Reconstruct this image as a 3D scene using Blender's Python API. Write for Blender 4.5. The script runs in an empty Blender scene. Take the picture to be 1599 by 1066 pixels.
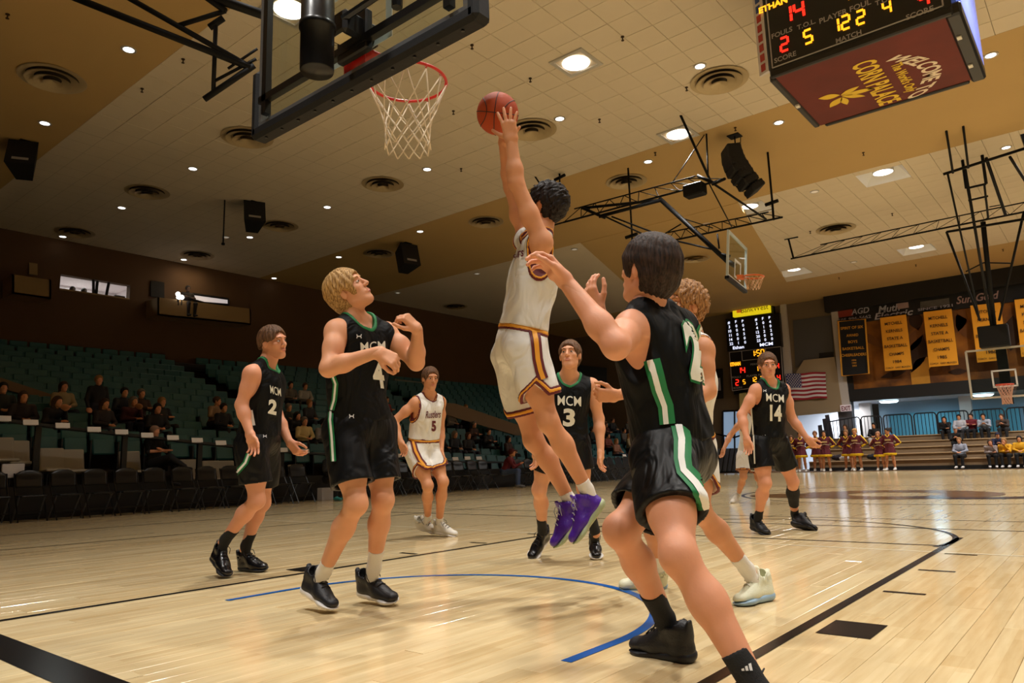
import bpy, bmesh, math, random
import numpy as np
from mathutils import Vector, Matrix
from mathutils.bvhtree import BVHTree

scene = bpy.context.scene
COL = scene.collection
random.seed(7)
RNG = np.random.default_rng(11)

# ------------------------------------------------------------------ camera
FPX, PCX, PCY = 1138.0, 799.5, 533.0
CAM = np.array([3.0007, -1.1856, 0.7604])
RT = np.array([0.76929955, 0.63820284, -0.02958599])
UPV = np.array([0.12764838, -0.10816452, 0.98590381])
FW = np.array([-0.62600646, 0.76223197, 0.16467648])
cd = bpy.data.cameras.new('camera')
cd.sensor_width = 36.0
cd.lens = 36.0 * FPX / 1599.0
cd.clip_start = 0.05
cd.clip_end = 200
cam = bpy.data.objects.new('camera', cd)
COL.objects.link(cam)
cam.matrix_world = Matrix(((RT[0], UPV[0], -FW[0], CAM[0]), (RT[1], UPV[1], -FW[1], CAM[1]),
                           (RT[2], UPV[2], -FW[2], CAM[2]), (0, 0, 0, 1)))
cd.dof.use_dof = False
scene.camera = cam

# ------------------------------------------------------------------ world, exposure
w = bpy.data.worlds.new('world')
scene.world = w
w.use_nodes = True
w.node_tree.nodes['Background'].inputs[0].default_value = (1.0, 0.86, 0.68, 1)
w.node_tree.nodes['Background'].inputs[1].default_value = 0.012
vs = scene.view_settings
vs.view_transform = 'Standard'
vs.look = 'None'
vs.gamma = 1.0
vs.use_curve_mapping = False
vs.exposure = -0.2

H = 8.8          # ceiling height
LAMPS = [(-4.6, 10.4), (-4.6, 14.9), (-1.4, 21.75), (-5.4, 21.8), (-7.2, 31.4), (-2.4, 31.4),
         (2.6, 10.4), (2.6, 14.9), (2.6, 21.75), (6.6, 21.75), (6.6, 10.4), (6.6, 14.9), (2.6, 31.4), (6.6, 31.4),
         (2.6, 4.2), (6.6, 4.2), (2.6, -1.5), (6.6, -1.5), (-1.0, -1.5), (-1.0, 3.2), (-7.35, 5.50)]
for i, (lx, ly) in enumerate(LAMPS):
    ld = bpy.data.lights.new('lamp_light', 'AREA')
    ld.shape = 'DISK'
    ld.size = 0.42 if i < 2 or i > 5 else 0.46
    ld.energy = 62 if lx < -7 else (115 if lx < 0 else 158)
    ld.spread = math.radians(92 if lx < 0 else 112)
    if ly > 20 and lx < 0:
        ld.spread = math.radians(130)
        ld.energy = 85 if ly < 25 else 190
    elif ly > 25:  # unseen lamps at the far right, added to brighten the banner wall
        ld.spread = math.radians(170)
        ld.energy = 620
    ld.color = (1.0, 0.965, 0.91)
    lo = bpy.data.objects.new('lamp_light', ld)
    COL.objects.link(lo)
    lo.location = (lx, ly, H - 0.03 if i < 2 or i > 5 else H + 0.11)

# ------------------------------------------------------------------ helpers
def V(*a):
    return np.array(a, float)

def nrm(v):
    v = np.asarray(v, float)
    return v / max(np.linalg.norm(v), 1e-9)

def ray(px, py):
    return FW + RT * (px - PCX) / FPX - UPV * (py - PCY) / FPX

def at(px, py, d):                       # point at camera depth d
    return CAM + ray(px, py) * d

def onz(px, py, z=0.0):
    r = ray(px, py)
    return CAM + r * ((z - CAM[2]) / r[2])

def onx(px, py, x):
    r = ray(px, py)
    return CAM + r * ((x - CAM[0]) / r[0])

def ony(px, py, y):
    r = ray(px, py)
    return CAM + r * ((y - CAM[1]) / r[1])

def s2l(c):
    return c / 12.92 if c <= 0.04045 else ((c + 0.055) / 1.055) ** 2.4

def rgb(r, g, b):
    return (s2l(r / 255), s2l(g / 255), s2l(b / 255), 1.0)

MATS = {}

def mat(name, col, rough=0.6, metal=0.0, var=0.0, vscale=8.0, bump=0.0, bscale=60.0, emit=0.0, ecol=None,
        spec=0.5, alpha=None, stretch=None, sheen=0.0):
    if name in MATS:
        return MATS[name]
    m = bpy.data.materials.new(name)
    m.use_nodes = True
    nt = m.node_tree
    b = nt.nodes['Principled BSDF']
    b.inputs['Base Color'].default_value = col
    b.inputs['Roughness'].default_value = rough
    b.inputs['Metallic'].default_value = metal
    b.inputs['Specular IOR Level'].default_value = spec
    if sheen:
        b.inputs['Sheen Weight'].default_value = sheen
    if emit:
        b.inputs['Emission Color'].default_value = ecol or col
        b.inputs['Emission Strength'].default_value = emit
    if alpha is not None:
        b.inputs['Alpha'].default_value = alpha
    if var or bump:
        tc = nt.nodes.new('ShaderNodeTexCoord')
        mp = nt.nodes.new('ShaderNodeMapping')
        nt.links.new(tc.outputs['Object'], mp.inputs['Vector'])
        if stretch:
            mp.inputs['Scale'].default_value = stretch
        if var:
            n = nt.nodes.new('ShaderNodeTexNoise')
            n.inputs['Scale'].default_value = vscale
            n.inputs['Detail'].default_value = 4
            nt.links.new(mp.outputs[0], n.inputs['Vector'])
            mx = nt.nodes.new('ShaderNodeMix')
            mx.data_type = 'RGBA'
            mx.inputs[6].default_value = tuple(min(1, c * (1 - var)) for c in col[:3]) + (1,)
            mx.inputs[7].default_value = tuple(min(1, c * (1 + var)) for c in col[:3]) + (1,)
            nt.links.new(n.outputs['Fac'], mx.inputs[0])
            nt.links.new(mx.outputs[2], b.inputs['Base Color'])
        if bump:
            n2 = nt.nodes.new('ShaderNodeTexNoise')
            n2.inputs['Scale'].default_value = bscale
            n2.inputs['Detail'].default_value = 3
            nt.links.new(mp.outputs[0], n2.inputs['Vector'])
            bp = nt.nodes.new('ShaderNodeBump')
            bp.inputs['Strength'].default_value = bump
            bp.inputs['Distance'].default_value = 0.01
            nt.links.new(n2.outputs['Fac'], bp.inputs['Height'])
            nt.links.new(bp.outputs[0], b.inputs['Normal'])
    MATS[name] = m
    return m

def tag(o, label=None, cat=None, group=None, kind=None):
    if label:
        o['label'] = label
    if cat:
        o['category'] = cat
    if group:
        o['group'] = group
    if kind:
        o['kind'] = kind
    return o

def link(o, parent=None):
    COL.objects.link(o)
    if parent is not None:
        o.parent = parent
        o.matrix_parent_inverse = Matrix.Identity(4)
    return o

def empty(name, loc=(0, 0, 0), rotz=0.0, label=None, cat=None, group=None):
    o = bpy.data.objects.new(name, None)
    o.empty_display_size = 0.1
    o.location = tuple(float(c) for c in loc)
    o.rotation_euler = (0, 0, rotz)
    COL.objects.link(o)
    return tag(o, label, cat, group)

def mesh_obj(name, verts, faces, m, parent=None, smooth=False, org=None):
    """world-space verts; org = the parent's location (verts are stored relative to it)"""
    me = bpy.data.meshes.new(name)
    verts = np.asarray(verts, float).reshape(-1, 3)
    if org is not None:
        verts = verts - np.asarray(org, float)
    me.from_pydata(verts.tolist(), [], [tuple(int(i) for i in f) for f in faces])
    if smooth:
        me.polygons.foreach_set('use_smooth', [True] * len(me.polygons))
    me.update()
    if m is not None:
        me.materials.append(m)
    o = bpy.data.objects.new(name, me)
    return link(o, parent)

class MB:
    """collects simple shapes into one mesh"""
    def __init__(s):
        s.v = []
        s.f = []

    def add(s, vs_, fs_):
        n = len(s.v)
        s.v += [tuple(float(c) for c in v) for v in vs_]
        s.f += [tuple(i + n for i in f) for f in fs_]
        return s

    def box(s, c, d, ax=None, bev=0.0):
        """centre c, full dims d, ax = 3 axis vectors"""
        c = np.asarray(c, float)
        ax = np.eye(3) if ax is None else np.asarray(ax, float)
        hx, hy, hz = d[0] / 2, d[1] / 2, d[2] / 2
        if bev <= 0:
            vs_ = [c + ax[0] * x * hx + ax[1] * y * hy + ax[2] * z * hz for x in (-1, 1) for y in (-1, 1) for z in (-1, 1)]
            return s.add(vs_, [(0, 1, 3, 2), (4, 6, 7, 5), (0, 4, 5, 1), (2, 3, 7, 6), (0, 2, 6, 4), (1, 5, 7, 3)])
        b = min(bev, hx * .9, hy * .9, hz * .9)
        vs_, idx = [], {}
        for x in (-1, 1):
            for y in (-1, 1):
                for z in (-1, 1):
                    for k in range(3):
                        e = [hx - b, hy - b, hz - b]
                        e[k] += b
                        idx[(x, y, z, k)] = len(vs_)
                        vs_.append(c + ax[0] * x * e[0] + ax[1] * y * e[1] + ax[2] * z * e[2])
        fs_ = []
        for k in range(3):
            i, j = [(1, 2), (2, 0), (0, 1)][k]
            for sg in (-1, 1):
                q = []
                for (p, r) in ((-1, -1), (1, -1), (1, 1), (-1, 1)):
                    t = [0, 0, 0]
                    t[k] = sg
                    t[i] = p
                    t[j] = r
                    q.append(idx[(*t, k)])
                fs_.append(tuple(q if sg > 0 else q[::-1]))
        for k in range(3):
            i, j = [(1, 2), (2, 0), (0, 1)][k]
            for p in (-1, 1):
                for r in (-1, 1):
                    t1 = [0, 0, 0]
                    t1[i] = p
                    t1[j] = r
                    a_, b_ = list(t1), list(t1)
                    a_[k] = -1
                    b_[k] = 1
                    q = [idx[(*a_, i)], idx[(*b_, i)], idx[(*b_, j)], idx[(*a_, j)]]
                    fs_.append(tuple(q))
        for x in (-1, 1):
            for y in (-1, 1):
                for z in (-1, 1):
                    fs_.append((idx[(x, y, z, 0)], idx[(x, y, z, 1)], idx[(x, y, z, 2)]))
        return s.add(vs_, fs_)

    def tube(s, pts, r, n=8, closed=False, cap=True):
        pts = [np.asarray(p, float) for p in pts]
        rs = r if hasattr(r, '__len__') else [r] * len(pts)
        N = len(pts)
        rings = []
        prev = None
        for i in range(N):
            a_ = pts[i - 1] if (i > 0 or closed) else pts[i]
            b_ = pts[(i + 1) % N] if (i < N - 1 or closed) else pts[i]
            t = nrm(b_ - a_)
            ref = prev if prev is not None else (V(0, 0, 1) if abs(t[2]) < .9 else V(1, 0, 0))
            u = nrm(ref - t * (ref @ t))
            v = np.cross(t, u)
            prev = u
            rings.append([pts[i] + (u * math.cos(2 * math.pi * k / n) + v * math.sin(2 * math.pi * k / n)) * rs[i] for k in range(n)])
        vs_ = [p for rg in rings for p in rg]
        fs_ = []
        for i in range(N if closed else N - 1):
            j = (i + 1) % N
            for k in range(n):
                fs_.append((i * n + k, i * n + (k + 1) % n, j * n + (k + 1) % n, j * n + k))
        if cap and not closed:
            fs_.append(tuple(range(n))[::-1])
            fs_.append(tuple((N - 1) * n + k for k in range(n)))
        return s.add(vs_, fs_)

    def lathe(s, prof, c=(0, 0, 0), n=24, ax=None, caps=True):
        """profile [(r, z)] about axis ax[2] through c"""
        c = np.asarray(c, float)
        ax = np.eye(3) if ax is None else np.asarray(ax, float)
        vs_, fs_ = [], []
        for (r, z) in prof:
            for k in range(n):
                a_ = 2 * math.pi * k / n
                vs_.append(c + ax[0] * r * math.cos(a_) + ax[1] * r * math.sin(a_) + ax[2] * z)
        for i in range(len(prof) - 1):
            for k in range(n):
                fs_.append((i * n + k, i * n + (k + 1) % n, (i + 1) * n + (k + 1) % n, (i + 1) * n + k))
        if caps and prof[0][0] > 1e-6:
            fs_.append(tuple(range(n))[::-1])
        if caps and prof[-1][0] > 1e-6:
            fs_.append(tuple((len(prof) - 1) * n + k for k in range(n)))
        return s.add(vs_, fs_)

    def prism(s, poly, off):
        """planar polygon (3D points) extruded by vector off"""
        off = np.asarray(off, float)
        n = len(poly)
        vs_ = [np.asarray(p, float) for p in poly] + [np.asarray(p, float) + off for p in poly]
        fs_ = [tuple(range(n))[::-1], tuple(range(n, 2 * n))] + [(i, (i + 1) % n, n + (i + 1) % n, n + i) for i in range(n)]
        return s.add(vs_, fs_)

    def build(s, name, m, parent=None, smooth=False, org=None):
        o = mesh_obj(name, s.v, s.f, m, parent, smooth, org)
        bm = bmesh.new()
        bm.from_mesh(o.data)
        bmesh.ops.recalc_face_normals(bm, faces=bm.faces)
        bm.to_mesh(o.data)
        bm.free()
        if smooth:
            o.data.polygons.foreach_set('use_smooth', [True] * len(o.data.polygons))
        return o

def copy_tree(o, parent=None):
    c = o.copy()
    COL.objects.link(c)
    if parent is not None:
        c.parent = parent
        c.matrix_parent_inverse = Matrix.Identity(4)
    for ch in list(o.children):
        copy_tree(ch, c)
    return c

def override_mat(o, m):
    if len(o.material_slots):
        o.material_slots[0].link = 'OBJECT'
        o.material_slots[0].material = m

_font_cache = {}

def text_mesh(txt, bold=0.0, shear=0.0):
    """(verts Nx2, faces) of a text, cap height about 0.7, centred on x, baseline 0"""
    key = (txt, bold, shear)
    if key in _font_cache:
        return _font_cache[key]
    cu = bpy.data.curves.new('txt', 'FONT')
    cu.body = txt
    cu.align_x = 'CENTER'
    cu.size = 1.0
    cu.offset = bold
    cu.shear = shear
    cu.resolution_u = 3
    o = bpy.data.objects.new('txt', cu)
    COL.objects.link(o)
    dg = bpy.context.evaluated_depsgraph_get()
    me = bpy.data.meshes.new_from_object(o.evaluated_get(dg))
    vs_ = np.array([tuple(v.co)[:2] for v in me.vertices]) if len(me.vertices) else np.zeros((0, 2))
    fs_ = [tuple(p.vertices) for p in me.polygons]
    bpy.data.objects.remove(o)
    bpy.data.meshes.remove(me)
    bpy.data.curves.remove(cu)
    _font_cache[key] = (vs_, fs_)
    return vs_, fs_

def flat_text(name, txt, org, u, v, h, m, parent=None, width=None, bold=0.02, porg=None, off=0.0, shear=0.0):
    """lettering in the plane (u, v) at org (centre of baseline), cap height h"""
    vs_, fs_ = text_mesh(txt, bold, shear)
    if not len(vs_):
        return None
    u = nrm(u)
    v = nrm(v)
    sy = h / 0.72
    wd = vs_[:, 0].max() - vs_[:, 0].min()
    sx = sy if width is None else width / wd
    nn = np.cross(u, v)
    cx = (vs_[:, 0].max() + vs_[:, 0].min()) / 2
    P = np.asarray(org)[None] + np.outer((vs_[:, 0] - cx) * sx, u) + np.outer(vs_[:, 1] * sy, v) + nn * off
    return mesh_obj(name, P, fs_, m, parent, org=porg)
# ================================================================== setting
def wood_mat(name, base, dark, rough=0.13):
    m = bpy.data.materials.new(name)
    m.use_nodes = True
    nt = m.node_tree
    b = nt.nodes['Principled BSDF']
    tc = nt.nodes.new('ShaderNodeTexCoord')
    oi = nt.nodes.new('ShaderNodeObjectInfo')
    mp = nt.nodes.new('ShaderNodeMapping')
    mp.inputs['Scale'].default_value = (14, 1.1, 1)
    nt.links.new(tc.outputs['Object'], mp.inputs['Vector'])
    ad = nt.nodes.new('ShaderNodeVectorMath')
    ad.operation = 'ADD'
    sc = nt.nodes.new('ShaderNodeVectorMath')
    sc.operation = 'SCALE'
    sc.inputs['Scale'].default_value = 0.37
    nt.links.new(oi.outputs['Location'], sc.inputs[0])
    nt.links.new(mp.outputs[0], ad.inputs[0])
    nt.links.new(sc.outputs[0], ad.inputs[1])
    n = nt.nodes.new('ShaderNodeTexNoise')
    n.inputs['Scale'].default_value = 2.2
    n.inputs['Detail'].default_value = 5
    nt.links.new(ad.outputs[0], n.inputs['Vector'])
    # board-wide tone patches in place coordinates (short strips inside each plank)
    ge = nt.nodes.new('ShaderNodeNewGeometry')
    mb = nt.nodes.new('ShaderNodeMapping')
    mb.inputs['Rotation'].default_value = (0, 0, math.pi / 2)
    nt.links.new(ge.outputs['Position'], mb.inputs['Vector'])
    br = nt.nodes.new('ShaderNodeTexBrick')
    br.inputs['Scale'].default_value = 1.0
    br.inputs['Brick Width'].default_value = 0.62
    br.inputs['Row Height'].default_value = 0.057
    br.inputs['Mortar Size'].default_value = 0.0006
    br.inputs['Color1'].default_value = (0.36, 0.36, 0.36, 1)
    br.inputs['Color2'].default_value = (0.66, 0.66, 0.66, 1)
    br.inputs['Mortar'].default_value = (0.25, 0.25, 0.25, 1)
    br.offset = 0.37
    nt.links.new(mb.outputs[0], br.inputs['Vector'])
    av = nt.nodes.new('ShaderNodeMath')
    av.operation = 'MULTIPLY_ADD'
    av.inputs[1].default_value = 0.55
    nt.links.new(n.outputs['Fac'], av.inputs[0])
    m2 = nt.nodes.new('ShaderNodeMath')
    m2.operation = 'MULTIPLY'
    m2.inputs[1].default_value = 0.55
    nt.links.new(br.outputs['Color'], m2.inputs[0])
    nt.links.new(m2.outputs[0], av.inputs[2])
    ra = nt.nodes.new('ShaderNodeMath')
    ra.operation = 'MULTIPLY_ADD'
    ra.inputs[1].default_value = 0.22
    nt.links.new(oi.outputs['Random'], ra.inputs[0])
    nt.links.new(av.outputs[0], ra.inputs[2])
    cr = nt.nodes.new('ShaderNodeValToRGB')
    cr.color_ramp.elements[0].position = 0.36
    cr.color_ramp.elements[0].color = dark
    cr.color_ramp.elements[1].position = 0.78
    cr.color_ramp.elements[1].color = base
    nt.links.new(ra.outputs[0], cr.inputs[0])
    nt.links.new(cr.outputs[0], b.inputs['Base Color'])
    b.inputs['Roughness'].default_value = rough
    b.inputs['Specular IOR Level'].default_value = 0.55
    # slight waviness of the varnish
    mw = nt.nodes.new('ShaderNodeMapping')
    mw.inputs['Scale'].default_value = (7.0, 2.2, 1)
    nt.links.new(ge.outputs['Position'], mw.inputs['Vector'])
    nw = nt.nodes.new('ShaderNodeTexNoise')
    nw.inputs['Scale'].default_value = 1.5
    nw.inputs['Detail'].default_value = 2
    nt.links.new(mw.outputs[0], nw.inputs['Vector'])
    bp = nt.nodes.new('ShaderNodeBump')
    bp.inputs['Strength'].default_value = 0.10
    bp.inputs['Distance'].default_value = 0.012
    nt.links.new(nw.outputs['Fac'], bp.inputs['Height'])
    nt.links.new(bp.outputs[0], b.inputs['Normal'])
    return m

M_WOOD = wood_mat('court_maple', rgb(232, 210, 164), rgb(204, 174, 122))
M_BLACKPAINT = mat('black_line_paint', rgb(24, 22, 22), 0.22, var=0.25, vscale=3)
M_BLUEPAINT = mat('blue_line_tape', rgb(10, 88, 168), 0.3)
M_WHITELINE = mat('white_line_paint', rgb(240, 230, 200), 0.25)

fl_root = empty('floor')
tag(fl_root, kind='structure')
# planks: the nearest 300 singly, the rest joined
PW, PL = 0.114, 1.9
bm_ = MB().box((0, 0, -0.0095), (PW - 0.0016, PL - 0.002, 0.019), bev=0.0012)
proto = bm_.build('plank', M_WOOD)
pm = proto.data
bpy.data.objects.remove(proto)
cells = []
for i in range(-230, 160):
    x = (i + .5) * PW
    if x < -13.2 or x > 13:
        continue
    offy = (i * 0.77) % PL
    j0 = int(-5 / PL) - 1
    for j in range(j0, int(33 / PL) + 2):
        y = j * PL + offy
        if y < -5 or y > 31.2:
            continue
        d = np.array([x, y, 0]) - CAM
        dz = d @ FW
        inview = False
        if dz > 0.3:
            px = PCX + FPX * (d @ RT) / dz
            py = PCY - FPX * (d @ UPV) / dz
            inview = -150 < px < 1750 and py < 1250
        cells.append((0 if inview else 1, dz if dz > 0 else 99, x, y))
cells.sort()
for k, (o_, dz, x, y) in enumerate(cells[:300]):
    o = bpy.data.objects.new('plank', pm)
    o.location = (x, y, 0)
    o.rotation_euler = (random.gauss(0, 0.0006), random.gauss(0, 0.0012), 0)
    link(o, fl_root)
rest = MB()
for (o_, dz, x, y) in cells[300:]:
    hx, hy = PW / 2 - .0008, PL / 2 - .001
    rest.add([(x - hx, y - hy, 0), (x + hx, y - hy, 0), (x + hx, y + hy, 0), (x - hx, y + hy, 0)], [(0, 1, 2, 3)])
tag(rest.build('planks', M_WOOD, fl_root), kind='stuff')
M_SUB = mat('subfloor', rgb(110, 80, 48), 0.6, var=.1)
MB().box((-5, 14, -0.13), (62, 56, 0.2)).build('subfloor', M_SUB, fl_root)

# ---- court lines (paint lies a millimetre above the boards)
ZL = 0.0022
def line(name, pts, wd, m, closed=False):
    pts = [np.array([p[0], p[1]], float) for p in pts]
    n = len(pts)
    L_, R_ = [], []
    for i in range(n):
        a_ = pts[i - 1] if (i > 0 or closed) else pts[i]
        b_ = pts[(i + 1) % n] if (i < n - 1 or closed) else pts[i]
        t = (b_ - a_) / np.linalg.norm(b_ - a_)
        nn = np.array([-t[1], t[0]])
        L_.append((*(pts[i] + nn * wd / 2), ZL))
        R_.append((*(pts[i] - nn * wd / 2), ZL))
    vs_ = L_ + R_
    fs_ = [(i, n + i, n + (i + 1) % n, (i + 1) % n) for i in range(n if closed else n - 1)]
    return mesh_obj(name, vs_, fs_, m, fl_root)

ft = .3048
LW = 6 * ft
line('baseline', [(-7.62, 0.02), (7.62, 0.02)], 0.17, M_BLACKPAINT)
for sx in (-1, 1):
    line('lane_line', [(sx * (LW - .025), 0.1), (sx * (LW - .025), 19 * ft + .6)], 0.052, M_BLACKPAINT)
    for yy in (11, 14, 17):
        line('lane_tick', [(sx * (LW + .05), yy * ft), (sx * (LW + .26), yy * ft)], 0.045, M_BLACKPAINT)
    line('lane_block', [(sx * (LW + .05), 7.65 * ft), (sx * (LW + .27), 7.65 * ft)], 0.3, M_BLACKPAINT)
line('free_throw_line', [(-LW, 18.7 * ft), (LW - .05, 18.7 * ft)], 0.045, M_BLACKPAINT)
line('free_throw_circle', [(LW * .985 * math.cos(t), 19 * ft + .25 + LW * .985 * math.sin(t)) for t in np.linspace(-.25, math.pi + .25, 60)], 0.05, M_BLACKPAINT)
line('volleyball_line', [(-7.6, 5.33), (7.6, 5.22)], 0.03, M_WHITELINE)
line('court_line', [(-7.6, 7.3), (7.6, 7.05)], 0.045, M_BLACKPAINT)
line('court_line', [(-7.6, 8.2), (7.6, 8.2)], 0.035, M_BLACKPAINT)
arc = [(-1.245, 1.22)] + [(-1.245 * math.cos(t), 1.6 + 1.245 * math.sin(t)) for t in np.linspace(0, math.pi, 60)] + [(1.245, 1.22)]
line('restricted_arc', arc, 0.05, M_BLUEPAINT)
line('side_line', [(-9.4, -4), (-8.5, 5.5), (-7.7, 30)], 0.06, M_BLACKPAINT)
line('side_line', [(-6.9, -4), (-6.2, 4.1), (-5.6, 12)], 0.04, M_BLACKPAINT)
# centre logo: a big stylised oval swirl
M_LOGO = mat('court_logo_stain', rgb(120, 84, 46), 0.2, var=.2, vscale=2)
M_LOGO2 = mat('court_logo_dark', rgb(60, 42, 44), 0.2, var=.2, vscale=2)
line('centre_circle', [(0.3 + 3.4 * math.cos(t), 14.2 + 3.4 * math.sin(t)) for t in np.linspace(0, 2 * math.pi, 80)[:-1]], 0.06, M_BLACKPAINT, True)
line('half_line', [(-7.6, 14.3), (7.6, 14.3)], 0.06, M_LOGO)
def blob(name, c, rx, ry, m, n=40, z=ZL + .001, a0=0, a1=2 * math.pi, inner=0.0):
    ts = np.linspace(a0, a1, n)
    o_ = [(c[0] + rx * math.cos(t), c[1] + ry * math.sin(t), z) for t in ts]
    i_ = [(c[0] + rx * inner * math.cos(t), c[1] + ry * inner * math.sin(t), z) for t in ts]
    return mesh_obj(name, o_ + i_, [(k, k + 1, n + k + 1, n + k) for k in range(n - 1)], m, fl_root)
blob('logo_oval', (-0.3, 13.6), 1.7, 1.6, M_LOGO, inner=.45)
blob('logo_sweep', (1.0, 14.2), 1.5, 2.0, M_LOGO2, a0=-2.2, a1=.9, inner=.72, z=ZL + .002)
blob('logo_kernel', (-1.6, 13.0), 1.1, .8, M_LOGO, a0=2, a1=5.6, inner=.3, z=ZL + .002)

# ---- ceiling
M_TAN = mat('ceiling_tan_paint', rgb(190, 158, 102), 0.8, var=.05, vscale=.7, bump=.15, bscale=25)
M_TILE = mat('ceiling_tile', rgb(214, 200, 176), 0.85, var=.05, vscale=1.3, bump=.12, bscale=90)
M_GROOVE = mat('ceiling_tile_joint', rgb(164, 150, 126), 0.9)
M_WALLBROWN = mat('wall_brown', rgb(88, 62, 38), 0.85, var=.12, vscale=1.1, bump=.1, bscale=20)
XL, XR = -24.2, 13.5
YA, YB, YC, YD, YE = 4.8, 15.2, 20.8, 33.0, 38.2
def slab(name, poly, z, m, th=0.12):
    o = MB().prism([(x, y, z) for x, y in poly], (0, 0, th)).build(name, m)
    return tag(o, kind='structure')
slab('ceiling', [(XL, -9), (XR, -9), (XR, YA), (XL, YA)], H, M_TAN)
slab('ceiling', [(XL, YB), (XR, YB), (XR, YC), (XL, YC)], H, M_TAN)
slab('ceiling', [(XL, YD), (XR, YD), (XR, YE + .3), (XL, YE + .3)], H, M_TAN)
slab('ceiling', [(-11.6, YC), (-5.5, YC), (-8.2, YD), (-15.4, YD)], H - .012, M_TAN)
WELLS = [(-1.42, 21.75), (-5.5, 21.8), (-7.3, 31.4), (-2.4, 31.4), (2.6, 21.75), (6.6, 21.75), (2.6, 31.4), (6.6, 31.4)]
WS = 0.62
def tiled(poly_fn, x0, x1, y0, y1, ts, holes, nmax):
    root = empty('ceiling')
    tag(root, kind='structure')
    tm = MB().box((0, 0, 0.012), (ts - .008, ts - .008, .024), bev=.004).build('ceiling_tile', M_TILE)
    me = tm.data
    bpy.data.objects.remove(tm)
    cs = []
    for i in range(int((x1 - x0) / ts) + 1):
        for j in range(int(round((y1 - y0) / ts))):
            x, y = x0 + (i + .5) * ts, y0 + (j + .5) * ts
            if not poly_fn(x, y):
                continue
            if any(abs(x - hx) < WS + ts * .5 and abs(y - hy) < WS + ts * .5 for hx, hy in holes):
                pass
            d = np.array([x, y, H]) - CAM
            dz = d @ FW
            px, py = (PCX + FPX * (d @ RT) / dz, PCY - FPX * (d @ UPV) / dz) if dz > .3 else (-999, -999)
            vis = -40 < px < 1640 and -40 < py < 1100
            hid = False
            for hx, hy in holes:
                if abs(x - hx) < WS + ts / 2 and abs(y - hy) < WS + ts / 2:
                    hid = True
                    x_a, x_b, y_a, y_b = x - ts / 2, x + ts / 2, y - ts / 2, y + ts / 2
                    pc_ = []
                    if x_a < hx - WS:
                        pc_.append((x_a, hx - WS, y_a, y_b))
                    if x_b > hx + WS:
                        pc_.append((hx + WS, x_b, y_a, y_b))
                    xa2, xb2 = max(x_a, hx - WS), min(x_b, hx + WS)
                    if y_a < hy - WS:
                        pc_.append((xa2, xb2, y_a, hy - WS))
                    if y_b > hy + WS:
                        pc_.append((xa2, xb2, hy + WS, y_b))
                    for (a1, a2, b1, b2) in pc_:
                        if a2 - a1 > .02 and b2 - b1 > .02:
                            MB().box(((a1 + a2) / 2, (b1 + b2) / 2, H + .012), (a2 - a1 - .006, b2 - b1 - .006, .024)).build('cut_tile', M_TILE, root)
            if not hid:
                cs.append((0 if vis else 1, np.linalg.norm(d), x, y))
    cs.sort()
    for k, (a_, b_, x, y) in enumerate(cs[:nmax]):
        o = bpy.data.objects.new('ceiling_tile', me)
        o.location = (x, y, H + random.uniform(-.002, .002))
        link(o, root)
    r_ = MB()
    hh = ts / 2 - .004
    for (a_, b_, x, y) in cs[nmax:]:
        r_.add([(x - hh, y - hh, H), (x + hh, y - hh, H), (x + hh, y + hh, H), (x - hh, y + hh, H)], [(0, 3, 2, 1)])
    if r_.v:
        tag(r_.build('ceiling_tiles', M_TILE, root), kind='stuff')
    return root
TS = 0.611
r1 = tiled(lambda x, y: True, XL, XR, YA, YB, (YB - YA) / 17, [], 300)
MB().prism([(XL, YA, H + .03), (XR, YA, H + .03), (XR, YB, H + .03), (XL, YB, H + .03)], (0, 0, .09)).build('ceiling_backing', M_GROOVE, r1)
edge = lambda y: -5.5 + (y - YC) / (YD - YC) * (-8.2 + 5.5)
edge2 = lambda y: -11.6 + (y - YC) / (YD - YC) * (-15.4 + 11.6)
r2 = tiled(lambda x, y: x > edge(y) - .45, -9.2, XR, YC, YD, (YD - YC) / 20, WELLS, 300)
bk = MB()
# backing above the far tiles with square openings for the light wells
ys = sorted({YC, YD, *[h[1] - WS for h in WELLS if h[1] < 25][:1], *[h[1] + WS for h in WELLS if h[1] < 25][:1],
             *[h[1] - WS for h in WELLS if h[1] > 25][:1], *[h[1] + WS for h in WELLS if h[1] > 25][:1]})
for a_, b_ in zip(ys[:-1], ys[1:]):
    hs = sorted(h[0] for h in WELLS if a_ < h[1] < b_)
    cur = -8.4
    for hx in hs:
        bk.box(((cur + hx - WS) / 2, (a_ + b_) / 2, H + .075), (hx - WS - cur, b_ - a_, .09))
        cur = hx + WS
    bk.box(((cur + XR) / 2, (a_ + b_) / 2, H + .075), (XR - cur, b_ - a_, .09))
bk.build('ceiling_backing', M_GROOVE, r2)
r3 = slab('ceiling', [(XL, YC), (-11.6, YC), (-15.4, YD), (XL, YD)], H + .01, M_TILE)

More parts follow.
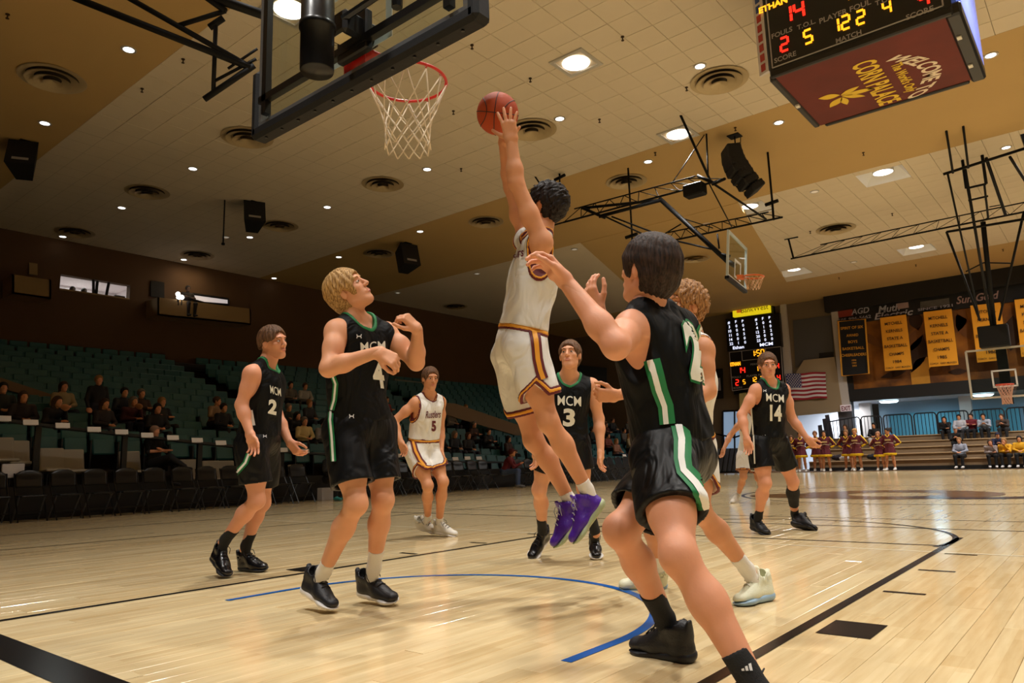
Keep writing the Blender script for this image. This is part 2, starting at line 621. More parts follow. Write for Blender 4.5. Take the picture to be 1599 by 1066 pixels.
# ---- light wells and lamps
M_LAMP = mat('lamp_glow', (1, .95, .86, 1), .5, emit=5, ecol=(1, .95, .88, 1))
M_WELLW = mat('light_well_white', rgb(236, 238, 244), .55)
M_TRIM = mat('lamp_trim_metal', rgb(200, 196, 188), .35, metal=.3)
for i, (x, y) in enumerate(WELLS[:4]):
    e = empty('ceiling_light', (x, y, H), 0, ['square recessed ceiling light in the white panel beside the hanging scoreboard', 'square recessed ceiling light behind the side basket truss, left of the white panel',
              'square recessed ceiling light nearest the small side basket, low on the white panel', 'square recessed ceiling light just above the banner wall header'][i], 'ceiling light', 'square recessed ceiling lights')
    wl = MB()
    b_, t_ = WS, WS * .50
    z1 = .40
    q = [(-b_, -b_, 0), (b_, -b_, 0), (b_, b_, 0), (-b_, b_, 0), (-t_, -t_, z1), (t_, -t_, z1), (t_, t_, z1), (-t_, t_, z1)]
    wl.add(q, [(0, 1, 5, 4), (1, 2, 6, 5), (2, 3, 7, 6), (3, 0, 4, 7), (4, 5, 6, 7)])
    wl.build('reflector', M_WELLW, e)
    MB().lathe([(0.27, .13), (.27, .16), (.0001, .16)], n=24).build('lamp_lens', M_LAMP, e)
    MB().lathe([(0.27, .12), (.29, .12), (.29, .40), (.27, .40)], n=24, caps=False).build('lens_ring', M_TRIM, e)
for i, (x, y) in enumerate([(-4.6, 10.4), (-4.6, 14.9), LAMPS[-1]]):
    e = empty('ceiling_light', (x, y, H), 0, ['round lamp in a square frame on the white ceiling, above and right of the ball', 'round lamp in a square frame next to the upper end of the side basket bracket', 'round lamp in a square frame seen through the glass backboard'][i], 'ceiling light')
    fr = MB()
    for (cx, cy, dx, dy) in ((0, .36, .8, .08), (0, -.36, .8, .08), (.36, 0, .08, .64), (-.36, 0, .08, .64)):
        fr.box((cx, cy, -.012), (dx, dy, .03))
    fr.build('frame', M_TRIM, e)
    MB().lathe([(0.28, -.02), (.28, -.005), (.0001, -.005)], n=24).build('lamp_lens', M_LAMP, e)
# small downlights: pixel of each on the ceiling
M_SMALL = mat('downlight_glow', (1, .95, .88, 1), .5, emit=5, ecol=(1, .95, .9, 1))
M_SMALLD = mat('downlight_dim', (.75, .68, .56, 1), .5, emit=.35)
dl = [(201, 77, 1, 'tan ceiling at the upper left, nearest the backboard strut'), (70, 192, 1, 'tan ceiling above the big speaker at the left edge'), (301, 263, 1, 'dark white ceiling left of the basketball net'),
      (190, 324, 1, 'dark ceiling above the control booth windows'), (98, 369, 1, 'dark ceiling close above the left booth window'), (667, 264, 1, 'white ceiling just below and right of the net'),
      (511, 323, 1, 'white ceiling right of the hanging speaker'), (656, 361, 1, 'tan band of ceiling left of the leaping player'), (529, 401, 1, 'tan band of ceiling above the blond player'),
      (428, 434, 1, 'dark ceiling above the shorthaired player on the left'), (390, 370, 1, 'dark ceiling directly under the hanging speaker'), (353, 370, 0, 'dark ceiling beside the thin hanging rod'),
      (287, 405, 1, 'dark ceiling above the lit balcony booth'), (874, 185, 1, 'white ceiling right of the ball'), (1093, 103, 1, 'white ceiling beside the large round vent'),
      (1012, 252, 1, 'edge of the tan band above the side basket truss'), (1216, 191, 1, 'tan band below the hanging scoreboard'), (1547, 86, 1, 'tan band right of the hanging scoreboard'),
      (1272, 299, 0, 'white panel left of the square light'), (1333, 409, 0, 'white panel between the two low square lights'), (1571, 230, 1, 'white panel behind the far basket frame'),
      (745, 427, 0, 'shaded ceiling left of the leaping player jersey'), (621, 457, 0, 'shaded ceiling above the blond player raised fist'), (897, 389, 0, 'shaded ceiling between the leaping player and the raised hand'), (1165, 432, 0, 'tan ceiling below the small side basket'), (1103, 349, 0, 'tan ceiling inside the side basket truss')]
for (px, py, on, where) in dl:
    p = onz(px, py, H)
    e = empty('downlight', p, 0, 'small round ' + ('lit' if on else 'unlit') + ' downlight in the ' + where, 'downlight', 'small downlights in the ceiling')
    MB().lathe([(.10, -.012), (.10, -.004), (.0001, -.004)], n=16).build('lens', M_SMALL if on else M_SMALLD, e)
    MB().lathe([(.10, -.014), (.14, -.014), (.14, 0), (.10, 0)], n=16, caps=False).build('trim_ring', M_TRIM, e)
# round air vents: concentric cones
M_VENT = mat('vent_painted_metal', rgb(190, 170, 132), .5, metal=.1)
M_VENTD = mat('vent_dark_throat', rgb(60, 50, 36), .8)
vents = [(82, 122, 0.62, 'tan', 'tan ceiling at the upper left'), (386, 214, .62, 'grey', 'ceiling under the backboard corner'), (230, 299, .6, 'grey', 'dark ceiling left of the hanging speaker'), (598, 287, .6, 'grey', 'white ceiling below the net'),
         (830, 202, .62, 'grey', 'white ceiling right of the shooting wrist'), (1123, 125, .62, 'grey', 'white ceiling left of the hanging scoreboard, the largest'), (759, 346, .6, 'tan', 'tan band left of the leaping player'), (978, 283, .6, 'tan', 'tan band above the side basket truss'),
         (1086, 403, .6, 'tan', 'tan ceiling left of the small side basket'), (1305, 357, .68, 'grey', 'white panel above the long truss'), (437, 352, .6, 'grey', 'dark ceiling right of the hanging speaker'), (592, 395, .6, 'tan', 'dark tan band beside the small speaker'),
         (712, 478, .6, 'grey', 'shaded ceiling right of the raised fist'), (117, 362, .6, 'grey', 'dark ceiling near the left booth'), (308, 398, .6, 'grey', 'dark ceiling near the balcony booth')]
for (px, py, r, c, where) in vents:
    p = onz(px, py, H)
    e = empty('air_vent', p, 0, 'round ' + c + ' air diffuser in the ' + where, 'air vent', 'round ceiling diffusers')
    mm = M_VENT
    for k, (ra, rb, z0, z1) in enumerate([(r, r * .80, -.02, -.01), (r * .80, r * .55, -.07, -.02), (r * .56, r * .30, -.10, -.035), (r * .30, .001, -.12, -.06)]):
        MB().lathe([(ra, z0), (rb, z1), (max(rb - .02, .0005), z1 + .004), (max(ra - .015, .0006), z0 - .006)], n=28, caps=False).build('vent_ring', mm, e, smooth=False)
    MB().lathe([(r * .82, -.004), (.001, -.003)], n=28).build('vent_throat', M_VENTD, e)
# sprinkler heads and hanger dots
M_DOT = mat('sprinkler_brass', rgb(70, 50, 26), .5, metal=.5)
SPR = [(972, 57, 'between the framed lamp and the scoreboard'), (828, 122, 'right of the ball'), (1072, 136, 'left of the largest vent'), (936, 186, 'above the side basket truss'), (1023, 238, 'on the edge of the tan band'), (286, 92, 'left of the backboard'), (222, 138, 'over the dark frame at the left'), (737, 70, 'right of the backboard corner'), (708, 173, 'left of the ball'),
       (720, 263, 'below the ball'), (12, 22, 'in the top left corner'), (1348, 238, 'below the hanging scoreboard'), (1393, 333, 'in the far white panel centre'), (1265, 361, 'left of the vent in the far white panel'), (1430, 413, 'above the banner header'), (1310, 433, 'above the black banner'), (1566, 389, 'behind the far basket mast'), (1148, 199, 'above the curved loudspeaker')]
for (px, py, wh) in SPR:
    p = onz(px, py, H)
    e = empty('sprinkler', p, 0, 'small brass sprinkler head in the ceiling ' + wh, 'sprinkler', 'sprinkler heads in the ceiling')
    MB().lathe([(.001, -.09), (.03, -.088), (.03, -.08), (.012, -.07), (.012, -.02), (.035, -.015), (.035, 0)], n=10).build('sprinkler_head', M_DOT, e)

# ---- walls
M_WALLTAN = mat('far_wall_tan', rgb(150, 128, 98), .85, var=.06, vscale=1)
wl = empty('wall_left')
tag(wl, kind='structure')
_w0, _w1 = onx(94, 452, XL), onx(203, 445, XL)
WB = (onx(94, 440, XL)[1], onx(203, 455, XL)[1], min(onx(94, 452, XL)[2], onx(203, 466, XL)[2]), max(onx(94, 430, XL)[2], onx(203, 445, XL)[2]))
for (y0, y1, z0, z1) in ((-17, 41, 0, WB[2]), (-17, 41, WB[3], H), (-17, WB[0], WB[2], WB[3]), (WB[1], 41, WB[2], WB[3])):
    MB().box((XL - .15, (y0 + y1) / 2, (z0 + z1) / 2), (.3, y1 - y0, z1 - z0)).build('wall_panel', M_WALLBROWN, wl)
# ================================================================== implicit surfaces (figures, clothes, shoes)
class Field:
    def __init__(s, lo, hi, h):
        s.h = h
        s.lo = np.asarray(lo, float)
        n = np.ceil((np.asarray(hi, float) - s.lo) / h).astype(int) + 1
        s.n = n
        s.G = np.full(n, 1.0, np.float32)
        s.ax = [s.lo[i] + h * np.arange(n[i]) for i in range(3)]

    def sl(s, lo, hi):
        a = np.clip(np.floor((np.asarray(lo) - s.lo) / s.h).astype(int), 0, s.n)
        b = np.clip(np.ceil((np.asarray(hi) - s.lo) / s.h).astype(int) + 1, 0, s.n)
        return tuple(slice(a[i], b[i]) for i in range(3))

    def coords(s, sl, o, axes):
        X = (s.ax[0][sl[0]] - o[0])[:, None, None]
        Y = (s.ax[1][sl[1]] - o[1])[None, :, None]
        Z = (s.ax[2][sl[2]] - o[2])[None, None, :]
        return [(X * a[0] + Y * a[1] + Z * a[2]).astype(np.float32) for a in axes]

    def dist(s, prim, sl):
        t = prim[0]
        if t == 'cap':
            _, a, b, ra, rb, U, sx, sy = prim
            d = b - a
            L = max(np.linalg.norm(d), 1e-6)
            w_ = d / L
            u_ = nrm(U - w_ * (U @ w_))
            v_ = np.cross(w_, u_)
            pu, pv, pw = s.coords(sl, a, (u_ / sx, v_ / sy, w_))
            q = np.clip(pw / L, 0, 1)
            pw -= q * L
            return (np.sqrt(pu * pu + pv * pv + pw * pw) - (ra + (rb - ra) * q)) * min(sx, sy, 1)
        if t == 'ell':
            _, c, A, r = prim
            x, y, z = s.coords(sl, c, (A[0] / r[0], A[1] / r[1], A[2] / r[2]))
            k = np.sqrt(x * x + y * y + z * z)
            x /= r[0]; y /= r[1]; z /= r[2]
            k2 = np.sqrt(x * x + y * y + z * z)
            return k * (k - 1) / np.maximum(k2, 1e-6)
        if t == 'box':
            _, c, A, r, rd = prim
            x, y, z = s.coords(sl, c, A)
            x = np.abs(x) - (r[0] - rd); y = np.abs(y) - (r[1] - rd); z = np.abs(z) - (r[2] - rd)
            return np.sqrt(np.maximum(x, 0) ** 2 + np.maximum(y, 0) ** 2 + np.maximum(z, 0) ** 2) + np.minimum(np.maximum(np.maximum(x, y), z), 0) - rd

    def bounds(s, prim):
        t = prim[0]
        if t == 'cap':
            _, a, b, ra, rb, U, sx, sy = prim
            m = max(ra, rb) * max(sx, sy, 1)
            return np.minimum(a, b) - m, np.maximum(a, b) + m
        m = math.sqrt(3) * max(prim[3]) if t == 'box' else max(prim[3])
        return prim[1] - m, prim[1] + m

    def add(s, prim, k=0.02):
        lo, hi = s.bounds(prim)
        e = k + 2 * s.h + .01
        sl = s.sl(lo - e, hi + e)
        if min(x.stop - x.start for x in sl) <= 0:
            return
        d = s.dist(prim, sl)
        g = s.G[sl]
        if k > 0:
            hh = np.maximum(k - np.abs(g - d), 0) / k
            s.G[sl] = np.minimum(g, d) - hh * hh * k * .25
        else:
            s.G[sl] = np.minimum(g, d)

    def sub(s, prim, k=0.008):
        lo, hi = s.bounds(prim)
        e = k + 3 * s.h + .02
        sl = s.sl(lo - e, hi + e)
        if min(x.stop - x.start for x in sl) <= 0:
            return
        d = -s.dist(prim, sl)
        g = s.G[sl]
        hh = np.maximum(k - np.abs(g - d), 0) / k
        s.G[sl] = np.maximum(g, d) + hh * hh * k * .25

    def plane(s, o, n, off=0.0):
        """keep the side opposite to n"""
        sl = tuple(slice(0, m) for m in s.n)
        d = s.coords(sl, o, (nrm(n),))[0] - off
        s.G = np.maximum(s.G, d)

    def copy(s):
        f = Field.__new__(Field)
        f.h, f.lo, f.n, f.ax, f.G = s.h, s.lo, s.n, s.ax, s.G.copy()
        return f

    def full(s, prim):
        return s.dist(prim, tuple(slice(0, m) for m in s.n))

    def wrinkle(s, amp, fr, axes, seed=0, sharp=1):
        """fold-like ripples"""
        sl = tuple(slice(0, m) for m in s.n)
        r = np.random.default_rng(seed)
        c = (s.lo + s.ax[0][0] * 0)
        A = s.coords(sl, s.lo, axes)
        acc = 0
        for k in range(4):
            f = fr * (0.7 + .9 * r.random(3)) * (1 + .35 * k)
            ph = r.random(4) * 6.28
            acc = acc + np.sin(A[0] * f[0] + ph[0] + 1.3 * np.sin(A[1] * f[1] * .6 + ph[1])) * np.cos(A[2] * f[2] * .55 + ph[2] + .8 * np.sin(A[0] * f[0] * .4 + ph[3])) / (1 + .5 * k)
        s.G = s.G + (amp * acc / 2).astype(np.float32)

    def surf(s):
        G = s.G
        I = G < 0
        n = s.n
        cnt = np.zeros(n - 1, np.uint8)
        for dx in (0, 1):
            for dy in (0, 1):
                for dz in (0, 1):
                    cnt += I[dx:n[0] - 1 + dx, dy:n[1] - 1 + dy, dz:n[2] - 1 + dz]
        act = (cnt > 0) & (cnt < 8)
        ii = np.argwhere(act)
        if not len(ii):
            return np.zeros((0, 3)), np.zeros((0, 4), int)
        idx = np.full(act.shape, -1, np.int64)
        idx[act] = np.arange(len(ii))
        corner = [(0, 0, 0), (1, 0, 0), (0, 1, 0), (1, 1, 0), (0, 0, 1), (1, 0, 1), (0, 1, 1), (1, 1, 1)]
        vals = np.stack([G[ii[:, 0] + c[0], ii[:, 1] + c[1], ii[:, 2] + c[2]] for c in corner], 1)
        edges = [(0, 1), (2, 3), (4, 5), (6, 7), (0, 2), (1, 3), (4, 6), (5, 7), (0, 4), (1, 5), (2, 6), (3, 7)]
        P = np.zeros((len(ii), 3))
        W = np.zeros(len(ii))
        for a, b in edges:
            va, vb = vals[:, a], vals[:, b]
            m = (va < 0) != (vb < 0)
            t = np.where(m, va / np.where(m, va - vb, 1), 0)
            ca, cb = np.array(corner[a], float), np.array(corner[b], float)
            P += m[:, None] * (ca + t[:, None] * (cb - ca))
            W += m
        P = (P / W[:, None] + ii) * s.h + s.lo
        faces = []
        for ax in range(3):
            o1, o2 = [(1, 2), (2, 0), (0, 1)][ax]
            sa = [slice(0, None)] * 3
            sb = [slice(0, None)] * 3
            sa[ax] = slice(0, n[ax] - 1)
            sb[ax] = slice(1, n[ax])
            ch = I[tuple(sa)] != I[tuple(sb)]
            e = np.argwhere(ch)
            ok = (e[:, o1] > 0) & (e[:, o2] > 0) & (e[:, o1] < n[o1] - 1) & (e[:, o2] < n[o2] - 1)
            e = e[ok]
            if not len(e):
                continue
            neg = I[tuple(sa)][e[:, 0], e[:, 1], e[:, 2]]
            def cell(d1, d2):
                q = e.copy()
                q[:, o1] += d1
                q[:, o2] += d2
                return idx[q[:, 0], q[:, 1], q[:, 2]]
            q = np.stack([cell(-1, -1), cell(0, -1), cell(0, 0), cell(-1, 0)], 1)
            q[~neg] = q[~neg][:, ::-1]
            faces.append(q)
        return P, np.concatenate(faces)

def fast_mesh(name, parts, m, parent=None, org=(0, 0, 0), smooth=True):
    """parts: list of (verts, quads) joined into one mesh"""
    vs_, fs_, n = [], [], 0
    for v, f in parts:
        if len(v):
            vs_.append(v)
            fs_.append(np.asarray(f) + n)
            n += len(v)
    me = bpy.data.meshes.new(name)
    if n:
        vv = (np.concatenate(vs_) - np.asarray(org, float)).astype(np.float32)
        ff = np.concatenate(fs_).astype(np.int32)
        me.vertices.add(len(vv))
        me.vertices.foreach_set('co', vv.ravel())
        k = ff.shape[1]
        me.loops.add(ff.size)
        me.loops.foreach_set('vertex_index', ff.ravel())
        me.polygons.add(len(ff))
        me.polygons.foreach_set('loop_start', np.arange(0, ff.size, k, dtype=np.int32))
        me.polygons.foreach_set('use_smooth', np.ones(len(ff), bool) if smooth else np.zeros(len(ff), bool))
        me.update(calc_edges=True)
        me.validate()
    if m is not None:
        me.materials.append(m)
    o = bpy.data.objects.new(name, me)
    return link(o, parent)

def cap(a, b, ra, rb, U=(0.3, .5, .8), sx=1.0, sy=1.0):
    return ('cap', np.asarray(a, float), np.asarray(b, float), ra, rb, np.asarray(U, float) + 1e-4 * V(.3, .7, .1), sx, sy)

def ell(c, A, r):
    return ('ell', np.asarray(c, float), np.asarray(A, float), np.asarray(r, float))

def rbox(c, A, r, rd):
    return ('box', np.asarray(c, float), np.asarray(A, float), np.asarray(r, float), rd)

def field_for(prims, h, pad=.03):
    los, his = zip(*[Field.bounds(None, p) for p in prims])
    return Field(np.min(los, 0) - pad, np.max(his, 0) + pad, h)

def rot(v, ax, a):
    ax = nrm(ax)
    return v * math.cos(a) + np.cross(ax, v) * math.sin(a) + ax * (ax @ v) * (1 - math.cos(a))

def hand_prims(w, f, t, left, curl=(20, 22, 24, 26), spread=6, thumb=(35, 15), s=1.0, fore=None):
    """w wrist, f finger direction, t thumb-side direction; curl = degrees per joint for index..little"""
    f = nrm(f)
    t = nrm(t - f * (t @ f))
    n = np.cross(t, f) if left else np.cross(f, t)          # out of the palm
    pr = []
    kn = []
    offs = (.030, .0105, -.010, -.028)
    lens = (.074, .083, .077, .060)
    ahead = (.092, .096, .092, .084)
    for i in range(4):
        K = w + (f * ahead[i] + t * offs[i] - n * .002) * s
        kn.append(K)
        pr.append((cap(w + f * .012 * s + t * offs[i] * .62 * s, K, .0165 * s, .0125 * s), .014))
    pr.append((cap(w + f * .045 * s + t * .022 * s + n * .008 * s, w + f * .05 * s - t * .022 * s + n * .006 * s, .016 * s, .015 * s), .014))
    for i in range(4):
        c = curl[i] if hasattr(curl, '__len__') else curl
        a = math.radians(spread * (1.5 - i))
        d0 = nrm(f * math.cos(a) + t * math.sin(a))
        ax = np.cross(d0, n)
        p = kn[i]
        L = lens[i] * s
        r0 = (.0095, .0098, .0094, .0082)[i] * s
        for j, fr in enumerate((.44, .31, .25)):
            ang = math.radians(c * (j + 1) if j else c)
            d = rot(d0, ax, ang)
            q = p + d * L * fr
            pr.append((cap(p, q, r0 * (1 - .08 * j), r0 * (1 - .08 * (j + 1))), .003 if j else .008))
            p = q
    b = w + (f * .022 + t * .022 + n * .008) * s
    a0, c0 = math.radians(thumb[0]), math.radians(thumb[1])
    d = nrm(f * math.cos(a0) + t * math.sin(a0) + n * .25)
    p = b
    ax = np.cross(d, nrm(f - t * .6 + n * .3))
    for j, (L, r) in enumerate(((.048, .0145), (.034, .0112), (.027, .0098))):
        q = p + d * L * s
        pr.append((cap(p, q, r * s, r * .86 * s), .010 if j == 0 else .004))
        p = q
        d = rot(d, ax, c0)
    if fore is not None:
        pr.append((cap(w - nrm(w - fore) * .09 * s, w + f * .008, .030 * s, .0265 * s, t, 1.12, .9), .02))
    return pr

def head_prims(C, F, U, s=1.0):
    F = nrm(F)
    U = nrm(U - F * (U @ F))
    L = np.cross(U, F)
    A = (L, F, U)
    e = lambda l, f, u: C + (L * l + F * f + U * u) * s
    E_ = lambda c, r: ell(c, A, np.array(r) * s)
    pr = [(E_(e(0, -.012, .028), (.0755, .097, .092)), 0),
          (E_(e(0, .026, -.040), (.059, .064, .074)), .03),
          (E_(e(0, .060, -.094), (.026, .024, .021)), .03),
          (cap(e(-.046, .0, -.062), e(-.018, .062, -.095), .017 * s, .014 * s), .02),
          (cap(e(.046, .0, -.062), e(.018, .062, -.095), .017 * s, .014 * s), .02),
          (E_(e(.042, .056, -.012), (.022, .022, .018)), .02), (E_(e(-.042, .056, -.012), (.022, .022, .018)), .02),
          (E_(e(0, .080, .038), (.050, .016, .013)), .018),
          (cap(e(0, .089, .022), e(0, .108, -.020), .0075 * s, .0120 * s), .010),
          (E_(e(.011, .098, -.024), (.009, .010, .008)), .006), (E_(e(-.011, .098, -.024), (.009, .010, .008)), .006),
          (E_(e(0, .084, -.056), (.026, .013, .013)), .010)]
    sb = [(E_(e(.031, .104, .012), (.017, .016, .012)), .012), (E_(e(-.031, .104, .012), (.017, .016, .012)), .012),
          (cap(e(-.018, .104, -.0565), e(.018, .104, -.0565), .005 * s, .005 * s), .004)]
    ears = []
    for sg in (1, -1):
        ears.append((E_(e(sg * .079, -.010, .000), (.010, .019, .031)), .008))
    return pr, sb, ears, (L, F, U, e, E_)
# ================================================================== players
def skin_mat(name, col, seed=0):
    m = mat(name, col, .52, var=.10, vscale=9, bump=.05, bscale=120, spec=.4)
    b = m.node_tree.nodes['Principled BSDF']
    b.inputs['Subsurface Weight'].default_value = .12
    b.inputs['Subsurface Radius'].default_value = (.02, .007, .004)
    b.inputs['Subsurface Scale'].default_value = .5
    return m

SK1 = skin_mat('skin_fair', rgb(216, 154, 116))
SK2 = skin_mat('skin_warm', rgb(208, 145, 104))
SK3 = skin_mat('skin_pink', rgb(216, 151, 117))
def knit_mat(name, col, rough, spec, fold=.5, fs=7.0):
    m = bpy.data.materials.new(name)
    m.use_nodes = True
    nt = m.node_tree
    b = nt.nodes['Principled BSDF']
    b.inputs['Base Color'].default_value = col
    b.inputs['Roughness'].default_value = rough
    b.inputs['Specular IOR Level'].default_value = spec
    tc = nt.nodes.new('ShaderNodeTexCoord')
    mp = nt.nodes.new('ShaderNodeMapping')
    mp.inputs['Scale'].default_value = (1, 1, .55)
    mp.inputs['Rotation'].default_value = (.5, .35, .2)
    nt.links.new(tc.outputs['Object'], mp.inputs['Vector'])
    n1 = nt.nodes.new('ShaderNodeTexNoise')
    n1.inputs['Scale'].default_value = fs
    n1.inputs['Detail'].default_value = 2
    n1.inputs['Distortion'].default_value = 1.6
    nt.links.new(mp.outputs[0], n1.inputs['Vector'])
    n2 = nt.nodes.new('ShaderNodeTexNoise')
    n2.inputs['Scale'].default_value = 420
    nt.links.new(tc.outputs['Object'], n2.inputs['Vector'])
    b1 = nt.nodes.new('ShaderNodeBump')
    b1.inputs['Strength'].default_value = fold
    b1.inputs['Distance'].default_value = .035
    nt.links.new(n1.outputs['Fac'], b1.inputs['Height'])
    b2 = nt.nodes.new('ShaderNodeBump')
    b2.inputs['Strength'].default_value = .12
    b2.inputs['Distance'].default_value = .004
    nt.links.new(n2.outputs['Fac'], b2.inputs['Height'])
    nt.links.new(b1.outputs[0], b2.inputs['Normal'])
    nt.links.new(b2.outputs[0], b.inputs['Normal'])
    return m
M_BLK = knit_mat('black_jersey_knit', rgb(10, 11, 12), .6, .16, 1.0, 7)
M_BLK2 = knit_mat('black_shorts_satin', rgb(9, 10, 12), .46, .24, 1.0, 6)
M_WHT = knit_mat('white_jersey_knit', rgb(228, 225, 218), .75, .25, .9, 7)
M_GREEN = mat('green_trim', rgb(20, 120, 66), .6)
M_WTRIM = mat('white_trim', rgb(235, 235, 230), .6)
M_MAROON = mat('maroon_trim', rgb(96, 22, 30), .65)
M_GOLD = mat('gold_trim', rgb(232, 158, 38), .6)
M_SOCKW = mat('white_sock_rib', rgb(228, 224, 216), .85, bump=.3, bscale=200)
M_SOCKB = mat('black_sock_rib', rgb(18, 18, 20), .85, bump=.3, bscale=200)
M_SHOEB = mat('black_shoe_upper', rgb(20, 21, 26), .5, var=.25, vscale=40, bump=.2, bscale=160)
M_SHOEBG = mat('black_shoe_gloss', rgb(17, 17, 20), .22, var=.2, vscale=30, bump=.12, bscale=90)
M_SHOEW = mat('white_shoe_upper', rgb(222, 218, 206), .55, bump=.2, bscale=140)
M_SHOEC = mat('cream_shoe_upper', rgb(218, 218, 190), .55, bump=.2, bscale=140)
M_SHOEP = mat('purple_shoe_upper', rgb(74, 34, 150), .35, var=.35, vscale=28, bump=.2, bscale=120)
M_SOLEW = mat('white_sole_rubber', rgb(226, 222, 216), .45)
M_SOLEB = mat('black_sole_rubber', rgb(26, 27, 32), .5)
M_SOLEG = mat('pale_green_sole', rgb(168, 180, 142), .5)
M_SOLEBL = mat('bluegrey_sole', rgb(150, 178, 200), .4)
M_LACEG = mat('grey_laces', rgb(170, 172, 186), .7)
M_LACEB = mat('black_laces', rgb(20, 20, 22), .7)
M_LACEW = mat('white_laces', rgb(225, 222, 210), .7)
M_LIP = mat('lips', rgb(188, 104, 96), .5)
M_EYEW = mat('eye_white', rgb(196, 184, 174), .3)
M_IRIS = mat('iris_dark', rgb(44, 34, 28), .2)

def hair_mat(name, c1, c2):
    m = bpy.data.materials.new(name)
    m.use_nodes = True
    nt = m.node_tree
    b = nt.nodes['Principled BSDF']
    tc = nt.nodes.new('ShaderNodeTexCoord')
    wv = nt.nodes.new('ShaderNodeTexNoise')
    mp = nt.nodes.new('ShaderNodeMapping')
    mp.inputs['Scale'].default_value = (1, 1, .09)
    nt.links.new(tc.outputs['Object'], mp.inputs['Vector'])
    nt.links.new(mp.outputs[0], wv.inputs['Vector'])
    wv.inputs['Scale'].default_value = 170
    wv.inputs['Detail'].default_value = 3
    cr = nt.nodes.new('ShaderNodeValToRGB')
    cr.color_ramp.elements[0].position = .34
    cr.color_ramp.elements[0].color = c2
    cr.color_ramp.elements[1].position = .66
    cr.color_ramp.elements[1].color = c1
    nt.links.new(wv.outputs['Fac'], cr.inputs[0])
    nt.links.new(cr.outputs[0], b.inputs['Base Color'])
    b.inputs['Roughness'].default_value = .6
    b.inputs['Specular IOR Level'].default_value = .25
    bp = nt.nodes.new('ShaderNodeBump')
    bp.inputs['Strength'].default_value = .6
    bp.inputs['Distance'].default_value = .006
    nt.links.new(wv.outputs['Fac'], bp.inputs['Height'])
    nt.links.new(bp.outputs[0], b.inputs['Normal'])
    return m

HBLOND = hair_mat('hair_blond', rgb(206, 164, 104), rgb(120, 84, 44))
HDARK = hair_mat('hair_dark_brown', rgb(62, 44, 34), rgb(26, 18, 14))
HBROWN = hair_mat('hair_brown', rgb(122, 86, 58), rgb(58, 39, 27))
HCURLB = hair_mat('hair_black_curly', rgb(40, 30, 26), rgb(14, 10, 9))
HCURL = hair_mat('hair_sandy_curly', rgb(188, 136, 82), rgb(96, 62, 34))

def smooth_noise(P, f, seed):
    r = np.random.default_rng(seed)
    acc = np.zeros(len(P))
    for k in range(5):
        d = r.normal(size=3)
        d /= np.linalg.norm(d)
        acc += np.sin(P @ d * f * (1 + .5 * k) + r.random() * 6.28 + 1.2 * np.sin(P @ np.roll(d, 1) * f * .7 + r.random() * 6))
    return acc / 5

